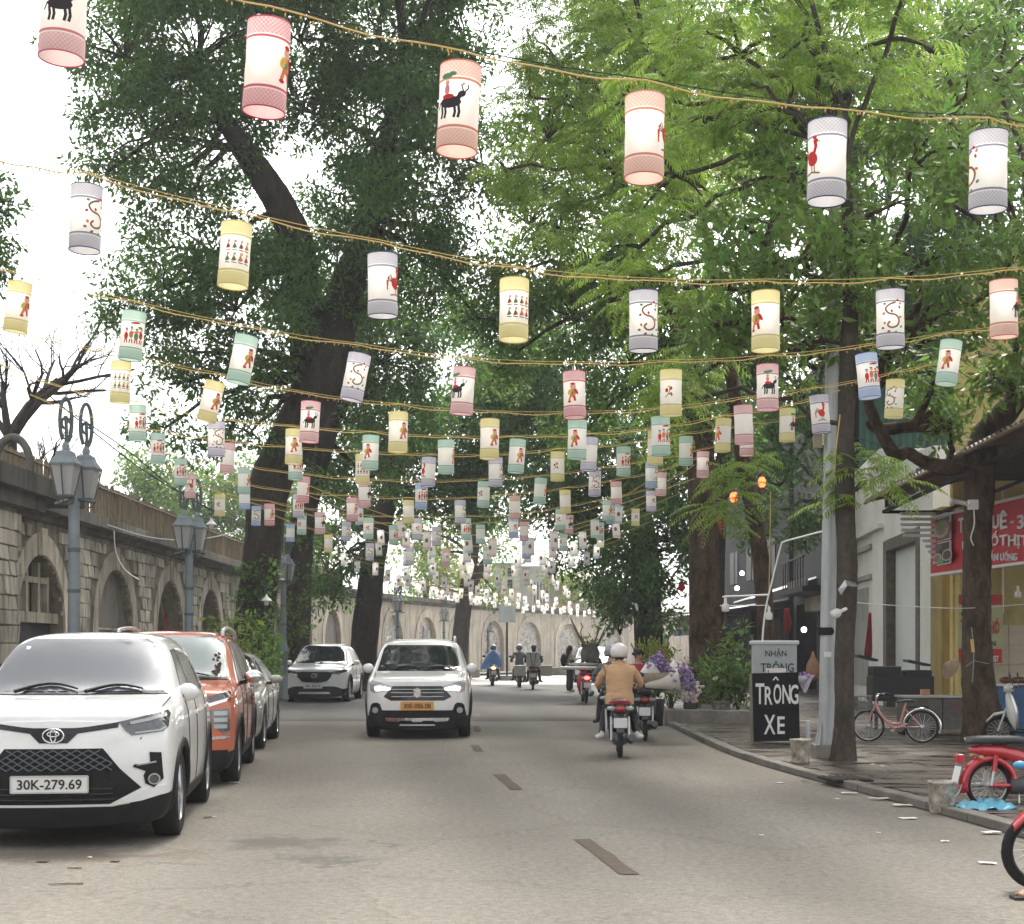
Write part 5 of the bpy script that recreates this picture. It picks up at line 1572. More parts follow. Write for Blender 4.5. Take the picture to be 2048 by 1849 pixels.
def suv_stations(L, zh, zcowl, zbelt, zr, ycowl, yws, yre, wtop=.66, wcow=.80, zb=.13, lip=.0, nose_drop=.10, rear_slope=.35):
    wtop += .05; wcow += .02; zr += .012
    return [(0.0, .90, zb + .02, zh - nose_drop - .05, .74, zh - nose_drop, zh - nose_drop + .012),
            (.10, .955, zb, zh - .075, .79, zh - .03, zh - .01),
            (.45, .985, zb, zh - .03, .83, zh + .02, zh + .045),
            (ycowl - .10, 1.0, zb, zbelt - .01, wcow, zcowl - .02, zcowl + .01),
            (ycowl + .04, 1.0, zb, zbelt, wcow - .02, zcowl + .035, zcowl + .06),
            (yws - .10, 1.0, zb, zbelt + .01, wtop + .025, zr - .125, zr - .085),
            (yws + .10, 1.0, zb, zbelt + .015, wtop, zr - .062, zr - .018),
            (lerp(yws, yre, .5), 1.0, zb, zbelt + .02, wtop, zr - .045, zr),
            (yre - .1, .995, zb, zbelt + .03, wtop - .01, zr - .06, zr - .02),
            (yre + .12, .98, zb, zbelt + .03, wtop - .03, zr - .13, zr - .10),
            (lerp(yre, L, .72) if rear_slope else L - .2, .97, zb + .02, zbelt + .0, wtop + .04, zbelt + .12, zbelt + .14),
            (L - .08, .94, zb + .06, zbelt - .08, wtop + .08, zbelt - .02, zbelt + .01),
            (L, .90, zb + .12, zbelt - .2, wtop + .06, zbelt - .14, zbelt - .12)]

# ---------------- white compact SUV at the lower left
def build_white_suv():
    W_, L_ = 1.72, 4.03
    root = thing('parked_car', 'white compact SUV parked nearest at the left, plate 30K-279.69', 'car', (PX(105, 10.58), 10.58, 0), math.atan(.125), 'cars parked along the left kerb')
    S = suv_stations(L_, 1.03, 1.10, 1.02, 1.62, 1.02, 1.72, 3.25, wtop=.665, wcow=.83, nose_drop=.105)
    ys = (.80, 3.325)
    fp = lambda z: .05 * max(0, (.42 - z) / .2) + .07 * max(0, (z - .62) / .3) ** 1.5
    me, bvh = car_body(S, W_, L_, ys, .335, M_white, facep=fp)
    link('body', me, root)
    wheels(root, W_, ys, .335, spokes=5)
    corner_skirt(root, bvh)
    arch_trim(root, bvh, ys, .335, W_, M_blk)
    windscreen(root, bvh, [(-.68, 1.125), (.68, 1.125), (.665, 1.20), (.56, 1.495), (.5, 1.52), (-.5, 1.52), (-.56, 1.495), (-.665, 1.20)], M_glass2)
    side_glass(root, bvh, [[(1.32, 1.07), (1.95, 1.07), (1.95, 1.47), (1.78, 1.46)], [(2.0, 1.07), (2.85, 1.08), (2.8, 1.42), (2.0, 1.47)], [(2.92, 1.10), (3.3, 1.16), (3.1, 1.38), (2.88, 1.41)]])
    # front
    lowg = [(-.62, .44), (-.47, .585), (-.35, .735), (.35, .735), (.47, .585), (.62, .44), (.40, .325), (-.40, .325)]
    panel(bvh, lowg, 'front', 'lower_grille', M_blk, root, off=.004)
    lattice(root, bvh, -.5, .5, .575, .725, 12, 3, M_mesh, lambda z: .33 + (.735 - z) * .85)
    gb = MB()
    for zz in (.36, .40, .44):
        pts = [hit(bvh, 'front', x, zz)[0] + Vector((0, -.012, 0)) for x in np.linspace(-.42, .42, 13)]
        gb.tube(pts, .009, 4)
    gb.build('grille_bar', M_blkgl, root)
    panel(bvh, [(-.46, .925), (-.24, .893), (-.15, .885), (.15, .885), (.24, .893), (.46, .925), (.45, .885), (.24, .855), (.17, .845), (.10, .775), (-.10, .775), (-.17, .845), (-.24, .855), (-.45, .885)], 'front', 'upper_grille', M_blkgl, root, off=.006)
    hl = [(.455, .925), (.64, .968), (.775, 1.0), (.795, .975), (.795, .885), (.765, .85), (.55, .826), (.505, .86)]
    for p in both(hl):
        o = panel(bvh, p, 'front', 'headlight', M_lens, root, off=.010)
        s = 1 if p[0][0] > 0 else -1
        panel(bvh, [(s * .53, .925), (s * .68, .955), (s * .77, .98), (s * .775, .957), (s * .68, .932), (s * .54, .905)], 'front', 'light_strip', M_lensw, o, off=.016)
        panel(bvh, [(s * .57, .848), (s * .74, .866), (s * .78, .89), (s * .78, .875), (s * .75, .855), (s * .57, .836)], 'front', 'light_strip', M_lensw, o, off=.016)
        for q in range(3):
            panel(bvh, circ(s * (.60 + .065 * q), .885 + .008 * q, .026, 10), 'front', 'reflector', M_lens, o, off=.014)
    fog = [(.675, .70), (.755, .695), (.77, .50), (.705, .437), (.645, .47), (.635, .53), (.65, .56), (.56, .595), (.57, .612), (.68, .617)]
    for p in both(fog):
        o = panel(bvh, p, 'front', 'fog_recess', M_blk, root, off=.008)
        s = 1 if p[0][0] > 0 else -1
        panel(bvh, circ(s * .706, .50, .042), 'front', 'fog_rim', M_silver, o, off=.014); panel(bvh, circ(s * .706, .50, .033), 'front', 'fog_lamp', M_lens, o, off=.018)
        panel(bvh, [(s * .585, .600), (s * .72, .622), (s * .72, .634), (s * .59, .610)], 'front', 'marker_light', M_lensw, o, off=.014)
    for p in both([(.43, .318), (.62, .42), (.785, .455), (.795, .395), (.62, .345)]):
        panel(bvh, p, 'front', 'bumper_blade', M_white, root, off=.022, depth=.03)
    skirt = [(-.76, .37), (-.62, .335), (-.42, .305), (.42, .305), (.62, .335), (.76, .37), (.76, .19), (-.76, .19)]
    panel(bvh, skirt, 'front', 'bumper_skirt', M_blk, root, off=.006)
    for ax in ('right', 'left'):
        panel(bvh, [(1.2, .34), (2.92, .34), (2.92, .16), (1.2, .16)], ax, 'sill', M_blk, root, off=.012)
    # emblem: three crossed ovals
    e = MB()
    l, nn = hit(bvh, 'front', 0, .83)
    for (cx, cz, rx, rz) in ((0, 0, .075, .052), (0, .012, .042, .018), (0, 0, .02, .047)):
        e.tube([(cx + rx * math.cos(a), l.y - .022, .83 + cz + rz * math.sin(a)) for a in np.linspace(0, 2 * PI, 25)], .0065, 6)
    e.build('badge', M_chrome, root)
    plate(root, bvh, '30K-279.69', .478, w=.545, h=.118, x=-.02)
    mirror(root, bvh, .735, 1.42, 1.11, M_white, w=.19, h=.15)
    wipers(root, bvh, 1.105, 0)
    doors(root, bvh, (1.32, 2.02, 2.98), .32, 1.04, [(1.88, .93), (2.78, .95)], M_white)
    hood_line(root, bvh, [(.62, .10), (.70, .25), (.735, .5), (.74, .95)])
    ab = MB()
    ab.tube([(0, 2.9, 1.6), (0, 3.1, 1.78)], .006, 5); ab.build('aerial', M_blk, root)
    st = MB(); l, nn = hit(bvh, 'front', -.48, 1.47); 
    panel(bvh, [(-.53, 1.45), (-.42, 1.45), (-.42, 1.485), (-.53, 1.485)], 'front', 'screen_sticker', mat('sticker_pale', (.5, .56, .58), rough=.6), root, off=.014, depth=.001)
    return root
build_white_suv()
# ---------------- orange people carrier behind it
def build_orange():
    W_, L_ = 1.76, 4.5
    root = thing('parked_car', 'orange seven-seat car parked behind the white compact SUV', 'car', (PX(302, 15.2), 15.2, 0), math.atan(.122), 'cars parked along the left kerb')
    S = suv_stations(L_, 1.06, 1.13, 1.04, 1.70, .98, 1.68, 3.9, wtop=.69, wcow=.84, nose_drop=.09)
    ys = (.82, 3.60)
    me, bvh = car_body(S, W_, L_, ys, .335, M_orange, facep=lambda z: .06 * max(0, (z - .7) / .3))
    link('body', me, root)
    wheels(root, W_, ys, .335, spokes=6)
    corner_skirt(root, bvh)
    arch_trim(root, bvh, ys, .335, W_, M_blk)
    windscreen(root, bvh, [(-.70, 1.15), (.70, 1.15), (.685, 1.24), (.60, 1.575), (.54, 1.60), (-.54, 1.60), (-.60, 1.575), (-.685, 1.24)], M_glass3)
    side_glass(root, bvh, [[(1.28, 1.10), (1.98, 1.10), (1.98, 1.56), (1.74, 1.54)], [(2.03, 1.10), (2.98, 1.11), (2.95, 1.53), (2.03, 1.56)], [(3.05, 1.12), (3.95, 1.18), (3.7, 1.46), (3.03, 1.52)]])
    panel(bvh, [(-.55, .86), (.55, .86), (.45, .45), (.3, .36), (-.3, .36), (-.45, .45)], 'front', 'grille', M_blk, root)
    for p in both([(.50, .945), (.77, 1.02), (.80, 1.005), (.785, .965), (.52, .885)]):
        o = panel(bvh, p, 'front', 'headlight', M_lens, root, off=.01)
    for p in both([(.50, .872), (.78, .95), (.81, .965), (.805, .93), (.54, .845), (.44, .70), (.40, .72)]):
        panel(bvh, p, 'front', 'chrome_blade', M_chrome, root, off=.012)
    for p in both([(.60, .83), (.79, .84), (.80, .62), (.76, .56), (.62, .66)]):
        o = panel(bvh, p, 'front', 'main_lamp', M_lens, root, off=.010)
        s = 1 if p[0][0] > 0 else -1
        for zz in (.79, .72, .65):
            panel(bvh, [(s * .64, zz - .022), (s * .77, zz - .022), (s * .77, zz + .022), (s * .63, zz + .022)], 'front', 'reflector', M_lensw, o, off=.015)
    for p in both([(.46, .60), (.60, .545), (.79, .55), (.80, .525), (.60, .51), (.44, .56)]):
        panel(bvh, p, 'front', 'chrome_blade', M_chrome, root, off=.02)
    panel(bvh, [(-.78, .40), (.78, .40), (.78, .19), (-.78, .19)], 'front', 'bumper_skirt', M_blk, root, off=.008)
    for ax in ('right', 'left'):
        panel(bvh, [(1.22, .38), (3.2, .38), (3.2, .2), (1.22, .2)], ax, 'sill', M_blk, root, off=.012)
    plate(root, bvh, '', .52)
    mirror(root, bvh, .87, 1.42, 1.16, M_chrome, w=.22, h=.16)
    rails(root, .60, 1.85, 3.9, 1.64, .085, M_silver, bvh)
    doors(root, bvh, (1.3, 2.02, 3.0), .36, 1.08, [(1.88, .97), (2.86, .99)], M_chrome)
    hood_line(root, bvh, [(.66, .12), (.72, .3), (.75, .92)])
    wipers(root, bvh, 1.13, 0)
    lf = MB()
    rr = random.Random(4)
    for k in range(22):   # dry leaves caught along the screen edge
        x = .62 - abs(rr.gauss(0, .05)); z = 1.17 + rr.random() ** 1.6 * .26
        l, nn = hit(bvh, 'front', x, z)
        a = rr.uniform(0, 6)
        p = l + nn * .016
        u_ = Vector((math.cos(a), .0, math.sin(a))) * .03; v_ = Vector((-math.sin(a), .3, math.cos(a))) * .02
        lf.add([p - u_, p + v_, p + u_, p - v_], [(0, 1, 2, 3)])
    o = lf.build('fallen_leaf', mat('dry_leaf', (.09, .045, .03), rough=.9), root); setp(o, kind='stuff')
    return root
build_orange()
# ---------------- champagne saloon
def build_sedan():
    W_, L_ = 1.72, 4.42
    root = thing('parked_car', 'champagne grey saloon parked behind the orange car', 'car', (PX(1024 - 4.45 * 2900 / 20.7, 20.7), 20.7, 0), math.atan(.085), 'cars parked along the left kerb')
    zr = 1.47
    S = [(0.0, .90, .14, .70, .72, .74, .75), (.10, .955, .13, .76, .78, .80, .82), (.5, .985, .13, .84, .82, .88, .905), (1.05, 1, .13, .92, .82, .93, .965), (1.2, 1, .13, .93, .79, .98, 1.01),
         (1.85, 1, .13, .95, .655, zr - .11, zr - .07), (2.05, 1, .13, .955, .63, zr - .05, zr - .015), (2.6, 1, .13, .96, .63, zr - .04, zr), (3.2, .995, .2, .97, .62, zr - .07, zr - .035),
         (3.75, .985, .2, .97, .68, 1.12, 1.13), (3.95, .97, .2, .96, .74, 1.03, 1.05), (4.3, .94, .26, .90, .74, .98, 1.0), (4.42, .90, .32, .80, .70, .86, .87)]
    ys = (.85, 3.40)
    me, bvh = car_body(S, W_, L_, ys, .31, M_beige)
    link('body', me, root); wheels(root, W_, ys, .31, spokes=7)
    windscreen(root, bvh, [(-.66, 1.03), (.66, 1.03), (.55, 1.38), (-.55, 1.38)], M_glass)
    side_glass(root, bvh, [[(1.5, 1.0), (2.2, 1.0), (2.2, 1.37), (1.95, 1.35)], [(2.25, 1.0), (3.05, 1.01), (3.0, 1.33), (2.25, 1.37)], [(3.1, 1.02), (3.5, 1.05), (3.2, 1.27), (3.06, 1.31)]])
    panel(bvh, [(-.45, .68), (.45, .68), (.38, .52), (-.38, .52)], 'front', 'grille', M_blk, root)
    for p in both([(.48, .66), (.80, .72), (.83, .66), (.78, .58), (.52, .57)]): panel(bvh, p, 'front', 'headlight', M_lensw, root, off=.01)
    plate(root, bvh, '', .42)
    mirror(root, bvh, .85, 1.58, 1.02, M_beige, w=.2, h=.14)
    doors(root, bvh, (1.35, 2.22, 3.1), .28, .95, [(2.08, .86), (2.95, .87)], M_chrome)
    hood_line(root, bvh, [(.64, .14), (.70, .4), (.72, 1.0)])
    return root
build_sedan()
# ---------------- white crossover parked further on
def build_crossover(name, label, x, d, slope, group, m, text, badge=True):
    W_, L_ = 1.84, 4.55
    root = thing(name, label, 'car', (PX(x, d), d, 0), math.atan(slope), group)
    S = suv_stations(L_, 1.00, 1.08, 1.02, 1.68, 1.15, 1.98, 3.7, wtop=.64, wcow=.80, nose_drop=.07)
    ys = (.92, 3.62)
    me, bvh = car_body(S, W_, L_, ys, .355, m, nose_bow=.28)
    link('body', me, root); wheels(root, W_, ys, .355, spokes=5)
    corner_skirt(root, bvh)
    arch_trim(root, bvh, ys, .355, W_, M_blk)
    windscreen(root, bvh, [(-.72, 1.10), (.72, 1.10), (.69, 1.2), (.585, 1.56), (.52, 1.585), (-.52, 1.585), (-.585, 1.56), (-.69, 1.2)], M_glass)
    side_glass(root, bvh, [[(1.5, 1.07), (2.25, 1.07), (2.25, 1.53), (2.0, 1.51)], [(2.3, 1.07), (3.2, 1.08), (3.1, 1.49), (2.3, 1.53)], [(3.27, 1.1), (3.7, 1.15), (3.5, 1.40), (3.2, 1.47)]])
    g_ = [(-.5, .85), (-.35, .87), (.35, .87), (.5, .85), (.47, .72), (.36, .59), (.2, .555), (-.2, .555), (-.36, .59), (-.47, .72)]
    panel(bvh, g_, 'front', 'grille', M_mesh if False else M_blk, root, off=.006)
    tr = MB()
    tr.tube([hit(bvh, 'front', x_, z_)[0] + Vector((0, -.015, 0)) for x_, z_ in [(-.72, .80), (-.52, .79), (-.45, .66), (-.36, .58), (-.2, .545), (.2, .545), (.36, .58), (.45, .66), (.52, .79), (.72, .80)]], .016, 6)
    tr.build('chrome_trim', M_chrome, root)
    for p in both([(.47, .86), (.80, .92), (.90, .93), (.88, .875), (.72, .81), (.50, .80)]):
        panel(bvh, p, 'front', 'headlight', M_lens, root, off=.010)
    panel(bvh, [(-.82, .37), (-.62, .44), (-.50, .455), (.50, .455), (.62, .44), (.82, .37), (.82, .19), (-.82, .19)], 'front', 'bumper_skirt', M_blk, root, off=.008)
    panel(bvh, [(-.42, .30), (.42, .30), (.46, .24), (-.46, .24)], 'front', 'skid_plate', M_silver, root, off=.02)
    if badge:
        l, nn = hit(bvh, 'front', 0, .76)
        e = MB()
        e.tube([(.075 * math.cos(a), l.y - .02, .76 + .06 * math.sin(a)) for a in np.linspace(0, 2 * PI, 21)], .008, 6)
        e.tube([(-.07, l.y - .02, .775), (-.03, l.y - .02, .778), (0, l.y - .02, .745), (.03, l.y - .02, .778), (.07, l.y - .02, .775)], .007, 6)
        e.build('badge', M_chrome, root)
    plate(root, bvh, text, .46, x=-.03)
    mirror(root, bvh, .90, 1.62, 1.12, m, w=.2, h=.15)
    doors(root, bvh, (1.45, 2.28, 3.2), .34, 1.03, [(2.12, .93), (3.05, .95)], m)
    hood_line(root, bvh, [(.70, .14), (.76, .4), (.78, 1.1)])
    dm = MB(); l, nn = hit(bvh, 'front', -.1, 1.18)
    panel(bvh, [(-.22, 1.12), (.02, 1.12), (.0, 1.2), (-.19, 1.2)], 'front', 'dash_paper', mat('dash_paper_white', (.5, .55, .54), rough=.7), root, off=.014, depth=.001)
    return root
build_crossover('parked_car', 'white crossover parked alone under the dark trees at the far left kerb', 628, 41.0, -.02, 'cars parked along the left kerb', M_white2, '30K-494.75')
# ---------------- oncoming white people carrier with lit headlamps
def build_mpv():
    W_, L_ = 1.78, 4.45
    root = thing('car', 'white car with lit headlights and orange plate driving towards the camera', 'car', (PX(834.5, 23.9), 23.9, 0), math.atan(.03))
    S = suv_stations(L_, 1.02, 1.11, 1.03, 1.68, 1.0, 1.68, 3.85, wtop=.69, wcow=.83, nose_drop=.085)
    ys = (.80, 3.54)
    me, bvh = car_body(S, W_, L_, ys, .325, M_white, facep=lambda z: .05 * max(0, (z - .65) / .3))
    link('body', me, root); wheels(root, W_, ys, .325, spokes=6)
    corner_skirt(root, bvh)
    arch_trim(root, bvh, ys, .325, W_, M_blk)
    windscreen(root, bvh, [(-.685, 1.13), (.685, 1.13), (.67, 1.2), (.59, 1.50), (.54, 1.525), (-.54, 1.525), (-.59, 1.50), (-.67, 1.2)], M_glass)
    side_glass(root, bvh, [[(1.3, 1.09), (1.98, 1.09), (1.98, 1.53), (1.74, 1.51)], [(2.03, 1.09), (2.95, 1.1), (2.9, 1.5), (2.03, 1.53)], [(3.02, 1.12), (3.85, 1.18), (3.6, 1.43), (3.0, 1.49)]])
    panel(bvh, [(-.40, .875), (.40, .875), (.47, .86), (.475, .80), (.56, .70), (.44, .635), (-.44, .635), (-.56, .70), (-.475, .80), (-.47, .86)], 'front', 'grille', M_blkgl, root, off=.006)
    gb = MB()
    for zz in (.70, .765, .82):
        gb.tube([hit(bvh, 'front', x, zz)[0] + Vector((0, -.014, 0)) for x in np.linspace(-.43, .43, 13)], .008, 4)
    gb.build('grille_bar', M_silver, root)
    for p in both([(.41, .875), (.60, .93), (.76, .965), (.795, .93), (.78, .79), (.73, .765), (.45, .80)]):
        o = panel(bvh, p, 'front', 'headlight', M_lensw, root, off=.010)
        s = 1 if p[0][0] > 0 else -1
        panel(bvh, [(s * .45, .835), (s * .62, .868), (s * .70, .86), (s * .69, .80), (s * .47, .815)], 'front', 'lit_lamp', M_lit, o, off=.018)
        panel(bvh, [(s * .70, .795), (s * .77, .80), (s * .77, .83), (s * .71, .825)], 'front', 'indicator', mat('amber_lens', (.5, .18, .08), rough=.2), o, off=.016)
    for p in both([(.58, .47), (.62, .575), (.66, .60), (.73, .595), (.77, .56), (.80, .42), (.81, .34), (.60, .34)]):
        o = panel(bvh, p, 'front', 'fog_recess', M_blk, root, off=.010)
        s = 1 if p[0][0] > 0 else -1
        panel(bvh, circ(s * .695, .475, .05), 'front', 'fog_lamp', M_lensw, o, off=.018)
    panel(bvh, [(-.60, .475), (.60, .475), (.62, .335), (-.62, .335)], 'front', 'lower_grille', M_blk, root, off=.008)
    panel(bvh, [(-.78, .36), (.78, .36), (.78, .19), (-.78, .19)], 'front', 'bumper_skirt', M_blk, root, off=.006)
    panel(bvh, [(-.53, .35), (.53, .35), (.50, .295), (.30, .285), (.27, .305), (.10, .305), (.07, .285), (-.07, .285), (-.10, .305), (-.27, .305), (-.30, .285), (-.50, .295)], 'front', 'skid_plate', M_chrome, root, off=.03, depth=.04)
    panel(bvh, [(-.28, .245), (.28, .245), (.3, .222), (-.3, .222)], 'front', 'skid_plate', M_silver, root, off=.02)
    for ax in ('right', 'left'):
        panel(bvh, [(1.2, .36), (3.15, .36), (3.15, .2), (1.2, .2)], ax, 'sill', M_blk, root, off=.012)
    l, nn = hit(bvh, 'front', 0, .765)
    e = MB()
    S_ = [(.075, .045), (.0, .085), (-.075, .04), (-.02, .0), (.02, -.005)]
    for q in ([(.06, .05), (0, .085), (-.07, .035), (.045, -.03)], [(-.06, -.05), (0, -.085), (.07, -.035), (-.045, .03)]):
        e.prism([(a * 1.0, .765 + b) for a, b in q], .01, c=(0, l.y - .028, 0))
    e.build('badge', M_chrome, root)
    plate(root, bvh, '30E-086.08', .548, w=.53, h=.13, m=M_platey, off=.028)
    mirror(root, bvh, .80, 1.36, 1.155, M_white, w=.20, h=.17)
    rails(root, .60, 1.85, 3.9, 1.62, .08, M_silver, bvh)
    wipers(root, bvh, 1.115, 0)
    doors(root, bvh, (1.3, 2.0, 2.98), .36, 1.06, [(1.86, .96), (2.84, .98)], M_white)
    hood_line(root, bvh, [(.66, .12), (.72, .3), (.74, .95)])
    ab = MB(); ab.tube([(0.03, 2.0, 1.66), (.03, 2.25, 1.9)], .007, 5); ab.build('aerial', M_blk, root)
    panel(bvh, [(-.55, 1.42), (-.44, 1.42), (-.43, 1.495), (-.53, 1.495)], 'front', 'screen_sticker', mat('sticker_green', (.25, .45, .33), rough=.6), root, off=.014, depth=.001)
    hd = MB(); hd.bar((0, 1.95, 1.52), (0, 1.95, 1.4), .05)
    return root
build_mpv()
build_crossover('car', 'pale silver car far down the street beyond the flower motorbikes', 1190, 66.0, .0, None, paint('pale_silver_paint', (.5, .52, .54)), '', badge=False)
# ================================================================ motorbikes, bicycle and people
from mathutils import noise as mnoise
M_bikeblk = mat('bike_black', (.02, .02, .022), rough=.35, spec=.5)
M_bikegrey = mat('bike_dark_grey', (.075, .075, .08), rough=.5, metal=.3)
M_bikered = mat('bike_red_paint', (.48, .012, .022), rough=.22, coat=1.0)
M_seat = mat('seat_vinyl', (.03, .032, .035), rough=.5)
M_skin = mat('skin', (.46, .27, .19), rough=.6, spec=.3)
M_tan = mat('tan_jacket', (.56, .35, .20), rough=.85, spec=.15, var=.12, vscale=5, bump=.25, bscale=9)
M_greycl = mat('grey_clothes', (.13, .14, .155), rough=.9, var=.15, vscale=6)
M_blackcl = mat('black_clothes', (.02, .02, .024), rough=.9)
M_bluecl = mat('blue_raincoat', (.035, .125, .32), rough=.45, var=.3, vscale=5)
M_creamcl = mat('cream_top', (.50, .46, .40), rough=.9)
M_redcl = mat('red_top', (.36, .03, .06), rough=.9)
M_hair = mat('black_hair', (.018, .015, .014), rough=.6)
M_shoe = mat('white_shoe', (.68, .66, .62), rough=.7)
M_helmw = mat('white_helmet', (.68, .64, .62), rough=.3, coat=.5)
M_helmg = mat('grey_helmet', (.22, .24, .25), rough=.25, coat=.6)
M_helmb = mat('blue_helmet', (.03, .06, .16), rough=.3, coat=.5)
M_greytr = mat('light_grey_trousers', (.36, .38, .42), rough=.9)

def figure(parent, J, E, mats, lv=2, wr=0.0, name='body'):
    """one continuous skin grown over a skeleton; E: (a, b, material index)"""
    names = list(J)
    me = bpy.data.meshes.new(name)
    me.from_pydata([J[n][:3] for n in names], [(names.index(a), names.index(b)) for a, b, m in E], [])
    o = bpy.data.objects.new('tmp_fig', me); C.objects.link(o)
    sk = o.modifiers.new('k', 'SKIN'); sk.use_smooth_shade = True; sk.branch_smoothing = .25
    for i, n in enumerate(names):
        r = J[n][3]
        sv = me.skin_vertices[0].data[i]
        sv.radius = (r, r) if not isinstance(r, tuple) else r
        sv.use_root = (i == 0)
    ss = o.modifiers.new('s', 'SUBSURF'); ss.levels = lv; ss.render_levels = lv
    dg = bpy.context.evaluated_depsgraph_get()
    out = bpy.data.meshes.new_from_object(o.evaluated_get(dg))
    bpy.data.objects.remove(o)
    out.materials.clear()
    for m in mats: out.materials.append(m)
    segs = [(Vector(J[a][:3]), Vector(J[b][:3]), m) for a, b, m in E]
    def near(p):
        best, bm_ = 1e9, 0
        for a, b, m in segs:
            ab = b - a; t = max(0, min(1, (p - a).dot(ab) / max(ab.length_squared, 1e-9)))
            dd = (p - a - ab * t).length
            if dd < best: best, bm_ = dd, m
        return bm_
    mi = [near(p.center) for p in out.polygons]
    out.polygons.foreach_set('material_index', mi)
    out.polygons.foreach_set('use_smooth', [True] * len(out.polygons))
    if wr:
        for v in out.vertices:
            n_ = mnoise.noise(Vector((v.co.x * 9, v.co.y * 9, v.co.z * 17))) + .6 * mnoise.noise(Vector((v.co.x * 22 + 5, v.co.y * 22, v.co.z * 34)))
            v.co += v.normal * n_ * wr
    out.update()
    return link(name, out, parent)
def seated(lean=0.0, arm=(.29, .80, 1.02), feet=((.24, .52, .36), (.33, .66, .29)), knee=(.19, .72, .70), shoulder=.19, fingers=False, headf=0.0):
    """rider sitting, facing +y: pelvis at z .84"""
    y = .33
    J = {'pelvis': (0, y, .86, .15), 'waist': (0, y + .02 + lean * .25, 1.02, .155), 'chest': (0, y + .05 + lean * .6, 1.22, .165), 'neck0': (0, y + .07 + lean * .9, 1.40, .085), 'neck': (0, y + .09 + lean, 1.47, .055), 'head': (0, y + .12 + lean + headf, 1.57, .088), 'crown': (0, y + .12 + lean + headf, 1.65, .072)}
    E = [('pelvis', 'waist', 0), ('waist', 'chest', 0), ('chest', 'neck0', 0), ('neck0', 'neck', 2), ('neck', 'head', 2), ('head', 'crown', 2)]
    J['nose'] = (0, y + .225 + lean + headf, 1.55, .018); E.append(('head', 'nose', 2))
    for s, n in ((1, 'r'), (-1, 'l')):
        sh = (s * shoulder, y + .05 + lean * .8, 1.34, .078)
        hd = (s * arm[0], arm[1], arm[2], .036)
        el = (s * (arm[0] + .035), lerp(sh[1], arm[1], .42) - .03, lerp(sh[2], arm[2], .62) - .05, .06)
        wr_ = (s * arm[0], lerp(el[1], hd[1], .82), lerp(el[2], hd[2], .82), .042)
        J['sh' + n], J['el' + n], J['wr' + n], J['hd' + n] = sh, el, wr_, hd
        E += [('chest', 'sh' + n, 0), ('sh' + n, 'el' + n, 0), ('el' + n, 'wr' + n, 0), ('wr' + n, 'hd' + n, 2)]
        if fingers:
            for q in range(4):
                x = s * (arm[0] - .03 + .022 * q)
                a, b = f'f{n}{q}a', f'f{n}{q}b'
                J[a] = (x, arm[1] + .055, arm[2] + .015, .0105); J[b] = (x, arm[1] + .062 - .008 * abs(q - 1.5), arm[2] - .035 + .004 * abs(q - 1.5), .009)
                E += [('hd' + n, a, 2), (a, b, 2)]
            J[f't{n}'] = (s * (arm[0] - .055), arm[1] + .03, arm[2] - .02, .011); E.append(('hd' + n, f't{n}', 2))
        J['hip' + n] = (s * .10, y + .06, .82, .115)
        J['kn' + n] = (s * knee[0], knee[1], knee[2], .078)
        J['an' + n] = (s * feet[0][0], feet[0][1], feet[0][2], .052)
        J['he' + n] = (s * (feet[0][0]), feet[0][1] - .03, feet[0][2] - .05, .042)
        J['to' + n] = (s * feet[1][0], feet[1][1], feet[1][2], .036)
        E += [('pelvis', 'hip' + n, 1), ('hip' + n, 'kn' + n, 1), ('kn' + n, 'an' + n, 1), ('an' + n, 'he' + n, 3), ('he' + n, 'to' + n, 3)]
    return J, E
def helmet(parent, c, m, r=.135, visor=True):
    mb = MB(); mb.ell(c, (r * .96, r * 1.08, r), 20)
    bm = bmesh.new(); o = mb.build('helmet', m, parent)
    me = o.data
    bm.from_mesh(me); bmesh.ops.delete(bm, geom=[v for v in bm.verts if v.co.z < c[2] - r * .62 or (v.co.y > c[1] + r * .62 and v.co.z < c[2] + r * .05)], context='VERTS'); bm.to_mesh(me); bm.free()
    s_ = o.modifiers.new('s', 'SOLIDIFY'); s_.thickness = .012
    rm = MB(); rm.tube([(c[0] + r * .80 * math.cos(a), c[1] + r * .90 * math.sin(a), c[2] - r * .60) for a in np.linspace(PI * .9, PI * 2.1, 14)], .008, 5); rm.build('helmet_rim', M_bikeblk, o)
    return o
def eyes(parent, c, dirn=1):
    for s in (-1, 1):
        mb = MB(); mb.ell((c[0] + s * .032, c[1] + dirn * .078, c[2] + .0), (.011, .008, .007), 8); mb.build('eye', M_hair, parent)
        mb = MB(); mb.ell((c[0] + s * .088, c[1], c[2] - .005), (.012, .022, .032), 8); mb.build('ear', M_skin, parent)
    mb = MB(); mb.ell((c[0], c[1] + dirn * .080, c[2] - .055), (.024, .008, .007), 8); mb.build('mouth', mat('lips', (.35, .12, .11), rough=.6), parent)

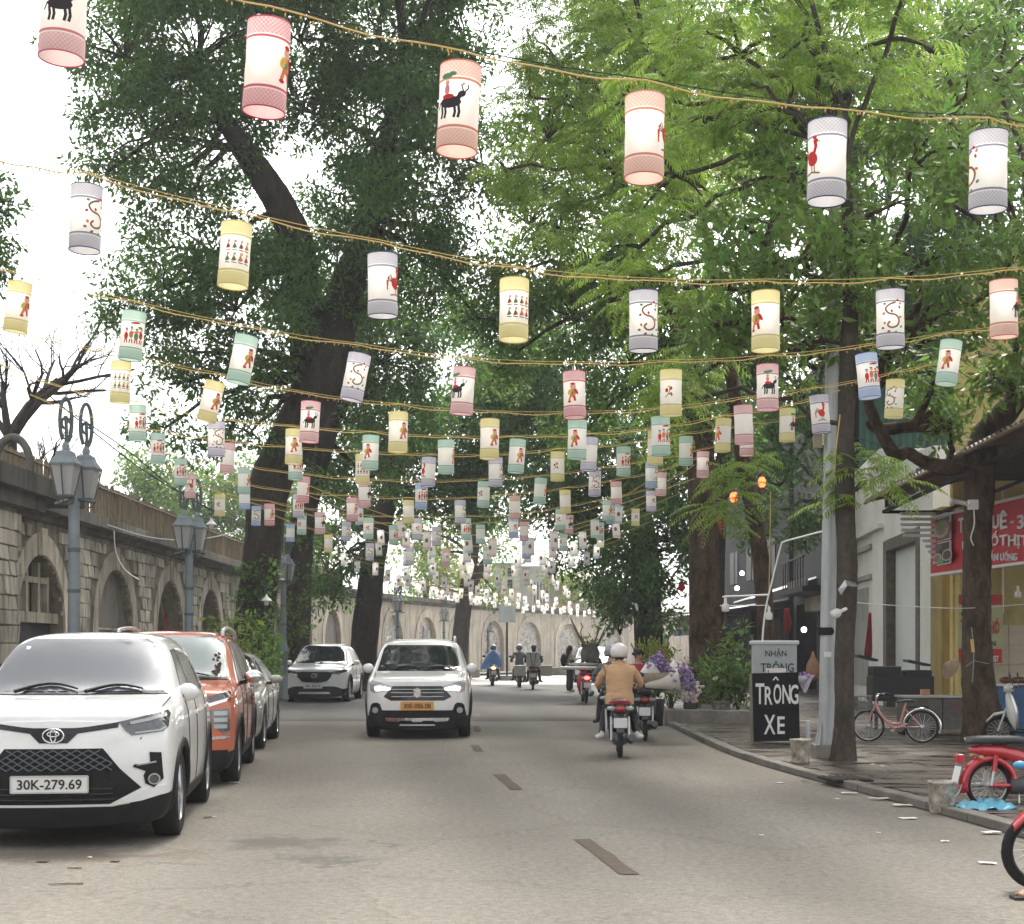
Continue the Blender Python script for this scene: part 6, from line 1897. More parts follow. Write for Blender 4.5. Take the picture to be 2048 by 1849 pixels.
def bike_wheel(root, y, r, m_rim=None, w=.085, spokes=24, x=0.0, z=None):
    z = z or r
    M_ = Matrix.Rotation(R(90), 3, 'Y')
    mb = MB(); pts = [(x, y + (r - w * .42) * math.cos(a), z + (r - w * .42) * math.sin(a)) for a in np.linspace(0, 2 * PI, 33)]
    mb.tube(pts, w * .42, 8, caps=False); t = mb.build('wheel', M_tyre, root)
    rb = MB(); rb.lathe([(r - w * .78, -w * .3), (r - w * .95, -w * .2), (r - w * .95, w * .2), (r - w * .78, w * .3)], c=(x, y, z), n=30, M=M_)
    rb.lathe([(.001, -.05), (.035, -.05), (.035, .05), (.001, .05)], c=(x, y, z), n=12, M=M_); rb.build('rim', m_rim or M_silver, t)
    sp = MB()
    for k in range(spokes):
        a = 2 * PI * k / spokes
        sp.tube([(x + (.04 if k % 2 else -.04), y + .03 * math.cos(a + .6), z + .03 * math.sin(a + .6)), (x, y + (r - w * .9) * math.cos(a), z + (r - w * .9) * math.sin(a))], .0035, 4, caps=False)
    setp(sp.build('spoke', M_silver, t), kind='stuff')
    return t
def loft(sections, m=0, n=14):
    """rounded hull through (y, cx, cz, half width, half height)"""
    mb = MB(); vs = []
    for (y, z, w, h) in sections:
        for k in range(n):
            a = 2 * PI * k / n; c, s = math.cos(a), math.sin(a)
            vs.append((w * math.copysign(abs(c) ** .75, c), y, z + h * math.copysign(abs(s) ** .75, s)))
    L = len(sections)
    fs = [(i * n + k, i * n + (k + 1) % n, (i + 1) * n + (k + 1) % n, (i + 1) * n + k) for i in range(L - 1) for k in range(n)] + [tuple(range(n - 1, -1, -1)), tuple((L - 1) * n + k for k in range(n))]
    mb.add(vs, fs, m, True)
    return mb
def scooter(root, body, r=.27, tail_on=False, platem=None, ptxt='', lights=M_red, blinkers=True, detail=True, basket=False):
    bike_wheel(root, 0, r, M_bikegrey, w=.10, spokes=5 if not detail else 16); bike_wheel(root, 1.22, r, M_bikegrey, w=.085, spokes=16)
    loft([(-.30, .80, .05, .03), (-.22, .79, .10, .07), (0, .73, .13, .11), (.3, .66, .135, .13), (.55, .58, .12, .14), (.66, .52, .08, .10)]).build('tail_fairing', body, root)
    loft([(-.12, .86, .09, .02), (-.05, .865, .13, .04), (.15, .85, .15, .05), (.4, .81, .14, .05), (.62, .80, .10, .05), (.70, .79, .05, .03)]).build('seat', M_seat, root)
    loft([(.66, .30, .10, .05), (.85, .27, .14, .04), (1.0, .30, .14, .05)]).build('footboard', M_bikeblk, root)
    loft([(.92, .45, .16, .22), (1.0, .62, .20, .26), (1.06, .72, .17, .24), (1.10, .80, .08, .12)]).build('front_shield', body, root)
    loft([(.98, 1.0, .10, .05), (1.05, 1.01, .15, .09), (1.13, .99, .09, .07)]).build('handlebar_cowl', body, root)
    mb = MB(); mb.tube([(-.34, .86, 1.04), (-.2, .93, 1.03), (0, .98, 1.0), (.2, .93, 1.03), (.34, .86, 1.04)], .015, 8); mb.build('handlebar', M_bikeblk, root)
    for s in (-1, 1):
        mb = MB(); mb.tube([(s * .34, .86, 1.04), (s * .22, .92, 1.035)], .022, 8); mb.build('grip', M_bikeblk, root)
        mb = MB(); mb.tube([(s * .22, .94, 1.04), (s * .30, .98, 1.20)], .007, 5); mb.ell((s * .33, .97, 1.24), (.075, .018, .045), 10); mb.build('mirror', M_bikeblk, root)
        mb = MB(); mb.tube([(s * .07, 1.05, .75), (s * .07, 1.22, r)], .022, 6); mb.build('fork', M_silver, root)
    loft([(1.0, r + .30, .05, .02), (1.12, r + .325, .07, .03), (1.3, r + .28, .06, .03), (1.42, r + .16, .05, .03)]).build('front_mudguard', body, root)
    loft([(-.16, r - .02, .05, .06), (.1, r + .02, .11, .10), (.4, r + .0, .13, .11), (.6, r + .0, .09, .10)]).build('engine', M_bikegrey, root)
    mb = MB(); mb.tube([(.15, .55, .22), (.16, .2, .24), (.17, -.05, .28), (.17, -.28, .33)], [.03, .04, .06, .055], 10); mb.build('exhaust', M_bikegrey, root)
    for s in (-1, 1):
        mb = MB(); mb.tube([(s * .13, -.02, r), (s * .13, .06, .62)], .022, 8); mb.build('shock', M_silver, root)
    mb = MB(); mb.tube([(-.11, -.1, .86), (-.12, -.3, .87), (0, -.36, .87), (.12, -.3, .87), (.11, -.1, .86)], .014, 6); mb.build('grab_rail', M_bikered if body is M_bikered else M_bikegrey, root)
    mb = MB(); mb.ell((0, -.30, .755), (.085, .045, .055), 14); mb.build('tail_light', lights, root)
    if blinkers:
        for s in (-1, 1):
            mb = MB(); mb.ell((s * .13, -.25, .76), (.075, .04, .038), 12); mb.build('indicator', M_lensw, root)
    loft([(-.36, .40, .055, .02), (-.33, .52, .07, .04), (-.24, .62, .09, .05), (-.1, .66, .10, .04)]).build('rear_mudguard', M_bikegrey, root)
    mb = MB(); mb.box((0, -.385, .545), (.20, .01, .15), M=Matrix.Rotation(R(12), 3, 'X')); p = mb.build('number_plate', platem or M_plate, root, bevel=.006)
    if ptxt:
        for k, t_ in enumerate(ptxt): link('plate_text', text_mesh(t_, M_ink, w=.15, h=.045, depth=.003), p, (0, -.40, .575 - .06 * k))

# ---------------- tan-jacket rider in the lane
KS = .90
b1 = thing('motorbike', 'red-tailed black motorbike with blank white plate, ridden by the tan jacket rider', 'motorbike', (PX(1240, 19.7), 19.7, 0), R(-3))
b1.scale = (KS,) * 3
scooter(b1, M_bikeblk)
mb = MB(); 
loft([(-.33, .86, .08, .02), (-.28, .855, .16, .035), (-.1, .84, .17, .05), (.1, .82, .15, .05)]).build('tail_cover', M_bikered, b1)
mb = MB(); mb.tube([(-.2, .1, .40), (-.21, .12, .74)], .022, 8); mb.build('side_rod', M_silver, b1)
p1 = thing('person', 'rider seen from behind in tan jacket, white helmet, black trousers and white shoes', 'person', (PX(1240, 19.7), 19.7, 0), R(-3))
p1.scale = (KS,) * 3
J, E = seated(lean=.05, arm=(.30, .78, 1.05), feet=((.27, .36, .36), (.36, .44, .29)), knee=(.22, .66, .66), shoulder=.20, fingers=True)
J['waist'] = (0, .35, 1.02, .185); J['chest'] = (0, .39, 1.24, .19); J['pelvis'] = (0, .33, .87, .17)
figure(p1, J, E, [M_tan, M_blackcl, M_skin, M_shoe], 2, .016)
hm = MB()   # hem and lower body of the jacket
hv = []
for z, rx, ry in ((.80, .215, .17), (.86, .225, .18), (.95, .222, .175), (1.0, .20, .165), (1.08, .205, .165), (1.2, .22, .165), (1.3, .225, .15), (1.37, .20, .12), (1.42, .12, .09)):
    hv.append((rx, ry, z))
hz_ = np.linspace(.80, 1.42, 30); hv = [(float(np.interp(z, [q[2] for q in hv], [q[0] for q in hv])), float(np.interp(z, [q[2] for q in hv], [q[1] for q in hv])), float(z)) for z in hz_]
vs, fs, n = [], [], 26
for i, (rx, ry, z) in enumerate(hv):
    for k in range(n):
        a = 2 * PI * k / n
        w_ = 1 + .05 * mnoise.noise(Vector((math.cos(a) * 3, math.sin(a) * 3, z * 9))) + .055 * mnoise.noise(Vector((math.cos(a) * 4 + 3, math.sin(a) * 3, z * 26))) - .05 * math.exp(-((z - .965 - .02 * math.sin(a * 2)) / .014) ** 2)
        vs.append((rx * w_ * math.cos(a), .345 + (z - .8) * .10 + ry * w_ * math.sin(a), z + .012 * mnoise.noise(Vector((a, z * 4, 0)))))
fs = [(i * n + k, i * n + (k + 1) % n, (i + 1) * n + (k + 1) % n, (i + 1) * n + k) for i in range(len(hv) - 1) for k in range(n)]
hm.add(vs, fs, 0, True); jo = hm.build('jacket', M_tan, p1)
ss = jo.modifiers.new('s', 'SUBSURF'); ss.levels = 1; ss.render_levels = 1
mb = MB(); mb.tube([(.10 * math.cos(a), .42 + .085 * math.sin(a), 1.435 + .012 * math.sin(a)) for a in np.linspace(0, 2 * PI, 20)], .024, 8); mb.build('collar', M_tan, jo)
helmet(p1, (0, .50, 1.60), M_helmw, .145); eyes(p1, (0, .50, 1.57))
mb = MB(); mb.ell((0, .46, 1.50), (.07, .06, .05), 12); mb.build('hair', M_hair, p1)
# ---------------- flower motorbike, its rider and the flower seller
b2 = thing('motorbike', 'dark motorbike loaded with a wide flower tray, ahead of the tan jacket rider', 'motorbike', (PX(1288, 23.6), 23.4, 0), R(-6)); b2.scale = (KS,) * 3
scooter(b2, M_bikeblk)
mb = MB(); mb.box((-.02, -.28, .98), (1.1, .5, .10)); mb.build('rack', M_bikeblk, b2)
tr_ = thing('flower_tray', 'wide woven tray carried across the flower motorbike', 'tray', (PX(1315, 23.3), 23.2, 1.02 * KS)); M_basket = mat('woven_basket', (.34, .29, .21), rough=.85, var=.4, vscale=9, stretch=(6, 6, 1))
mb = MB(); mb.lathe([(.001, 0), (.34, 0), (.45, .09), (.47, .19), (.44, .19), (.34, .04), (.001, .03)], n=28); mb.build('basket', M_basket, tr_); tr_.scale = (1.15, .8, 1)
fr_ = random.Random(12)
M_violet = mat('violet_bloom', (.33, .24, .46), rough=.8, transl=.3, island=.35); M_palep = mat('pale_pink_bloom', (.72, .60, .63), rough=.8, transl=.3, island=.2); M_paper = mat('wrapping_paper', (.70, .66, .58), rough=.8, transl=.3); M_paperw = mat('white_wrapping', (.80, .78, .75), rough=.7, transl=.3)
def bouquet(label, c, dr, L, r, wrapm, bloom, n):
    rt = thing('bouquet', label, 'bouquet', c)
    L *= 1.2; r *= 1.3; n = int(n * 1.4); d_ = Vector(dr).normalized(); q = d_.to_track_quat('Z', 'Y').to_matrix()
    mb = MB(); mb.lathe([(.03, 0), (r * .6, L * .45), (r * 1.1, L * .8)], n=12, M=q); o = mb.build('wrap', wrapm, rt); s_ = o.modifiers.new('s', 'SOLIDIFY'); s_.thickness = .004
    mb = MB()
    for k in range(n):
        a = fr_.uniform(0, 2 * PI); rr_ = r * 1.15 * math.sqrt(fr_.random()); t = L * fr_.uniform(.62, 1.15)
        mb.ell(q @ Vector((rr_ * math.cos(a), rr_ * math.sin(a), t)), (.026, .026, .022), 6)
    setp(mb.build('blossom', bloom, rt), kind='stuff')
    lf_ = leaves(np.array([list(q @ Vector((fr_.gauss(0, r * .4), fr_.gauss(0, r * .4), L * fr_.uniform(.4, .9)))) for _ in range(8)]), 5, .06, .09)
    setp(link('leaf', quads_mesh('leaf', lf_, M_leafbush), rt), kind='stuff')
TZ = 1.12 * KS
bouquet('violet statice bouquet in white paper sticking up from the flower tray', P(1262, 1372, 23.1), (.75, .05, .55), .50, .12, M_paperw, M_violet, 110)
bouquet('violet and pale bouquet lying to the right on the flower tray', P(1290, 1372, 22.9), (1, .0, .16), .56, .13, M_paper, M_violet, 110)
bouquet('white and pink bouquet at the upper right of the flower tray', P(1310, 1356, 23.2), (1, .1, .34), .40, .12, M_paperw, M_palep, 90)
bouquet('pale pink bouquet hanging over the right end of the flower tray', P(1320, 1375, 23.0), (1, -.05, -.12), .46, .12, M_paper, M_palep, 90)
bouquet('cream paper bouquet at the lower right end of the flower tray', P(1345, 1372, 23.2), (1, .05, -.30), .34, .11, M_paper, M_palep, 50)
p2 = thing('person', 'rider in grey jacket and dark helmet, half hidden left of the tan jacket rider', 'person', (PX(1222, 24.0), 24.0, 0), R(-4)); p2.scale = (KS,) * 3
J, E = seated(lean=.02, arm=(.30, .78, 1.03)); figure(p2, J, E, [M_greycl, M_blackcl, M_skin, M_blackcl], 2, .006)
helmet(p2, (0, .48, 1.60), M_helmg, .14); eyes(p2, (0, .47, 1.57))
b2b = thing('motorbike', 'black motorbike under the grey jacket rider, mostly hidden by the tan jacket rider', 'motorbike', (PX(1222, 24.0), 24.0, 0), R(-4)); b2b.scale = (KS,) * 3; scooter(b2b, M_bikeblk)
def standing(face=1.0, turn=0.0, arm_r=((.24, .03, 1.10), (.20, .22, 1.12)), arm_l=((-.24, .03, 1.10), (-.14, .22, 1.15)), h=1.0):
    J = {'pelvis': (0, 0, .92, .135), 'waist': (0, 0, 1.08, .115), 'chest': (0, 0, 1.26, .135), 'neck0': (0, .01, 1.40, .07), 'neck': (0, .015, 1.46, .05), 'head': (0, .03, 1.55, .085), 'crown': (0, .03, 1.63, .07), 'nose': (0, .13, 1.53, .017)}
    E = [('pelvis', 'waist', 0), ('waist', 'chest', 0), ('chest', 'neck0', 0), ('neck0', 'neck', 2), ('neck', 'head', 2), ('head', 'crown', 2), ('head', 'nose', 2)]
    for s, n, am in ((1, 'r', arm_r), (-1, 'l', arm_l)):
        J['sh' + n] = (s * .17, 0, 1.35, .066); J['el' + n] = (*am[0], .05); J['wr' + n] = (*am[1], .033)
        J['hd' + n] = (am[1][0] * .95, am[1][1] + .07, am[1][2] + .01, .028)
        E += [('chest', 'sh' + n, 0), ('sh' + n, 'el' + n, 0), ('el' + n, 'wr' + n, 0), ('wr' + n, 'hd' + n, 2)]
        for q in range(4):
            J[f'f{n}{q}'] = (am[1][0] * .95 + .018 * (q - 1.5), am[1][1] + .14 - .012 * abs(q - 1.3), am[1][2] - .01, .009); E.append(('hd' + n, f'f{n}{q}', 2))
        J[f't{n}'] = (am[1][0] * .95 - s * .045, am[1][1] + .10, am[1][2] + .01, .010); E.append(('hd' + n, f't{n}', 2))
        J['hip' + n] = (s * .085, 0, .88, .11); J['kn' + n] = (s * .095, .02, .50, .075); J['an' + n] = (s * .10, -.01, .10, .055); J['to' + n] = (s * .115, .15, .04, .038)
        E += [('pelvis', 'hip' + n, 1), ('hip' + n, 'kn' + n, 1), ('kn' + n, 'an' + n, 1), ('an' + n, 'to' + n, 3)]
    return J, E
def hair_cap(parent, c, long=0.0, m=None):
    mb = MB(); mb.ell((c[0], c[1] - .02, c[2] + .02), (.105, .115, .11), 14); o = mb.build('hair', m or M_hair, parent)
    bm = bmesh.new(); bm.from_mesh(o.data); bmesh.ops.delete(bm, geom=[v for v in bm.verts if v.co.y > c[1] + .05 and v.co.z < c[2] + .05], context='VERTS'); bm.to_mesh(o.data); bm.free()
    if long:
        mb = MB(); mb.tube([(c[0], c[1] - .07, c[2] + .02), (c[0], c[1] - .10, c[2] - .12), (c[0] - .01, c[1] - .12, c[2] - long)], [.08, .085, .04], 10); mb.build('hair_length', m or M_hair, o)
p3 = thing('person', 'dark curly-haired flower seller in a red top behind the flower tray', 'person', (PX(1276, 25.4), 25.4, .0), R(200)); p3.scale = (.88,) * 3
J, E = standing(); figure(p3, J, E, [M_redcl, M_blackcl, M_skin, M_blackcl], 2, .004); hair_cap(p3, (0, .03, 1.58)); eyes(p3, (0, .03, 1.55))
mb = MB()
for k in range(40):
    a, b = fr_.uniform(0, 2 * PI), fr_.uniform(-.2, 1.4); mb.ell((.1 * math.cos(a) * math.cos(b), .0 + .11 * math.sin(a) * math.cos(b), 1.60 + .09 * math.sin(b)), (.03, .03, .028), 6)
setp(mb.build('curl', M_hair, p3), kind='stuff')
# ---------------- loaded motorbike with red tail light
M_glow = mat('glowing_tail_light', (1.0, .05, .04), emit=5)
b4 = thing('motorbike', 'dark loaded motorbike with glowing red tail light and trays on the back', 'motorbike', (PX(1172, 40.2), 40.2, 0), R(2)); b4.scale = (.95,) * 3
scooter(b4, M_bikered, lights=M_glow, detail=False)
mb = MB(); mb.lathe([(.001, 0), (.55, .02), (.62, .08), (.60, .10), (.001, .12)], c=(-.15, -.05, .98), n=24); o = mb.build('tray', M_signwhite, b4)
mb = MB(); mb.lathe([(.001, 0), (.40, .02), (.44, .08), (.001, .10)], c=(-.1, -.05, 1.10), n=22); mb.build('tray', mat('grey_tray', (.40, .39, .37), rough=.6), b4)
sk_ = thing('sack', 'grey sack with leafy branches standing on the loaded motorbike', 'sack', (PX(1180, 40.3), 40.3, 1.14))
mb = MB(); mb.lathe([(.001, 0), (.24, .02), (.27, .25), (.22, .42), (.26, .5)], n=14); mb.build('bag', mat('grey_sack', (.14, .14, .13), rough=.9, var=.5, vscale=8), sk_)
br_ = MB()
for (x0, x1, z1) in ((-.05, -.55, 1.25), (0, .25, .9), (.1, .42, .95), (-.1, -.25, .8)):
    p_ = [Vector((x0, 0, .3)), Vector((lerp(x0, x1, .5), .02, lerp(.3, z1, .5) - .05)), Vector((x1, 0, z1))]
    br_.tube(p_, [.05, .035, .018], 6)
br_.tube([(-.28, 0, .8), (-.2, 0, 1.0), (-.25, 0, 1.1)], .016, 5)
br_.build('branch', M_wood, sk_)
link('foliage', quads_mesh('foliage', leaves(np.array([[fr_.gauss(0, .15), fr_.gauss(0, .1), .52 + fr_.uniform(0, .12)] for _ in range(16)]), 8, .12, .16, .25), M_leafbush), sk_)
p4 = thing('person', 'rider in black hidden behind the sack on the loaded motorbike', 'person', (PX(1186, 40.6), 40.7, 0), R(2)); p4.scale = (.95,) * 3
J, E = seated(lean=.12); figure(p4, J, E, [M_blackcl, M_blackcl, M_skin, M_blackcl], 1); helmet(p4, (0, .60, 1.60), M_helmg, .14); eyes(p4, (0, .57, 1.57))
# ---------------- woman on foot
p5 = thing('person', 'woman with long dark hair, cream top and wide black trousers standing in the road', 'person', (PX(1140, 51.3), 51.3, 0), R(-70)); p5.scale = (.98,) * 3
J, E = standing(arm_r=((.22, .06, 1.10), (.14, .26, 1.22)), arm_l=((-.22, .06, 1.10), (-.12, .26, 1.22)))
for n in 'lr': J['kn' + n] = (J['kn' + n][0], 0, .5, .10); J['an' + n] = (J['an' + n][0], -.02, .10, .105)
figure(p5, J, E, [M_creamcl, M_blackcl, M_skin, M_shoe], 2); hair_cap(p5, (0, .03, 1.58), .38); eyes(p5, (0, .03, 1.55))
bk_ = thing('backpack', 'black backpack worn by the woman in the cream top', 'backpack', (PX(1140, 51.3), 51.3, 0), R(-70)); bk_.scale = (.98,) * 3
mb = MB(); mb.ell((0, -.24, 1.16), (.16, .12, .24), 14); mb.build('bag', M_blackcl, bk_)
mb = MB()
for s in (-1, 1): mb.tube([(s * .12, -.2, 1.34), (s * .13, -.02, 1.42), (s * .13, .13, 1.3), (s * .14, .02, 1.1), (s * .12, -.16, 1.0)], .018, 5)
mb.build('strap', M_blackcl, bk_)
# ---------------- rider with foam boxes
b6 = thing('motorbike', 'dark motorbike carrying white foam boxes down the street', 'motorbike', (PX(1066, 54.6), 54.6, 0), 0); scooter(b6, M_bikeblk, detail=False, lights=M_red); 
p6 = thing('person', 'dark-haired rider in black behind the stacked foam boxes', 'person', (PX(1068, 54.8), 54.8, 0), 0)
J, E = seated(lean=.1); figure(p6, J, E, [M_blackcl, M_blackcl, M_skin, M_blackcl], 1); hair_cap(p6, (0, .55, 1.58), .2); eyes(p6, (0, .55, 1.57))
M_foam = mat('foam_box', (.55, .54, .50), rough=.8, var=.15, vscale=6)
for (x, y, z, w, dd, h, lab) in ((0, -.12, 1.14, .50, .36, .56, 'tall white foam box strapped upright behind the dark-haired rider'), (-.5, .1, .72, .44, .5, .40, 'white foam pannier box on the left of the foam box motorbike'), (.5, .1, .72, .44, .5, .40, 'white foam pannier box on the right of the foam box motorbike')):
    rt = thing('foam_box', lab, 'box', (PX(1066, 54.6) + x, 54.6 + y, z - h / 2), 0, 'foam boxes on the motorbike')
    mb = MB(); mb.box((0, 0, h * .4), (w, dd, h * .8)); mb.build('box', M_foam, rt, bevel=.02)
    mb = MB(); mb.box((0, 0, h * .9), (w * 1.04, dd * 1.04, h * .2)); mb.build('lid', M_foam, rt, bevel=.02)
    if x == 0:
        mb = MB(); mb.tube([(-.12, -dd / 2 - .02, h), (-.02, -dd / 2 - .02, 0)], .012, 5); mb.tube([(.12, -dd / 2 - .02, h), (.02, -dd / 2 - .02, 0)], .012, 5); mb.build('strap', M_blackcl, rt)
# ---------------- grey rider and blue raincoat rider
b7 = thing('motorbike', 'dark motorbike under the grey clothed rider beside the foam boxes', 'motorbike', (PX(1040, 57.8), 57.8, 0), R(3)); scooter(b7, M_bikeblk, detail=False)
p7 = thing('person', 'rider in dark grey with pale grey helmet beside the foam box motorbike', 'person', (PX(1040, 57.8), 57.8, 0), R(3))
J, E = seated(lean=.1); J['chest'] = (0, .43, 1.24, .19); figure(p7, J, E, [M_greycl, M_blackcl, M_skin, M_blackcl], 1); helmet(p7, (0, .57, 1.60), M_helmg, .145); eyes(p7, (0, .55, 1.57))
b8 = thing('motorbike', 'dark motorbike with small amber light under the blue raincoat rider', 'motorbike', (PX(986, 60.4), 60.4, 0), R(4)); scooter(b8, M_bikeblk, detail=False, lights=mat('amber_glow', (1, .45, .2), emit=3))
p8 = thing('person', 'rider in a billowing blue raincoat and dark helmet by the far board', 'person', (PX(988, 60.4), 60.4, 0), R(4))
J, E = seated(lean=.08); figure(p8, J, E, [M_bluecl, M_blackcl, M_skin, M_blackcl], 1); helmet(p8, (0, .55, 1.60), M_helmb, .14); eyes(p8, (0, .53, 1.57))
mb = MB(); vs = []; n = 24; prof = [(.12, .10, 1.46), (.24, .16, 1.36), (.34, .24, 1.15), (.42, .32, .95), (.46, .40, .80)]
for i, (rx, ry, z) in enumerate(prof):
    for k in range(n):
        a = 2 * PI * k / n; w_ = 1 + .06 * math.sin(a * 5 + i)
        vs.append((rx * w_ * math.cos(a) - .05 * i * .5, .40 + ry * w_ * math.sin(a) - .03 * i, z + .10 * (i / 4) * math.sin(a + .6)))
mb.add(vs, [(i * n + k, i * n + (k + 1) % n, (i + 1) * n + (k + 1) % n, (i + 1) * n + k) for i in range(len(prof) - 1) for k in range(n)], 0, True)
mb.build('raincoat', M_bluecl, p8)
# ---------------- red step-through motorbike on the right pavement
rb_ = thing('motorbike', 'red step-through motorbike parked beside the stained bucket at the right edge', 'motorbike', (PX(1976, 13.35), 13.35, .0), R(-82)); S_ = .80; rb_.scale = (S_,) * 3
bike_wheel(rb_, 0, .275, M_silver, w=.07, spokes=28); bike_wheel(rb_, 1.2, .275, M_silver, w=.07, spokes=28)
mb = MB(); vs = []; n = 15    # deep rear mudguard
for i, a in enumerate(np.linspace(R(195), R(-5), n)):
    r_ = .335
    y, z = r_ * math.cos(a), .275 + r_ * math.sin(a)
    for (x, k) in ((-.075, -.055), (-.07, 0), (0, .022), (.07, 0), (.075, -.055)):
        vs.append((x, (r_ + k) * math.cos(a), .275 + (r_ + k) * math.sin(a)))
mb.add(vs, [(i * 5 + k, i * 5 + k + 1, (i + 1) * 5 + k + 1, (i + 1) * 5 + k) for i in range(n - 1) for k in range(4)], 0, True); o = mb.build('rear_mudguard', M_bikered, rb_); s_ = o.modifiers.new('s', 'SOLIDIFY'); s_.thickness = .01
loft([(-.22, .68, .05, .03), (-.10, .68, .09, .06), (.12, .66, .10, .07), (.35, .60, .10, .09), (.6, .50, .09, .08), (.85, .46, .07, .07)]).build('body_panel', M_bikered, rb_)
loft([(-.26, .765, .05, .015), (-.22, .79, .11, .045), (.0, .795, .12, .05), (.3, .79, .12, .05), (.52, .775, .08, .04)]).build('seat', M_seat, rb_)
mb = MB(); mb.box((-.118, -.18, .80), (.01, .10, .03)); mb.build('seat_label', M_signwhite, rb_)
loft([(.98, .48, .15, .10), (1.02, .62, .17, .18), (1.06, .75, .12, .14)]).build('leg_shield', M_bikered, rb_)
loft([(.98, .98, .06, .04), (1.05, .99, .10, .08), (1.14, .97, .07, .06)]).build('headlamp_cowl', M_bikered, rb_)
mb = MB(); mb.tube([(-.3, .84, 1.03), (-.15, .92, 1.02), (0, .98, .99), (.15, .92, 1.02), (.3, .84, 1.03)], .013, 8); mb.build('handlebar', M_chrome, rb_)
for s in (-1, 1):
    mb = MB(); mb.tube([(s * .10, -.01, .275), (s * .10, .03, .48)], .020, 8); sh = mb.build('shock', M_silver, rb_)
    mb = MB(); mb.tube([(s * .10, .025, .44), (s * .10, .05, .62)], .030, 8); mb.build('shock_cover', M_bikered, sh)
    mb = MB(); mb.tube([(s * .06, 1.04, .72), (s * .06, 1.2, .275)], .022, 6); mb.build('fork', M_bikered, rb_)
    mb = MB(); mb.ell((s * .12, -.14, .60), (.05, .03, .03), 10); mb.build('indicator', mat('amber_lens', (.6, .25, .05), rough=.2), rb_)
mb = MB(); mb.tube([(-.13, .62, .20), (-.14, .3, .22), (-.14, .12, .24), (-.14, -.22, .29)], [.02, .028, .042, .030], 10); mb.build('exhaust', M_chrome, rb_)
loft([(.25, .26, .10, .09), (.45, .27, .12, .11), (.65, .28, .10, .09)]).build('engine', M_bikegrey, rb_)
mb = MB(); mb.tube([(-.04, 0, .275), (-.05, .5, .26)], .035, 6); mb.tube([(.04, 0, .275), (.05, .5, .26)], .03, 6); mb.build('swing_arm', M_bikered, rb_)
mb = MB(); mb.box((0, -.345, .58), (.12, .09, .11)); o = mb.build('tail_light', M_bikered, rb_, bevel=.02)
mb = MB(); mb.box((0, -.385, .40), (.16, .012, .2), M=Matrix.Rotation(R(-14), 3, 'X')); mb.build('number_plate', M_plate, rb_, bevel=.006)
mb = MB(); mb.ell((0, -.36, .26), (.025, .02, .03), 8); mb.build('reflector', mat('pink_reflector', (.6, .15, .15), rough=.2), rb_)
mb = MB(); mb.tube([(.05, .35, .18), (.16, .30, .0)], .012, 5); mb.build('kick_stand', M_silver, rb_)
bg_ = MB(); bg_.ell((0, 0, 0), (.06, .05, .035), 10); o = bg_.build('blue_bag', mat('sky_blue_plastic', (.08, .38, .62), rough=.35), loc=P(2040, 1530, 12.3)); setp(o, 'small sky blue bag hanging at the right edge over the red motorbike', 'bag')
# ---------------- motorbike cut by the right edge with its rider
b9 = thing('motorbike', 'red motorbike with white-spoked front wheel cut off by the right edge', 'motorbike', (4.25, 8.85, 0), R(93)); b9.scale = (.86,) * 3
scooter(b9, M_bikered, r=.28)
p9 = thing('person', 'rider at the right edge, only grey trousers, white sleeve and sandalled foot showing', 'person', (4.09, 8.85, 0), R(93)); p9.scale = (.86,) * 3
J, E = seated(lean=.06, arm=(.30, .68, 1.03), fingers=True)
J['knl'] = (-.27, .78, .56, .085); J['anl'] = (-.36, 1.13, .12, .055); J['hel'] = (-.36, 1.10, .06, .04); J['tol'] = (-.37, 1.30, .035, .036)
for q in range(5): J[f'toe{q}'] = (-.34 - .018 * q, 1.35 - .008 * q, .028, .012 if q else .015); E.append(('tol', f'toe{q}', 3))
figure(p9, J, E, [M_creamcl, M_greytr, M_skin, M_skin], 2, .004); helmet(p9, (0, .50, 1.60), M_helmw, .14); eyes(p9, (0, .50, 1.57))
mb = MB(); mb.box((-.365, 1.23, .012), (.11, .30, .024)); mb.tube([(-.31, 1.23, .03), (-.34, 1.25, .085), (-.39, 1.25, .085), (-.42, 1.22, .03)], .016, 6); mb.build('sandal', M_bikeblk, p9, bevel=.006)
# ---------------- pink bicycle
bi = thing('bicycle', 'small pink step-through bicycle with wire basket parked by the stall boxes', 'bicycle', (PX(1790, 22.1), 22.1, .06), R(90 - 24))
M_pink = mat('pink_bike_paint', (.55, .24, .22), rough=.35, coat=.6)
rw = .245; WB = .80
bike_wheel(bi, -WB / 2, rw, M_silver, w=.040, spokes=28); bike_wheel(bi, WB / 2, rw, M_silver, w=.040, spokes=28)
def bt(name, pts, r, m=M_pink):
    mb = MB(); mb.tube(pts, r, 8); return mb.build(name, m, bi)
bt('frame', catmull([Vector(p) for p in [(0, WB / 2 - .10, .62), (0, WB / 2 - .16, .46), (0, .05, .24), (0, -.06, .235), (0, -.16, .24)]], 5), .021)
bt('frame', catmull([Vector(p) for p in [(0, WB / 2 - .12, .58), (0, WB / 2 - .2, .40), (0, .05, .29), (0, -.12, .30)]], 5), .017)
bt('seat_tube', [(0, -.06, .235), (0, -.16, .60)], .019)
for s in (-1, 1):
    bt('chain_stay', [(0, -.06, .235), (s * .04, -WB / 2, rw)], .011); bt('seat_stay', [(0, -.14, .52), (s * .04, -WB / 2, rw)], .010)
    bt('fork_blade', [(0, WB / 2 - .10, .55), (s * .035, WB / 2 - .03, .42), (s * .04, WB / 2, rw)], .012)
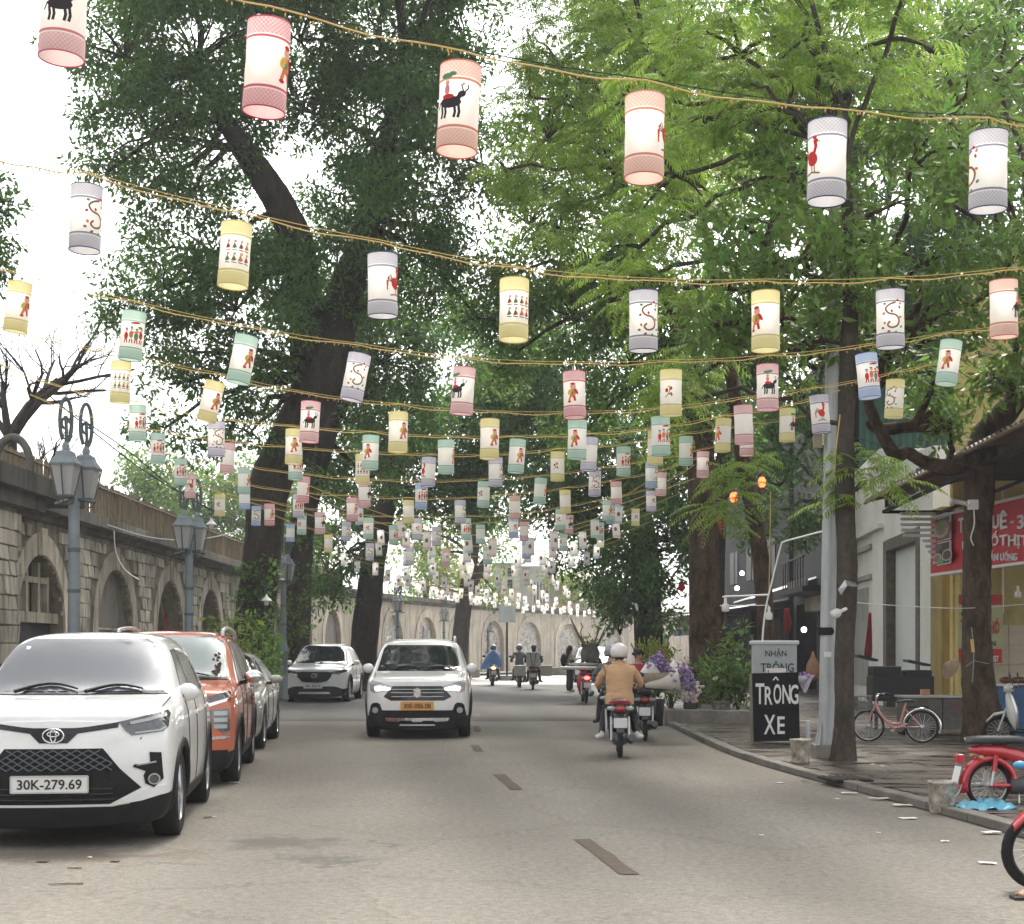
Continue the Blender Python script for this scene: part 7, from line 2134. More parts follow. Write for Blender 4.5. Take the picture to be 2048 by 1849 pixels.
bt('handlebar', catmull([Vector(p) for p in [(-.25, .12, .72), (-.22, .22, .74), (-.08, WB / 2 - .12, .70), (0, WB / 2 - .12, .64), (.08, WB / 2 - .12, .70), (.22, .22, .74), (.25, .12, .72)]], 4), .012, M_chrome)
bt('handlebar_stem', [(0, WB / 2 - .10, .56), (0, WB / 2 - .13, .68)], .014, M_chrome)
for s in (-1, 1): bt('grip', [(s * .25, .11, .72), (s * .235, .19, .735)], .018, M_blk)
loft([(-.30, .63, .10, .025), (-.2, .64, .09, .03), (-.08, .625, .03, .02), (-.02, .62, .02, .015)]).build('saddle', M_seat, bi)
bt('seat_post', [(0, -.155, .58), (0, -.175, .63)], .012, M_chrome)
mb = MB()
for z, s_ in ((.70, 1.0), (.62, .93), (.54, .86), (.48, .80)):
    a, b = .15 * s_, .11 * s_
    mb.tube([(-a, WB / 2 + .08 - b, z), (a, WB / 2 + .08 - b, z), (a, WB / 2 + .08 + b, z), (-a, WB / 2 + .08 + b, z), (-a, WB / 2 + .08 - b, z)], .006 if z < .7 else .012, 5)
for k in range(14):
    t = k / 14 * 4; e, f = int(t), t - int(t)
    cs_ = [(-1, -1), (1, -1), (1, 1), (-1, 1), (-1, -1)]
    x, y = lerp(cs_[e][0], cs_[e + 1][0], f), lerp(cs_[e][1], cs_[e + 1][1], f)
    mb.tube([(x * .15, WB / 2 + .08 + y * .11, .70), (x * .12, WB / 2 + .08 + y * .088, .48)], .004, 4)
mb.add([(-.12, WB / 2 - .008, .48), (.12, WB / 2 - .008, .48), (.12, WB / 2 + .168, .48), (-.12, WB / 2 + .168, .48)], [(0, 1, 2, 3)])
for (y0, sg) in ((WB / 2 + .08 - .108, 1), (WB / 2 + .08 + .108, 1)): mb.add([(-.148, y0, .69), (.148, y0, .69), (.118, y0, .485), (-.118, y0, .485)], [(0, 1, 2, 3)])
mb.build('basket', mat('grey_basket', (.22, .23, .22), rough=.7, var=.4, vscale=30), bi)
mb = MB(); pts = [(0, -WB / 2 + (rw + .03) * math.cos(a), rw + (rw + .03) * math.sin(a)) for a in np.linspace(R(10), R(200), 18)]; mb.tube(pts, .020, 6); mb.build('mudguard', M_chrome, bi)
mb = MB(); mb.tube([(0, -WB / 2 - .02, .545), (.05, -WB / 2 - .1, .55), (-.05, -WB / 2 - .1, .55), (0, -WB / 2 + .2, .54)], .010, 5); mb.build('rear_rack', M_blk, bi)
mb = MB(); mb.lathe([(.001, -.006), (.075, -.006), (.075, .006), (.001, .006)], c=(.05, -.06, .235), n=20, M=Matrix.Rotation(R(90), 3, 'Y')); mb.bar((.065, -.06, .235), (.065, .05, .18), .016); mb.box((.10, .05, .175), (.08, .05, .02)); mb.bar((-.05, -.06, .235), (-.05, -.17, .29), .016); mb.box((-.09, -.17, .29), (.08, .05, .02)); mb.build('crank', M_silver, bi)
mb = MB(); mb.tube([(.02, -WB / 2 + .05, .22), (.10, -WB / 2 + .06, 0)], .009, 5); mb.build('kick_stand', M_silver, bi)
# white scooter nose behind the tree at the right edge
b10 = thing('motorbike', 'pale motorbike front with dark mirror behind the broad-leaved trunk', 'motorbike', (PX(2052, 20.0) + .9, 20.6, .06), R(60)); b10.scale = (.85,) * 3
scooter(b10, mat('pale_scooter_paint', (.55, .54, .50), rough=.3, coat=.8), detail=False)
# ================================================================ lanterns on strings
LR, LH, BH = .0925, .385, .074
def cloth(name, col, lattice_=False, tr=.68):
    m = mat(name, col, rough=.8, spec=.1, transl=tr, bump=.35, bscale=16)
    if lattice_:
        nt = m.node_tree; L = nt.links.new
        tc = nd(nt, 'ShaderNodeTexCoord'); sp = nd(nt, 'ShaderNodeSeparateXYZ'); L(tc.outputs['Object'], sp.inputs[0])
        at = nd(nt, 'ShaderNodeMath', operation='ARCTAN2'); L(sp.outputs['Y'], at.inputs[0]); L(sp.outputs['X'], at.inputs[1])
        ar = nd(nt, 'ShaderNodeMath', operation='MULTIPLY'); ar.inputs[1].default_value = 30 / (2 * PI); L(at.outputs[0], ar.inputs[0])
        zr = nd(nt, 'ShaderNodeMath', operation='MULTIPLY'); zr.inputs[1].default_value = 52; L(sp.outputs['Z'], zr.inputs[0])
        fac = None
        for op in ('ADD', 'SUBTRACT'):
            a = nd(nt, 'ShaderNodeMath', operation=op); L(ar.outputs[0], a.inputs[0]); L(zr.outputs[0], a.inputs[1])
            f = nd(nt, 'ShaderNodeMath', operation='FRACT'); L(a.outputs[0], f.inputs[0])
            g = nd(nt, 'ShaderNodeMath', operation='LESS_THAN'); g.inputs[1].default_value = .24; L(f.outputs[0], g.inputs[0])
            if fac is None: fac = g
            else:
                mx_ = nd(nt, 'ShaderNodeMath', operation='MAXIMUM'); L(fac.outputs[0], mx_.inputs[0]); L(g.outputs[0], mx_.inputs[1]); fac = mx_
        lo = nd(nt, 'ShaderNodeMath', operation='LESS_THAN'); lo.inputs[1].default_value = 10.0
        mix = nd(nt, 'ShaderNodeMixRGB'); mix.inputs['Color1'].default_value = (*col, 1); mix.inputs['Color2'].default_value = (.82, .80, .78, 1)
        sc_ = nd(nt, 'ShaderNodeMath', operation='MULTIPLY'); sc_.inputs[1].default_value = .8; L(fac.outputs[0], sc_.inputs[0]); L(sc_.outputs[0], mix.inputs['Fac'])
        L(mix.outputs[0], nt.nodes['Principled BSDF'].inputs['Base Color'])
        L(mix.outputs[0], [n for n in nt.nodes if n.type == 'BSDF_TRANSLUCENT'][0].inputs['Color'])
    return m
M_lcloth = cloth('lantern_cloth', (.92, .90, .85), tr=.66)
LC = {'pink': ((.80, .36, .42), (.62, .12, .2)), 'rose': ((.78, .22, .30), (.55, .03, .09)), 'orange': ((.84, .40, .28), (.60, .15, .09)), 'navy': ((.42, .43, .58), (.03, .035, .14)), 'lavender': ((.62, .60, .74), (.10, .09, .2)),
      'yellow': ((.84, .76, .30), (.62, .52, .12)), 'mint': ((.46, .70, .60), (.14, .34, .27)), 'blue': ((.42, .56, .82), (.12, .22, .5))}
LC = {k: (tuple(.70 * a + .26 for a in v[0]), v[1]) for k, v in LC.items()}
LB = {k: cloth('lantern_band_' + k, v[0], lattice_=(k in ('pink', 'rose', 'orange', 'navy'))) for k, v in LC.items()}
LRM = {k: mat('lantern_rim_' + k, v[1], rough=.7) for k, v in LC.items()}
def ring_mesh(name, r, z0, z1, m, n=26, m2=None, stripe=None):
    mb = MB()
    mb.lathe([(r * (1 + .012 * math.sin(i * 2.1)), lerp(z0, z1, i / 9)) for i in range(10)] if name == 'shade' else [(r, z0), (r, z1)], n=n)
    if stripe: mb.lathe([(r + .0008, stripe), (r + .0008, stripe + .011)], n=n, m=1)
    return mb.mesh(name, [m, m2] if m2 else m)
ME_shade = ring_mesh('shade', LR, -LH, 0, M_lcloth)
def seam():
    mb = MB(); mb.bar((0, 0, -LH), (0, 0, 0), .004); return mb
ME_rim = {}
ME_bt, ME_bb = {}, {}
for k in LC:
    ms = cloth('lantern_stripe_' + k, tuple(a * a * .95 for a in LC[k][0]))
    ME_bt[k] = ring_mesh('band', LR + .0022, -BH, 0, LB[k], m2=ms, stripe=-BH - .016)
    ME_bb[k] = ring_mesh('band', LR + .0022, -LH, -LH + BH, LB[k], m2=ms, stripe=-LH + BH + .006)
    mb = MB(); mb.tube([((LR + .001) * math.cos(a), (LR + .001) * math.sin(a), 0) for a in np.linspace(0, 2 * PI, 27)], .0032, 5, caps=False); ME_rim[k] = mb.mesh('rim', LRM[k])
mb = MB(); mb.tube([(-.05, 0, 0), (0, 0, .045), (.05, 0, 0)], .003, 4); mb.tube([(0, 0, .045), (0, 0, .07)], .003, 4)
ME_hang = mb.mesh('hanger', M_blk)
# small plain folk-style prints, wrapped on the cloth
PC = {c: mat('print_' + c, v, rough=.9, spec=.05) for c, v in {'red': (.55, .05, .045), 'orange': (.70, .22, .10), 'black': (.05, .045, .05), 'green': (.10, .28, .16), 'yellow': (.75, .50, .10), 'brown': (.25, .13, .08), 'skin': (.72, .40, .28), 'purple': (.22, .12, .30), 'pinkp': (.72, .25, .25)}.items()}
PCL = list(PC); PCM = [PC[c] for c in PCL]
def oval(cx, cz, rx, rz, a=0, n=12):
    return [(cx + rx * math.cos(t) * math.cos(a) - rz * math.sin(t) * math.sin(a), cz + rx * math.cos(t) * math.sin(a) + rz * math.sin(t) * math.cos(a)) for t in np.linspace(0, 2 * PI, n + 1)[:-1]]
def stroke(pts, w):
    pts = [Vector((x, z)) for x, z in pts]; L_, R_ = [], []
    for i, p in enumerate(pts):
        t = (pts[min(i + 1, len(pts) - 1)] - pts[max(i - 1, 0)]).normalized(); nn = Vector((-t.y, t.x)) * w / 2
        L_.append(tuple(p + nn)); R_.append(tuple(p - nn))
    return L_ + R_[::-1]
def beast():
    s = [('black', oval(0, 0, .040, .021)), ('black', oval(.040, .028, .015, .011, .5)), ('black', stroke([(.025, .01), (.04, .03)], .016)), ('black', stroke([(.045, .038), (.038, .058), (.048, .066)], .005)), ('black', stroke([(.05, .036), (.062, .05), (.06, .062)], .005))]
    for x in (-.032, -.018, .016, .030): s.append(('black', stroke([(x, -.01), (x + .004, -.035), (x, -.055)], .009)))
    s += [('black', stroke([(-.038, .005), (-.05, -.02)], .005)), ('red', oval(-.008, .020, .022, .009)), ('pinkp', oval(-.012, .044, .010, .018)), ('skin', oval(-.012, .068, .009, .009)), ('green', oval(-.016, .092, .022, .010)), ('green', oval(.006, .098, .014, .008))]
    return s
def rooster():
    s = [('red', oval(0, 0, .024, .030, .4)), ('red', stroke([(.010, .02), (.018, .045), (.014, .06)], .014)), ('red', oval(.016, .064, .011, .010)), ('red', oval(.012, .078, .010, .006)), ('yellow', stroke([(.026, .062), (.036, .058)], .006))]
    for k in range(4): s.append(('red' if k % 2 else 'brown', stroke([(-.012, .008), (-.03 - .006 * k, .04 - .01 * k), (-.045, .02 - .018 * k)], .006)))
    s += [('brown', stroke([(.0, -.025), (.002, -.055)], .004)), ('brown', stroke([(.012, -.025), (.014, -.055)], .004)), ('brown', stroke([(-.03, -.058), (.0, -.052), (.035, -.06)], .006))]
    return s
def serpent():
    p = [(.02, .075), (-.01, .065), (-.03, .045), (-.015, .02), (.02, .01), (.038, -.015), (.028, -.045), (-.002, -.055), (-.02, -.04), (-.008, -.022)]
    P2 = [(a.x, a.y) for a in [Vector((v.x, v.y)) for v in catmull([Vector((x, y, 0)) for x, y in p], 5)]]
    s = [('brown', stroke(P2, .009))]
    for k, (x, z) in enumerate([(.03, .085), (.045, .07), (.04, .05), (-.035, .07), (-.04, .02), (-.035, -.03), (-.045, -.055), (.05, -.05), (.0, .03), (.045, .0), (-.015, -.075), (.02, -.08)]):
        s.append((['red', 'orange', 'brown', 'green'][k % 4], oval(x, z, .008, .006, k)))
    return s
def child():
    return [('orange', oval(0, 0, .022, .028)), ('skin', oval(.004, .042, .019, .019)), ('red', oval(.002, .060, .016, .008)), ('red', oval(.024, .01, .009, .022, .5)), ('orange', stroke([(-.012, -.02), (-.022, -.05)], .014)), ('red', stroke([(.010, -.02), (.016, -.052)], .014)), ('red', oval(-.02, -.055, .012, .007)), ('yellow', oval(-.018, .008, .012, .02, -.4)), ('green', oval(.0, .0, .007, .012))]
def parade():
    s = []
    for k in range(4):
        x = -.045 + .03 * k
        s += [(['red', 'orange', 'green', 'red'][k], oval(x, -.012 + .01 * (k % 2), .013, .024)), ('skin', oval(x + .002, .022 + .01 * (k % 2), .009, .009)), (['purple', 'green', 'red', 'black'][k], oval(x, .033 + .01 * (k % 2), .010, .005)), ('red', stroke([(x - .005, -.03), (x - .008, -.055)], .007)), ('red', stroke([(x + .005, -.03), (x + .008, -.055)], .007))]
    s += [('red', oval(.005, .07, .03, .007, .1)), ('orange', stroke([(-.02, .01), (.05, .02)], .008)), ('green', oval(.035, .045, .014, .008))]
    return s
def crowd():
    s = []
    for r_ in range(2):
        for k in range(4):
            x, z = -.045 + .03 * k, .032 - .06 * r_
            s += [('brown', stroke([(x - .008, z - .015), (x, z + .012), (x + .010, z - .012)], .006)), (['red', 'green', 'brown', 'orange'][(k + r_) % 4], oval(x, z - .006, .007, .011)), ('skin', oval(x + .003, z + .018, .007, .007)), ('black', stroke([(x - .01, z - .022), (x + .012, z - .024)], .004))]
    return s
def sprig():
    return [('red', oval(-.012, .01, .011, .014)), ('red', oval(.014, .022, .010, .012)), ('brown', stroke([(-.02, -.035), (0, -.01), (.018, .035)], .005)), ('green', oval(.012, -.012, .012, .006, .5)), ('yellow', oval(.0, .034, .007, .007)), ('red', oval(.02, -.02, .006, .009))]
PRINTS = {'beast with rider': beast, 'red rooster': rooster, 'curled serpent': serpent, 'plump child': child, 'red procession': parade, 'rows of small figures': crowd, 'flower sprig': sprig}
ME_print = {}
def print_mesh(key):
    if key in ME_print: return ME_print[key]
    vs, fs, mi = [], [], []
    for layer, (c, poly) in enumerate(PRINTS[key]()):
        bm = bmesh.new(); v = [bm.verts.new((x, z, 0)) for x, z in poly]; bm.faces.new(v)
        bmesh.ops.triangulate(bm, faces=bm.faces[:])
        for _ in range(3):
            es = [e for e in bm.edges if e.calc_length() > .03]
            if not es: break
            bmesh.ops.subdivide_edges(bm, edges=es, cuts=1); bmesh.ops.triangulate(bm, faces=[f for f in bm.faces if len(f.verts) > 3])
        bm.verts.index_update(); n = len(vs)
        r = LR + .0036 + layer * .00012
        for q in bm.verts:
            a = q.co.x * 1.3 / LR
            vs.append((r * math.sin(a), -r * math.cos(a), q.co.y * 1.3 - LH / 2))
        for f in bm.faces: fs.append(tuple(q.index + n for q in f.verts)); mi.append(PCL.index(c))
        bm.free()
    me = bpy.data.meshes.new('print'); me.from_pydata(vs, [], fs)
    for m in PCM: me.materials.append(m)
    me.polygons.foreach_set('material_index', mi); me.update()
    ME_print[key] = me
    return me
MOT = {'b': 'beast with rider', 'r': 'red rooster', 's': 'curled serpent', 'c': 'plump child', 'p': 'red procession', 'g': 'rows of small figures', 'f': 'flower sprig', '': None}
COLNAME = {'pink': 'pink', 'rose': 'deep pink', 'orange': 'orange', 'navy': 'navy', 'lavender': 'lavender', 'yellow': 'yellow', 'mint': 'mint green', 'blue': 'sky blue'}
# (x of the middle, y of the top, width, tilt degrees, colour, print, turn of the print)
ROWS = [
 [(132, -72, 91, 3, 'pink', 'b', -10), (539, 43, 84, 4, 'rose', 'c', 62), (922, 131, 79, 3, 'orange', 'b', -25), (1290, 192, 76, 1, 'orange', 'r', 80), (1655, 243, 75, 1, 'navy', 'r', -48), (1977, 263, 75, 0, 'navy', 's', -72)],
 [(174, 371, 62, 2, 'navy', 's', 35), (474, 446, 61, 4, 'yellow', 'g', 10), (765, 507, 58, 0, 'navy', 'r', 55), (1029, 558, 56, 1, 'yellow', 'g', 18), (1287, 581, 55, 0, 'navy', 's', 20), (1531, 583, 55, 0, 'yellow', 'c', -40), (1780, 579, 55, -1, 'navy', 's', 6), (2007, 560, 54, -1, 'orange', 'b', 75)],
 [(41, 564, 46, 7, 'yellow', 'c', 40), (269, 622, 46, 6, 'mint', 'p', 8), (494, 671, 46, 11, 'mint', 'c', 35), (720, 707, 45, 11, 'lavender', 's', 8), (929, 734, 44, 4, 'pink', 'b', -35), (1148, 743, 43, -1, 'rose', 'c', -10), (1342, 739, 42, 0, 'yellow', 'f', -12), (1535, 729, 43, 0, 'pink', 'b', 10), (1732, 707, 42, -5, 'blue', 'p', 30), (1903, 681, 42, 8, 'mint', 'c', -10)],
 [(243, 722, 40, 3, 'yellow', 'g', 5), (431, 762, 38, 14, 'yellow', 'c', 35), (622, 803, 38, 3, 'pink', 'b', 0), (797, 824, 37, 1, 'yellow', 'c', 35), (980, 838, 37, 1, 'yellow', 'c', 30), (1155, 839, 36, 1, 'mint', 'c', -15), (1321, 832, 36, -1, 'mint', 'p', 30), (1486, 810, 37, -2, 'pink', '', 0), (1637, 789, 38, -5, 'navy', 'r', 10), (1791, 759, 35, 3, 'yellow', 's', -30)],
 [(275, 810, 33, 0, 'mint', 'p', 30), (433, 842, 33, 1, 'lavender', 's', 15), (588, 858, 33, 1, 'yellow', 'c', 5), (742, 870, 32, 2, 'mint', 'c', -20), (892, 879, 32, 0, 'mint', 'c', 70), (1036, 878, 33, 4, 'mint', 'c', 25), (1180, 874, 31, 3, 'lavender', '', 0), (1312, 862, 31, 2, 'yellow', '', 0), (1447, 837, 31, 2, 'yellow', 'c', -40), (1575, 817, 31, 1, 'yellow', 'b', 55)],
 [(316, 867, 28, 0, 'mint', 'p', 10), (457, 886, 28, 4, 'pink', 'b', -70), (591, 900, 28, 0, 'mint', 'p', 30), (725, 908, 28, 0, 'yellow', 'g', 0), (858, 914, 27, 2, 'lavender', 'r', -50), (991, 914, 27, 0, 'lavender', 's', 75), (1115, 903, 28, 0, 'yellow', 'f', -15), (1247, 893, 28, 0, 'mint', 'p', 30), (1372, 872, 27, 0, 'mint', 'c', 60), (1493, 853, 27, 0, 'pink', '', 0), (1642, 830, 28, 0, 'yellow', '', 0)],
 [(361, 917, 25, 0, 'mint', 'p', 10), (488, 935, 24, 0, 'mint', 'c', 50), (608, 953, 25, 3, 'rose', 'c', 55), (729, 962, 24, 0, 'pink', 'b', 60), (843, 966, 24, 1, 'blue', 'p', 20), (968, 963, 24, 2, 'mint', 'f', -30), (1082, 956, 24, 4, 'mint', 'c', 65), (1190, 941, 25, 1, 'lavender', 's', 10), (1303, 924, 24, 0, 'blue', 's', 65), (1406, 903, 24, 1, 'pink', 'r', 70)],
 [(381, 949, 22, 1, 'pink', 'r', 10), (489, 972, 22, 0, 'blue', '', 0), (597, 988, 22, 0, 'lavender', 'p', 10), (704, 995, 21, -1, 'rose', 'c', 45), (817, 1000, 22, 0, 'yellow', '', 0), (920, 1000, 21, -1, 'lavender', 's', 60), (1029, 991, 21, -1, 'orange', '', 0), (1130, 980, 22, -1, 'yellow', '', 0), (1232, 963, 22, -2, 'rose', '', 0), (1322, 945, 22, 1, 'pink', '', 0)],
 [(440, 988, 21, 1, 'yellow', 'f', -20), (539, 1007, 21, 0, 'rose', 'c', 30), (640, 1024, 21, 0, 'pink', 'b', 50), (737, 1035, 20, 1, 'mint', 'f', -10), (834, 1036, 20, 0, 'lavender', 'f', 5), (932, 1036, 19.5, 0, 'mint', 'p', 20), (1027, 1033, 20, 0, 'blue', 'f', 20), (1121, 1018, 19.5, 0, 'mint', 'f', -20), (1215, 1000, 19.5, 0, 'mint', 'c', 40), (1302, 981, 21, -1, 'lavender', 'f', 30)],
 [(513, 1012, 18.5, 2, 'blue', 's', 0), (604, 1030, 19, 1, 'mint', 'f', -30), (693, 1043, 18.5, 1, 'lavender', 's', 40), (787, 1050, 17.5, 0, 'mint', 'p', 50), (873, 1053, 17.5, 0, 'lavender', 's', 30), (961, 1049, 17.5, 0, 'mint', '', 0), (1048, 1043, 18, 0, 'pink', '', 0), (1138, 1030, 18, 1, 'pink', 'b', 30), (1221, 1010, 18, 0, 'blue', 's', 60)],
 [(581, 1048, 17, 1, 'blue', '', 0), (657, 1069, 17, 1, 'yellow', '', 0), (740, 1086, 16.5, 1, 'lavender', 's', 0), (820, 1095, 16.5, 1, 'lavender', '', 0), (892, 1097, 17, 1, 'pink', 'f', 20), (974, 1093, 16, 0, 'mint', 'f', 20), (1052, 1082, 16, 0, 'blue', '', 0), (1127, 1067, 16, 1, 'mint', 'f', -40), (1200, 1045, 16.5, 0, 'mint', 'p', 0), (1271, 1017, 17, 0, 'yellow', 'f', 10)],
]
ROWN = ['nearest', 'second', 'third', 'fourth', 'fifth', 'sixth', 'seventh', 'eighth', 'ninth', 'tenth', 'eleventh']
ORD = ['first', 'second', 'third', 'fourth', 'fifth', 'sixth', 'seventh', 'eighth', 'ninth', 'tenth', 'eleventh']
def lantern(x, yt, w, tilt, col, mo, turn, d, label, group, detail):
    p = P(x, yt, d)
    p.z -= .012
    root = thing('paper_lantern', label, 'lantern', p, 0, group)
    yaw = random.uniform(-.15, .15)
    root.rotation_euler = Euler((R(random.uniform(-2, 2)), R(tilt), 0))
    link('shade', ME_shade, root)
    link('band', ME_bt[col], root); link('band', ME_bb[col], root)
    link('rim', ME_rim[col], root); link('rim', ME_rim[col], root, (0, 0, -LH))
    if mo:
        link('print', print_mesh(MOT[mo]), root, (0, 0, 0), (0, 0, R(turn) - math.atan2(p.x, p.y)))
    if detail: link('hanger', ME_hang, root)
    return p
M_string = mat('gold_light_string', (.62, .45, .14), rough=.6)
M_wire = mat('black_wire', (.03, .03, .03), rough=.7)
RENDS = [([(-160, -190), (330, -45)], [(2200, 275)]), ([(-140, 285), (0, 322)], [(2180, 525)]), ([(-120, 520)], [(2000, 655), (2120, 610)]), ([(-40, 640), (100, 680)], [(1880, 725), (1960, 700)]), ([(0, 730), (140, 780)], [(1680, 780)]), ([(60, 790), (200, 840)], [(1700, 800)]), ([(250, 890)], [(1500, 870)]), ([(280, 915)], [(1420, 905)]), ([(330, 945)], [(1390, 930)]), ([(430, 985)], [(1300, 960)]), ([(520, 1015)], [(1350, 970)])]
for i, row in enumerate(ROWS):
    iw = np.array([2900 * 2 * LR / r[2] for r in row]); xs = np.array([r[0] for r in row])
    co = np.polyfit(xs, iw, 1)
    tops = []
    for j, r in enumerate(row):
        d = float(np.polyval(co, r[0]))
        pr_ = f' with {MOT[r[5]]} print' if r[5] else ' with plain side showing'
        lab = f'{COLNAME[r[4]]} banded lantern{pr_}, {ORD[j]} from left on the {ROWN[i]} string'
        p = lantern(*r, d, lab, 'paper lanterns strung over the street', i < 4)
        tops.append(p + Vector((0, 0, .012 + (.07 if i < 4 else .03))))
    eL = [P(x, y, float(np.polyval(co, x))) for x, y in RENDS[i][0]]; eR = [P(x, y, float(np.polyval(co, x))) for x, y in RENDS[i][1]]
    pts = eL + tops + eR
    so = thing('light_string', f'gold cord carrying the lanterns of the {ROWN[i]} row across the street', 'cord', tops[0], 0, 'gold cords of the lantern rows')
    o0 = Vector(so.location)
    full = []
    for a, b in zip(pts, pts[1:]):
        for k in range(8):
            t = k / 8; q = a.lerp(b, t); q.z -= .11 * (b - a).length * t * (1 - t); full.append(q)
    full.append(pts[-1])
    r_ = .0042 if i < 4 else .006
    mb = MB(o0)
    tw = [q + Vector((0, math.cos(k * 1.3) * .006, math.sin(k * 1.3) * .006)) for k, q in enumerate(full)]
    mb.tube(tw, r_, 5); mb.build('cord', M_string, so)
    mb = MB(o0); sup = []
    for a, b in zip(pts, pts[1:]):
        for k in range(4):
            t = k / 4; q = a.lerp(b, t); q.z += .012 - .05 * (b - a).length * t * (1 - t); sup.append(q)
    mb.tube(sup, .003, 4); mb.build('support_wire', M_string if i else M_wire, so)
    if i < 4:
        mb = MB(o0)
        for q in full[::1]:
            for s in range(3):
                c = q + Vector((random.uniform(-.06, .06), random.uniform(-.01, .01), random.uniform(-.018, -.004)))
                mb.box(c, (.006, .006, .012))
        setp(mb.build('fairy_bulb', M_string, so), kind='stuff')
# far rows: the small lanterns that crowd over the bend
FARC = ['yellow', 'mint', 'lavender', 'pink', 'blue', 'orange', 'mint', 'lavender']
ME_far = {}
for c in LC:
    mb = MB()
    B2 = BH * .62; mb.lathe([(LR, -LH), (LR, -LH + B2)], n=12, m=1); mb.lathe([(LR, -LH + B2), (LR, -B2)], n=12, m=0); mb.lathe([(LR, -B2), (LR, 0)], n=12, m=1)
    mb.prism(oval(0, -LH / 2, .035, .05), .004, c=(0, -LR - .004, 0), m=2)
    ME_far[c] = mb.mesh('paper_lantern', [M_lcloth, LB[c], PC['brown']])
ORD2 = ORD + ['twelfth', 'thirteenth', 'fourteenth', 'fifteenth', 'sixteenth']
rr = random.Random(21)
ds = [31.5, 34.5, 38, 42, 46, 50, 54, 58, 62, 66.5, 71, 75.5, 80, 84.5, 89, 93.5]
nfar = 0
for i, d in enumerate(ds):
    a, b = kl(d) + 1.0, (kr(d) if d < 62 else kl(d) + 10.5) - .3
    if d < 44: a += 1.6
    n = 9
    mb = MB((a, d, 4)); pts = []
    for j in range(n):
        t = (j + .5) / n
        x = lerp(a, b, t) + rr.uniform(-.15, .15); z = 4.75 - 1.35 * (4 * t * (1 - t)) * .62 + rr.uniform(-.04, .04)
        c = rr.choice(FARC)
        o = link('paper_lantern', ME_far[c], None, (x, d + rr.uniform(-.1, .1), z), (0, R(rr.uniform(-5, 5)), rr.uniform(-.8, .8)))
        setp(o, f'small {COLNAME[c]} banded lantern, {ORD[j]} from left on the {ORD[i]} of the far cords' if i < 8 else 'tiny pale lantern in the most distant rows over the bend by the murals', 'lantern', 'small lanterns in the far rows')
        pts.append(Vector((x, d, z + .02))); nfar += 1
    pts = [Vector((a - 1.2, d, 5.2))] + pts + [Vector((b + 1.2, d, 5.2))]
    mb.tube(pts, .010, 4)
    o = mb.build('light_string', M_string, loc=(a, d, 4)); setp(o, f'thin gold cord with tiny lanterns, {ORD2[i]} of the far rows counted away from the camera', 'cord', 'gold cords of the far rows')
# heart-shaped white lantern and sign hung in the left tree, and a pale long lantern over the bend
def hang(label, x, y, d, poly, m, cat='ornament'):
    mb = MB(); k = d / FPX
    mb.prism([((a - x) * k, -(b - y) * k) for a, b in poly], .12, c=(0, -.06, 0)); o = mb.build('hanging_ornament', m, loc=P(x, y, d), bevel=.03); setp(o, label, cat)
hang('long white pointed ornament hanging below the slim forked tree', 938, 1130, 60, [(932, 1118), (944, 1118), (949, 1130), (945, 1148), (940, 1161), (935, 1150), (931, 1132)], M_lcloth)
hang('white pointed ornament hanging beside the massive brown tree on the right', 1273, 1215, 44, [(1269, 1206), (1274, 1208), (1277, 1216), (1275, 1224), (1271, 1216)], M_lcloth)
# black service cables along the left lamps
for k, (pts, lab) in enumerate([([(150, 830, 24), (260, 905, 27), (360, 985, 31), (480, 1045, 36), (600, 1085, 42)], 'upper black cable running from the first lamp along the left row'), ([(60, 760, 22), (200, 875, 25), (300, 950, 29), (420, 1020, 34), (500, 1060, 38)], 'lower black cable running from the first lamp towards the big trunk')]):
    c0 = P(*pts[0]); mb = MB(c0); mb.tube(catmull([P(*p) for p in pts], 6), .012, 5); o = mb.build('cable', M_wire, loc=c0); setp(o, lab, 'cable')
c0 = P(215, 1050, 28); mb = MB(c0); mb.tube(catmull([P(215, 1050, 30), P(300, 1075, 30), P(380, 1080, 30), P(440, 1072, 30), P(487, 1060, 30)], 6), .012, 5); setp(mb.build('cable', M_signwhite, loc=c0), 'pale cable sagging past the second lamp in front of the viaduct', 'cable')
c0 = P(228, 1062, 32.5); mb = MB(c0); mb.tube(catmull([P(228, 1062, 33), P(232, 1105, 33), P(250, 1140, 33), P(278, 1160, 33)], 6), .012, 5); setp(mb.build('cable', M_signwhite, loc=c0), 'pale loose cable dangling down the viaduct wall at the second arch', 'cable')
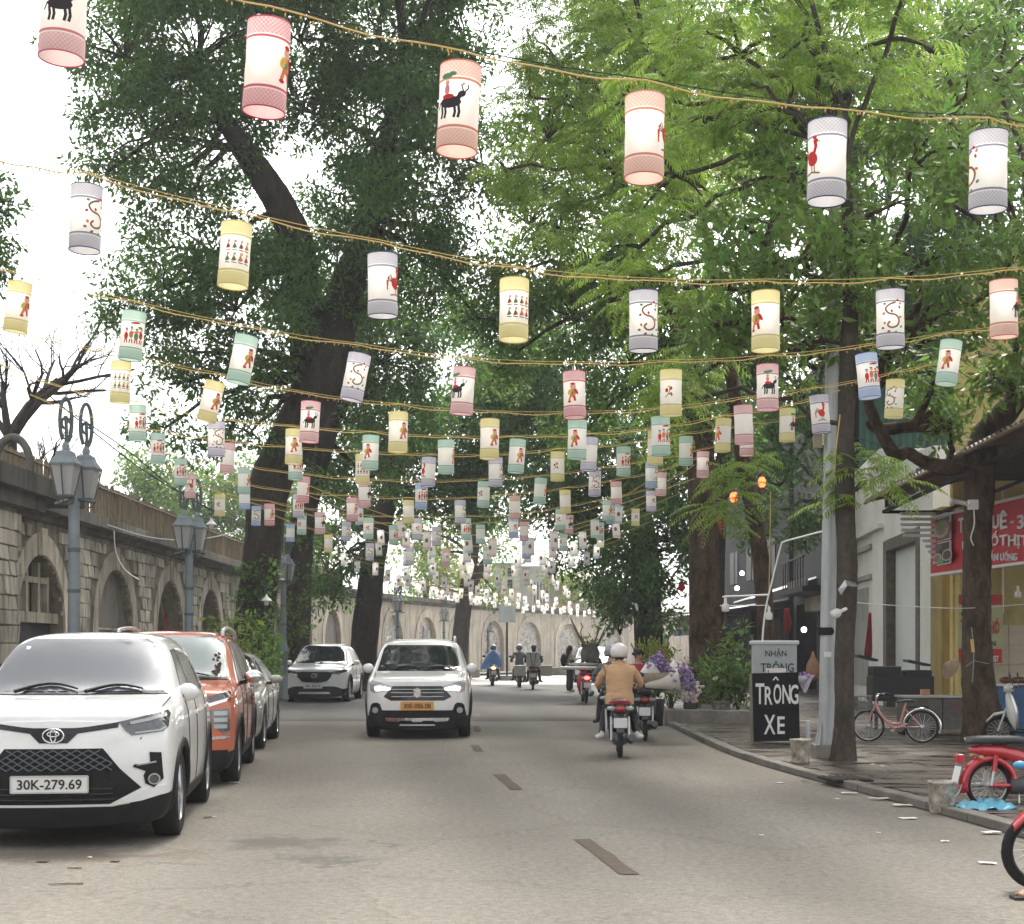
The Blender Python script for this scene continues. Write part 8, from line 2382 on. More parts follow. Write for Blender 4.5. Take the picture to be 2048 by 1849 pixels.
# ================================================================ street lamps, poles, boards, buckets
M_lampgrey = mat('lamp_post_grey', (.20, .235, .25), rough=.5, metal=.2, var=.25, vscale=4)
M_lampdark = mat('lamp_iron', (.085, .105, .11), rough=.5, metal=.3)
M_lampglass = mat('frosted_lamp_glass', (.50, .51, .50), rough=.25, transl=.35)
M_galv = mat('galvanised_pole', (.50, .525, .53), rough=.5, metal=.35, var=.3, vscale=3, stretch=(2, 2, .4))
def lamp_head(root, x, y, z, glass=M_lampglass, s=1.0):
    mb = MB(); M45 = Matrix.Rotation(R(45), 3, 'Z')
    mb.lathe([(.15 * s, 0), (.27 * s, .52 * s)], c=(x, y, z), n=4, M=M45, smooth=False)
    o = mb.build('lantern_glass', glass, root)
    fr = MB()
    for k in range(4):
        a = PI / 4 + k * PI / 2 + PI / 4
        fr.bar((x + .15 * s * math.cos(a), y + .15 * s * math.sin(a), z), (x + .272 * s * math.cos(a), y + .272 * s * math.sin(a), z + .52 * s), .022 * s)
    fr.lathe([(.001, -.02), (.16 * s, -.02), (.16 * s, .01)], c=(x, y, z), n=4, M=M45, smooth=False)
    fr.build('lantern_frame', M_lampdark, o)
    cp = MB()
    cp.lathe([(.30 * s, .50 * s), (.31 * s, .54 * s), (.20 * s, .66 * s), (.17 * s, .74 * s), (.001, .80 * s)], c=(x, y, z), n=4, M=M45, smooth=False)
    cp.lathe([(.06 * s, .76 * s), (.07 * s, .84 * s), (.04 * s, .9 * s), (.001, .93 * s)], c=(x, y, z), n=10)
    cp.build('lantern_cap', M_lampgrey, root)
    bk = MB()
    for k in range(4):
        a = k * PI / 2
        bk.tube([(x + .15 * s * math.cos(a), y + .15 * s * math.sin(a), z - .02), (x + .12 * s * math.cos(a), y + .12 * s * math.sin(a), z - .10), (x + .03 * math.cos(a), y + .03 * math.sin(a), z - .12)], .010, 5)
    bk.build('bracket', M_lampdark, root)
def street_lamp(label, x, ytop, d, hz):
    """post with two square lanterns and iron scrolls above; ytop: photo y of the lantern bottom"""
    z = PZ(ytop, d)
    root = thing('street_lamp', label, 'street lamp', (PX(x, d), d, .12), 0, 'old twin lantern street lamps')
    zz = z - .12
    mb = MB()
    mb.lathe([(.15, 0), (.15, .12), (.12, .16), (.115, 1.25), (.15, 1.30), (.155, 1.36), (.13, 1.40), (.125, 1.44), (.105, 1.50), (.085, 1.62), (.072, zz), (.06, zz + .25)], n=16)
    mb.build('post', M_lampgrey, root)
    cl = MB(); cl.lathe([(.088, zz * .62), (.088, zz * .62 + .05)], n=16); cl.build('post_band', M_lampdark, root)
    cl = MB(); cl.lathe([(.085, zz - .75), (.085, zz - .69)], n=16); cl.build('post_band', M_lampdark, root)
    bar_ = MB(); bar_.tube([(-.30, .15, zz - .08), (0, 0, zz - .02), (.32, -.1, zz - .08)], .025, 6); bar_.build('cross_arm', M_lampdark, root)
    lamp_head(root, -.05, -.20, zz + .0, s=.80)
    lamp_head(root, .09, .26, zz + .0, s=.80)
    sc = MB()
    for sx, sy in ((-.05, -.20), (.09, .26)):
        pts = []
        for a in np.linspace(-PI / 2, PI * 1.35, 22):
            pts.append((sx + .12 * math.cos(a) * .55, sy + .05 * math.cos(a), zz + 1.02 + .30 * math.sin(a)))
        sc.tube(pts, .028, 6)
        sc.tube([(sx, sy, zz + .70), (sx + .01, sy, zz + .85), (sx, sy, zz + 1.08)], .025, 6)
        sc.tube([(sx + .05 * math.cos(a), sy + .02 * math.cos(a), zz + .98 + .08 * math.sin(a)) for a in np.linspace(0, 5.2, 12)], .018, 5)
    sc.build('iron_scroll', M_lampdark, root)
    return root
street_lamp('tall grey twin street lamp nearest at the left, behind the white compact SUV', 148, 995, 19.8, 0)
street_lamp('grey twin street lamp behind the orange car, second along the viaduct', 378, 1100, 26.9, 0)
street_lamp('grey twin street lamp between the two big left trunks, third along the viaduct', 567, 1160, 40.0, 0)
street_lamp('dark twin street lamp past the leaning tree, above the oncoming car roof', 795, 1222, 64.0, 0)
street_lamp('street lamp beside the slim forked tree, fifth along the viaduct', 888, 1240, 82.0, 0)
street_lamp('street lamp in front of the far painted arches left of the blue rider', 977, 1262, 96.0, 0)
# conical lamp shades hung by the big trunk
for i, (x, y, d, lab) in enumerate([(423, 1050, 34, 'small white conical lamp shade on a wire above the second street lamp'), (533, 1202, 34, 'small white conical lamp shade hanging right of the big left trunk')]):
    rt = thing('hanging_lamp', lab, 'lamp', P(x, y, d))
    mb = MB(); mb.lathe([(.13, 0), (.09, .05), (.04, .09), (.02, .14), (.001, .16)], n=14); mb.build('shade', M_signwhite, rt)
    mb = MB(); mb.lathe([(.001, -.11), (.055, -.10), (.06, -.02), (.05, .01)], n=12); mb.build('bulb', M_bulb, rt)
    mb = MB(); mb.tube([(0, 0, .15), (0, 0, .55)], .006, 4); mb.build('wire', M_wire, rt)
# grey utility pole
pl = thing('utility_pole', 'tall galvanised grey pole beside the feathery tree on the right', 'pole', (PX(1652, 18.9), 18.9, .06))
mb = MB(); mb.lathe([(.105, 0), (.10, 2.0), (.088, 5.5), (.08, 7.2)], n=18); mb.build('shaft', M_galv, pl, rot=(0, R(.9), 0))
mb = MB(); mb.box((0, 0, .09), (.34, .34, .18)); mb.build('footing', M_concrete, pl, bevel=.01)
mb = MB()
for k in range(4):
    a = PI / 4 + k * PI / 2; M_ = Matrix.Rotation(a, 3, 'Z')
    mb.prism([(.10, 0), (.17, 0), (.10, .32)], .014, M=M_, c=M_ @ Vector((0, -.007, .18)))
mb.build('gusset', M_galv, pl)
mb = MB(); mb.box((.0, -.10, 1.35), (.09, .02, .07)); mb.build('sticker', M_signwhite, pl)
mb = MB(); mb.box((-.12, -.05, 4.15), (.1, .1, .24)); mb.build('junction_box', M_shutter, pl)
mb = MB(); mb.lathe([(.115, 1.6), (.12, 1.65), (.115, 1.7)], n=16); mb.build('strap', M_blk, pl)
# white bent pipe behind the parking sign with bulbs
pp_ = thing('lamp_pipe', 'thin bent white pipe with hanging bulb above the parking sign', 'pipe', (PX(1526, 22.4), 22.4, .06))
dpp = 22.4
def lp(x, y): return P(x, y, dpp) - Vector(pp_.location)
mb = MB(); mb.tube(catmull([lp(1524, 1420), lp(1524, 1300), lp(1531, 1220), lp(1545, 1160), lp(1562, 1092), lp(1568, 1085), lp(1578, 1081), lp(1646, 1063)], 4), .014, 6); mb.tube([lp(1538, 1190), lp(1445, 1194)], .014, 6); mb.tube([lp(1538, 1211), lp(1440, 1212)], .006, 5); mb.build('pipe', M_signwhite, pp_)
def bulb_(label, x, y, d, s=1.0, tilt=0):
    rt = thing('light_bulb', label, 'bulb', P(x, y, d)); rt.rotation_euler = (0, R(tilt), 0)
    mb = MB(); mb.lathe([(.001, -.155), (.05, -.152), (.062, -.13), (.062, -.06), (.05, -.035), (.026, -.015), (.024, .02)], n=16); mb.build('globe', M_bulb, rt)
    mb = MB(); mb.lathe([(.025, .01), (.025, .06), (.012, .075), (.001, .075)], n=12); mb.build('socket', M_signwhite, rt)
    rt.scale = (s, s, s)
bulb_('white unlit bulb hanging left of the massive brown trunk top pipe', 1451, 1205, dpp, .95)
bulb_('white unlit bulb hanging on the bent white pipe above the parking sign', 1538, 1222, dpp, .9)
bulb_('white unlit bulb sticking out left of the feathery tree trunk by the pole', 1684, 1222, 18.2, .95, 65)
bulb_('white bulb hanging at the right edge in the yellow shop', 2036, 1180, 25, .9)
for i, (x, y, d) in enumerate([(1484, 1147, 56), (1443, 1176, 55), (1474, 1177, 55), (1608, 1260, 46), (1675, 934, 40)]):
    mb = MB(); mb.ell((0, 0, 0), (.085, .085, .085), 12); o = mb.build('lit_bulb', M_bulbon, loc=P(x, y, d))
    setp(o, ['glowing bulb highest under the dark shop awning', 'glowing bulb lower left under the dark awning by the brown trunk', 'glowing bulb lower right under the dark shop awning', 'glowing bulb inside the dark balcony shop', 'small bright bulb high beside the utility pole'][i], 'bulb')
for i, (x, y, d) in enumerate([(1524, 965, 40), (1468, 995, 38)]):
    rt = thing('red_lantern', ['orange-red glowing lantern higher among the feathery leaves', 'orange-red glowing lantern lower among the feathery leaves'][i], 'lantern', P(x, y, d))
    mb = MB(); mb.ell((0, 0, 0), (.11, .11, .16), 12); mb.build('globe', mat('glowing_red_paper', (1.0, .16, .05), emit=1.6), rt)
    mb = MB(); mb.lathe([(.05, .14), (.05, .18), (.001, .18)], n=10); mb.lathe([(.05, -.18), (.05, -.14)], n=10); mb.tube([(0, 0, -.18), (0, 0, -.34)], .02, 5); mb.build('tassel', M_cloth_red, rt)
# pennants
for i, (poly, d, lab) in enumerate([([(1427, 1022), (1451, 1033), (1441, 1072)], 30, 'red triangular pennant beside the massive brown trunk'), ([(1352, 1178), (1372, 1160), (1366, 1185)], 36, 'small red flag left of the massive brown trunk')]):
    c = P(*poly[0], d); mb = MB(c); mb.add([P(x, y, d) for x, y in poly] + [P(x, y, d + .02) for x, y in poly], [(0, 1, 2), (3, 5, 4), (0, 1, 4, 3), (1, 2, 5, 4), (2, 0, 3, 5)]); setp(mb.build('pennant', M_cloth_red, loc=c), lab, 'flag')
def cloth_strip(name, label, pts, d, m, cat):
    c = P(*pts[0], d); mb = MB(c); n = len(pts) // 2
    L_, R_ = pts[:n], pts[n:][::-1]
    vs, K = [], 8
    for (a, b) in zip(L_, R_):
        for k in range(K + 1):
            p = P(lerp(a[0], b[0], k / K), lerp(a[1], b[1], k / K), d); p.y += .05 * math.sin(k * 2.1); vs.append(p)
    mb.add(vs, [(i * (K + 1) + k, i * (K + 1) + k + 1, (i + 1) * (K + 1) + k + 1, (i + 1) * (K + 1) + k) for i in range(n - 1) for k in range(K)], 0, True)
    o = mb.build(name, m, loc=c); s = o.modifiers.new('s', 'SOLIDIFY'); s.thickness = .012; setp(o, label, cat)
cloth_strip('hanging_flag', 'red flag hanging folded beside the white house front', [(1738, 1226), (1734, 1260), (1729, 1300), (1728, 1313), (1742, 1322), (1744, 1300), (1743, 1260), (1742, 1226)], 36, M_cloth_red, 'flag')
cloth_strip('hanging_cloth', 'dark red cloth hanging in front of the dark balcony shop', [(1568, 1218), (1566, 1245), (1565, 1270), (1577, 1272), (1583, 1245), (1577, 1216)], 44, M_cloth_red, 'cloth')
# security camera on the broad-leaved tree
cc = thing('security_camera', 'white security camera on a box fixed to the broad-leaved trunk', 'camera', P(1946, 1010, 21.9))
mb = MB(); mb.box((0, 0, 0), (.15, .09, .15)); mb.build('box', M_signwhite, cc, bevel=.012)
mb = MB(); M_ = Matrix.Rotation(R(-80), 3, 'Y'); mb.lathe([(.035, 0), (.035, .2), (.045, .2), (.045, .24)], c=(-.13, -.06, .015), n=14, M=M_, cap=True); mb.build('barrel', M_signwhite, cc)
mb = MB(); mb.tube([(-.02, -.05, 0), (-.10, -.06, -.02), (-.16, -.06, .0)], .014, 6); mb.build('arm', M_signwhite, cc)
mb = MB(); mb.tube(catmull([Vector((.0, -.04, -.07)), Vector((.0, -.06, -.3)), Vector((-.05, -.06, -.5)), Vector((0, -.03, -.62))], 5), .01, 5); mb.build('cable', M_signwhite, cc)
# twine and yellow strip on that trunk
tw = MB(P(1946, 1290, 21.9)); 
tw.tube([P(1943, 1255, 21.85), P(1948, 1300, 21.82), P(1947, 1330, 21.82), P(1945, 1365, 21.85)], .008, 5); tw.tube([P(1932, 1333, 21.9), P(1948, 1322, 21.80), P(1978, 1328, 21.9)], .006, 5)
setp(tw.build('twine', mat('green_twine', (.22, .33, .28), rough=.9), loc=P(1946, 1290, 21.9)), 'green twine tied round the broad-leaved tree trunk', 'twine')
yb = MB(); yb.box((0, 0, 0), (.05, .03, .2), M=Matrix.Rotation(R(-6), 3, 'Y')); setp(yb.build('yellow_tube', mat('dull_yellow', (.55, .40, .13), rough=.7), loc=P(1945, 1292, 21.78), bevel=.012), 'short dull yellow tube tied to the broad-leaved trunk', 'tube')
# crumpled metal plate on the feathery trunk
cp = MB(); c0 = P(1690, 1172, 18.15)
cp.add([P(1676, 1180, 18.2), P(1690, 1160, 18.1), P(1712, 1166, 18.2), P(1716, 1174, 18.25), P(1694, 1172, 18.05), P(1682, 1190, 18.15)], [(0, 1, 4, 5), (1, 2, 3, 4)]); cp.o = c0
cp.v = [tuple(Vector(v) - c0) for v in cp.v]
o = cp.build('bent_plate', M_silver, loc=c0); s_ = o.modifiers.new('s', 'SOLIDIFY'); s_.thickness = .008; setp(o, 'bent light metal sheet wrapped on the feathery tree trunk', 'sheet')
# parking sign boards
dS = 21.6; sS = dS / FPX
kb = thing('sign_cabinet', 'grey cabinet board lettered NHẬN behind the black parking sign', 'sign', (PX(1551, dS + .3), dS + .3, .06))
mb = MB(); mb.box((0, .12, .82), (.64, .3, 1.36)); mb.build('cabinet', mat('pale_grey_board', (.40, .42, .43), rough=.6, var=.15, vscale=3), kb, bevel=.012)
mb = MB(); mb.box((0, .12, 1.52), (.70, .36, .06)); mb.build('cabinet_top', mat('grey_board_lid', (.5, .52, .53), rough=.5), kb, bevel=.015)
M_paintblk = mat('sign_black_paint', (.008, .0085, .010), rough=.7, spec=.15, var=.2, vscale=3)
M_chalk = mat('hand_painted_white', (.70, .70, .68), rough=.8)
link('lettering', text_mesh('NHẬN', M_letter, w=.32, h=.15, depth=.006, bold=.01), kb, (0, -.035, 1.36))
link('lettering', text_mesh('TRÔNG', M_letter, w=.50, h=.17, depth=.006, bold=.01), kb, (.02, -.035, 1.16))
mb = MB(); mb.box((.0, -.04, 1.09), (.30, .012, .09)); st_ = mb.build('sticker', M_signwhite, kb)
mb = MB(); mb.box((-.12, -.05, 1.08), (.015, .012, .06)); mb.box((-.1, -.05, 1.06), (.04, .012, .012)); mb.build('sticker_mark', PC['red'], st_)
ks = thing('parking_sign', 'black hand-painted board reading TRÔNG XE on the right pavement', 'sign', (PX(1552, dS), dS, .06))
mb = MB(); mb.box((0, 0, .56), (.68, .05, 1.02), M=Matrix.Rotation(R(-1.5), 3, 'Y')); mb.build('board', M_paintblk, ks)
mb = MB(); mb.bar((-.35, .06, 0), (-.36, .06, 1.05), .035, .05); mb.build('frame_leg', M_shutter, ks)
def letters(body, x, z, w, h):
    link('lettering', text_mesh(body, M_chalk, w=w, h=h, depth=.006, bold=.014), ks, (x, -.031, z))
xs_ = [(-.245, .13), (-.115, .115), (.015, .115), (.15, .12), (.265, .125)]
hr = random.Random(2)
for chx, (x, w) in zip('TRONG', xs_): letters(chx, x, .745 + hr.uniform(-.015, .015), w, .29 + hr.uniform(-.02, .02))
letters('^', -.01, .985, .10, .055)
letters('X', -.10, .30, .17, .29); letters('E', .07, .29, .11, .26)
mb = MB(); mb.tube([(.20, .25, 0), (.19, .25, .42)], .03, 8); o = mb.build('grey_tube', M_galv, loc=(PX(1590, 20.2), 20.0, .06)); setp(o, 'short grey tube standing behind the first bucket', 'tube')
bx_ = thing('flower_bag', 'small purple plastic wrapped bunch hanging right of the parking sign', 'bunch', P(1610, 1365, 21.9))
mb = MB(); mb.lathe([(.02, -.16), (.08, -.02), (.14, .10)], n=9); o = mb.build('wrap', mat('clear_wrap', (.5, .47, .55), rough=.2, transl=.4), bx_)
mb = MB()
for k in range(26): mb.ell((hr.gauss(0, .06), hr.gauss(0, .05), .1 + hr.gauss(0, .03)), (.022, .022, .02), 6)
setp(mb.build('blossom', mat('violet_petal', (.30, .17, .48), rough=.7), bx_), kind='stuff')
# buckets
def bucket(label, x, y, d, r, h, m):
    rt = thing('bucket', label, 'bucket', (PX(x, d), d, .06 if d > 14 else 0.0), hr.uniform(0, 2), 'worn paint buckets on the kerb')
    mb = MB(); mb.lathe([(.001, .01), (r * .82, .0), (r * .86, .03), (r, h * .93), (r * 1.05, h * .94), (r * 1.05, h), (r * .97, h), (r * .80, .06), (.001, .05)], n=22); mb.build('pail', m, rt)
    mb = MB(); mb.tube([(r * 1.04 * math.cos(a), r * .3 * math.sin(a) * 0 + r * math.sin(a) * .2 - r * .9, h * .9 - .12 * math.sin(a)) for a in np.linspace(0, PI, 12)], .006, 5); mb.build('handle', M_silver, rt)
M_pail = mat('dirty_white_pail', (.60, .56, .48), rough=.7, var=.75, vscale=9, col2=(.17, .13, .095), fine=.2, fscale=50)
bucket('grimy white paint bucket at the foot of the utility pole', 1601, 1535, 18.0, .128, .30, M_pail)
bucket('grimy brown-stained paint bucket on the kerb by the red motorbike', 1884, 1628, 12.95, .122, .29, M_pail)
# drain cover and litter
dr_ = thing('drain_cover', 'dark iron drain lid lying askew on the wet kerb', 'drain cover', G(1690, 1572) + Vector((0, 0, .02)), R(8))
mb = MB(); mb.box((0, 0, .05), (.42, .55, .03)); mb.build('lid', M_blk, dr_)
for k in range(5):
    mb = MB(); mb.box((-.16 + .08 * k, 0, .07), (.03, .5, .012)); mb.build('bar', mat('rusty_iron', (.06, .045, .035), rough=.8), dr_)
lit = [(1698, 1590, .16, .05, 'white'), (1772, 1601, .34, .06, 'white'), (1805, 1614, .17, .07, 'cream'), (1816, 1638, .16, .07, 'white'), (1982, 1669, .16, .05, 'white'), (1890, 1684, .06, .04, 'white'), (1975, 1728, .12, .06, 'white'), (1560, 1567, .10, .04, 'white'), (1673, 1600, .06, .03, 'white'), (1867, 1509, .11, .05, 'pink'), (1745, 1541, .05, .04, 'cream'), (1610, 1566, .10, .04, 'brown'), (1523, 1672, .03, .02, 'white'), (1757, 1667, .03, .02, 'white'), (468, 1567, .12, .05, 'white'), (415, 1637, .07, .03, 'brown'), (85, 1725, .08, .04, 'brown'), (430, 1635, .03, .02, 'white'), (1765, 1545, .06, .03, 'white'), (230, 1725, .05, .03, 'brown'), (180, 1717, .03, .02, 'cream'), (150, 1738, .10, .015, 'brown'), (130, 1770, .20, .012, 'brown')]
LM = {'white': mat('litter_paper', (.62, .61, .58), rough=.8, var=.2, vscale=20), 'cream': mat('litter_cream', (.58, .54, .36), rough=.8), 'pink': mat('litter_pink', (.55, .3, .27), rough=.8), 'brown': mat('litter_leaf', (.10, .06, .035), rough=.9)}
nm = {'white': 'scrap of white paper', 'cream': 'crumpled cream paper', 'pink': 'pinkish scrap', 'brown': 'dry brown leaf'}
for i, (x, y, w, l, c) in enumerate(lit):
    p = G(x, y)
    if p.x > kr(p.y) + .02: p.z = .066
    elif p.x > kr(p.y) - .2 and p.x > 0: p.z = .012
    p.z += .006
    mb = MB(); K = 4; vs = []
    for a in range(K + 1):
        for b in range(3):
            vs.append(((a / K - .5) * w * hr.uniform(.85, 1.1), (b / 2 - .5) * l * hr.uniform(.7, 1.3) * 1.6, hr.uniform(0, .006)))
    mb.add(vs, [(a * 3 + b, a * 3 + b + 1, (a + 1) * 3 + b + 1, (a + 1) * 3 + b) for a in range(K) for b in range(2)])
    o = mb.build('litter', LM[c], loc=p, rot=(0, 0, hr.uniform(-.4, .4))); s_ = o.modifiers.new('s', 'SOLIDIFY'); s_.thickness = .003
    setp(o, f'{nm[c]} lying on the {"asphalt" if x < 1500 else "road edge by the right kerb" if p.z < .05 else "wet right pavement"}', 'litter', f'{nm[c]} bits on the ground')
# blue plastic sheet
bp_ = MB(); c0 = G(1965, 1630); vs = []; KX, KY = 16, 8
for a in range(KX + 1):
    for b in range(KY + 1):
        x = (a / KX - .5) * .52; y = (b / KY - .5) * .5
        f = 1 - (a / KX - .6) ** 2 * .9
        vs.append((x, y * f + .25 * x, max(.022, .030 + .014 * math.sin(a * .9 + b * .5) + .012 * math.sin(b * 1.9 - a * 1.4) + hr.uniform(-.012, .016) + .05 * (b / KY) * (a / KX))))
bp_.add(vs, [(a * (KY + 1) + b, a * (KY + 1) + b + 1, (a + 1) * (KY + 1) + b + 1, (a + 1) * (KY + 1) + b) for a in range(KX) for b in range(KY)], 0, True)
o = bp_.build('plastic_sheet', mat('blue_plastic', (.10, .42, .60), rough=.3, transl=.35, var=.4, vscale=14, col2=(.22, .58, .70)), loc=c0 + Vector((0, 0, .045))); s_ = o.modifiers.new('s', 'SOLIDIFY'); s_.thickness = .004; setp(o, 'crumpled sky blue plastic sheet on the road edge under the red motorbike', 'plastic sheet')
# planter with plants round the massive tree
pk = thing('planter', 'low stained concrete planter kerb round the massive brown tree', 'planter', (4.0, 28.6, 0))
for (a, b) in (((3.05, 28.3), (4.75, 27.6)), ((3.05, 28.3), (3.25, 38)), ((4.75, 27.6), (5.7, 38))):
    mb = MB((4.0, 28.6, 0)); mb.bar((a[0], a[1], .16), (b[0], b[1], .16), .16, .32); mb.build('edge', M_concrete, pk, bevel=.02)
mb = MB((4.0, 28.6, 0)); mb.add([(3.1, 28.3, .24), (4.75, 27.65, .24), (5.65, 38, .24), (3.3, 38, .24)], [(0, 1, 2, 3)]); mb.build('soil', M_grout, pk)
def plant(label, p, n, h, spread, size, m, aspect=.38, stems=6, name='plant', cat='plant', group=None, flat=1.0):
    rt = thing(name, label, cat, p, 0, group)
    mb = MB()
    tips = []
    for k in range(stems):
        a = hr.uniform(0, 2 * PI); r_ = spread * hr.uniform(.2, 1)
        tip = Vector((r_ * math.cos(a), r_ * math.sin(a) * .8, h * hr.uniform(.55, 1)))
        mb.tube([(0, 0, 0), tip * .5 + Vector((0, 0, h * .12)), tip], [.014, .010, .005], 5)
        tips += [tip * f for f in (.45, .65, .85, 1.0)]
    mb.build('stem', M_barkgrey, rt)
    V = leaves(np.array([list(t) for t in tips]), max(2, n // len(tips)), spread * .38, size, aspect, .1, flat)
    link('foliage', quads_mesh('foliage', V, m), rt)
    return rt
def pot(label, p, r, h, m):
    rt = thing('plant_pot', label, 'pot', p, 0, 'plant pots on the planter')
    mb = MB(); mb.lathe([(.001, 0), (r * .7, 0), (r, h * .5), (r * .92, h * .9), (r * 1.05, h), (r * .9, h), (r * .8, h * .8), (.001, h * .78)], n=20); mb.build('vessel', m, rt)
    mb = MB(); mb.lathe([(.001, h * .80), (r * .82, h * .80)], n=16); mb.build('soil', M_grout, rt)
pot('dark square-shouldered pot on the planter edge', Vector((PX(1385, 28.6), 28.9, .24)), .15, .24, mat('dark_pot', (.07, .065, .06), rough=.7, var=.3, vscale=5))
pot('mottled grey glazed pot on the planter edge', Vector((PX(1448, 28.4), 28.7, .24)), .17, .22, mat('mottled_pot', (.30, .29, .26), rough=.5, var=.7, vscale=12))
for i, (x, d, h, sp, n, sz, m, lab) in enumerate([(1385, 29.0, .95, .38, 260, .15, M_leafbush, 'bushy plant growing from the dark pot'), (1435, 29.2, 1.05, .40, 130, .26, M_leafbroad, 'broad-leaved plant with big pale leaves at the planter front'), (1475, 28.9, 1.25, .45, 320, .17, M_leafbush, 'glossy green shrub left of the parking sign'),
    (1480, 31.5, 1.9, .45, 260, .18, M_leafmid, 'tall dark shrub behind the parking sign'), (1345, 31.0, 1.1, .5, 320, .14, M_leafmid, 'dark leafy shrub at the left end of the planter'), (1340, 28.9, .6, .4, 160, .13, M_leafbush, 'low plant spilling over the left planter corner'), (1400, 31.5, 1.2, .5, 260, .16, M_leafmid, 'shrub in the shade at the massive tree foot'), (1455, 30.0, 1.5, .4, 220, .17, M_leafdark, 'upright dark shrub between the massive trunk and the sign')]):
    plant(lab, Vector((PX(x, d), d, .24)), n, h, sp, sz, m)
# tall flower bunch standing by the kerb
fb = thing('flower_bunch', 'tall upright bunch of green and orange gladiolus stems behind the flower motorbike', 'flowers', (PX(1308, 27.0), 27.0, .06))
mb = MB(); V = []
bu = MB(); bl = MB()
for k in range(95):
    a = hr.uniform(0, 2 * PI); r_ = .38 * math.sqrt(hr.random())
    b0 = Vector((.10 * math.cos(a) * r_ / .38, .08 * math.sin(a), .55)); tp = Vector((r_ * 1.15 * math.cos(a) - .02, r_ * .8 * math.sin(a), 1.45 + hr.uniform(0, .35) - r_ * .4))
    mb.tube([b0, b0.lerp(tp, .5) , tp], [.009, .008, .004], 4, caps=False)
    for q in range(7):
        t = .62 + q * .055; c = b0.lerp(tp, t)
        (bl if hr.random() < .25 and t < .85 else bu).ell(c + Vector((hr.uniform(-.015, .015), 0, 0)), (.014, .014, .03), 5)
setp(mb.build('stem', M_leafbush, fb), kind='stuff'); setp(bu.build('bud', mat('green_bud', (.30, .38, .07), rough=.6, transl=.3), fb), kind='stuff'); setp(bl.build('blossom', mat('orange_blossom', (.62, .22, .08), rough=.7, transl=.3), fb), kind='stuff')
mb = MB(); mb.lathe([(.001, 0), (.16, 0), (.2, .5), (.19, .5), (.15, .05)], n=18); mb.build('bucket', M_blk, fb)
# bushes on the left pavement
for i, (x, d, h, sp, n, sz, m, lab) in enumerate([(478, 26.5, 2.3, .62, 420, .16, M_leafyellow, 'yellow-green bush behind the orange car'), (528, 28.5, 2.0, .45, 460, .14, M_leafmid, 'fern-like green bush behind the saloon'), (440, 27.5, 1.9, .5, 300, .13, M_leafyellow, 'low bright green shrub behind the orange car roof'), (345, 27.0, 1.7, .5, 260, .14, M_leafmid, 'green shrub left of the second lamp post'), (530, 33.0, 2.0, .5, 380, .15, M_leafdark, 'dark creeper-like shrub at the foot of the huge dark trunk'), (560, 46.5, 2.0, .6, 380, .2, M_leafdark, 'dark shrub behind the white crossover'), (512, 25.0, 1.5, .4, 260, .13, M_leafmid, 'low shrub at the kerb behind the saloon')]):
    plant(lab, Vector((PX(x, d), d, .12)), n, h, sp, sz, m, stems=9, name='bush', cat='bush')
# ivy on the trunks
for (x0, y0, y1, d, w, lab) in ((510, 1330, 1120, 34.4, 40, 'creeper leaves climbing the huge dark trunk'), (592, 1320, 1060, 44.3, 34, 'creeper leaves climbing the second left trunk')):
    k = d / FPX; c = P(x0, (y0 + y1) / 2, d); cs = np.array([list(P(x0 + hr.uniform(-w, w), hr.uniform(y1, y0), d + hr.uniform(-.25, .1))) for _ in range(70)])
    o = link('creeper', quads_mesh('creeper', leaves(cs, 9, .22, .13, .6) - np.array(c), M_leafdark), None, c); setp(o, lab, 'creeper')
# grey board on a post by the far wall
gs = thing('board_on_post', 'grey blank board on a dark post in front of the far painted wall', 'sign', (PX(1014, 72), 72, 0))
mb = MB(); mb.bar((0, 0, 0), (0, 0, 3.2), .1); mb.build('post', M_blk, gs)
mb = MB(); mb.box((0, -.08, 3.3), (.85, .04, .85)); mb.build('board', M_galv, gs)
mb = MB(); mb.box((0, 0, .12), (.9, .5, .24)); mb.build('base', M_concrete, gs)
for i, (x, d) in enumerate([(940, 74), (1130, 80), (1160, 82)]):
    mb = MB(); mb.box((0, 0, .22), (1.0 if i == 0 else 1.6, .5, .44)); o = mb.build('stone_block', M_concrete, loc=(PX(x, d), d, .12 if i else .1), bevel=.05); setp(o, ['low concrete block at the foot of the slim forked tree', 'low painted block by the far mural left of the woman', 'low block by the far mural behind the woman'][i], 'block')
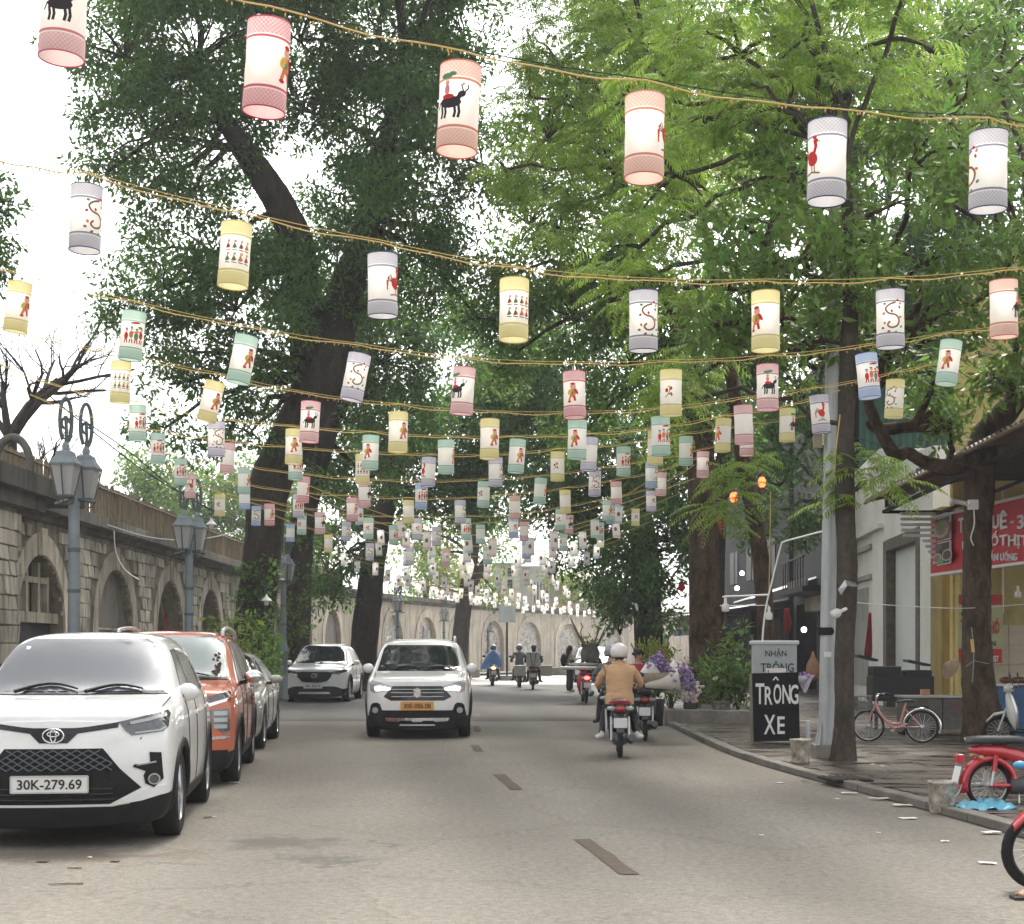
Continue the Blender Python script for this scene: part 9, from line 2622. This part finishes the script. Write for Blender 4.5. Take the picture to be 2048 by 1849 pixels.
# thin wires and ropes on the right
for (pts, r_, m, lab) in (([(1700, 1205, 18.4), (1800, 1212, 20), (1930, 1217, 21.9), (2060, 1208, 23)], .006, M_signwhite, 'pale wire stretched from the feathery trunk to the yellow shop'), ([(1652, 1000, 18.8), (1600, 985, 22), (1520, 1010, 26), (1420, 1005, 32)], .008, M_wire, 'dark wire from the utility pole to the massive brown trunk'), ([(1541, 985, 29.5), (1540, 1080, 29.5), (1538, 1190, 29.5)], .012, M_string, 'tan rope hanging straight beside the leaning brown trunk'), ([(1680, 830, 18.2), (1672, 900, 18.2), (1664, 975, 18.4)], .008, M_string, 'yellow rope slanting from the feathery trunk to the pole'), ([(1655, 860, 18.8), (1800, 900, 20), (2060, 960, 22)], .007, M_wire, 'black wire sagging from the pole over the shop awning'), ([(1962, 905, 22), (1985, 800, 22), (2030, 700, 22)], .006, M_wire, 'thin black wire rising behind the broad-leaved tree fork')):
    c0 = P(*pts[0]); mb = MB(c0); mb.tube(catmull([P(*p) for p in pts], 6), r_, 5); setp(mb.build('wire', m, loc=c0), lab, 'wire')
mb = MB(); mb.lathe([(.001, -.36), (.12, -.33), (.17, -.18), (.14, .02), (.05, .18), (.02, .30)], n=16); o = mb.build('hanging_sack', mat('peach_plastic', (.55, .30, .17), rough=.5, transl=.3, var=.3, vscale=8), loc=P(1626, 1330, 33)); setp(o, 'peach-coloured plastic sack hanging in the dark shop left of the pole', 'sack')
# ================================================================ hazy air
hz = MB(); hz.box((0, 62, 14.0), (150, 160, 30.2))
M_haze = bpy.data.materials.new('haze_air'); M_haze.use_nodes = True
for n_ in list(M_haze.node_tree.nodes):
    if n_.type == 'BSDF_PRINCIPLED': M_haze.node_tree.nodes.remove(n_)
pv = M_haze.node_tree.nodes.new('ShaderNodeVolumePrincipled')
pv.inputs['Color'].default_value = (.93, .96, 1.0, 1)
pv.inputs['Density'].default_value = 0.0008
pv.inputs['Anisotropy'].default_value = 0.2
M_haze.node_tree.links.new(pv.outputs[0], M_haze.node_tree.nodes['Material Output'].inputs['Volume'])
o = hz.build('haze', M_haze); setp(o, kind='stuff')
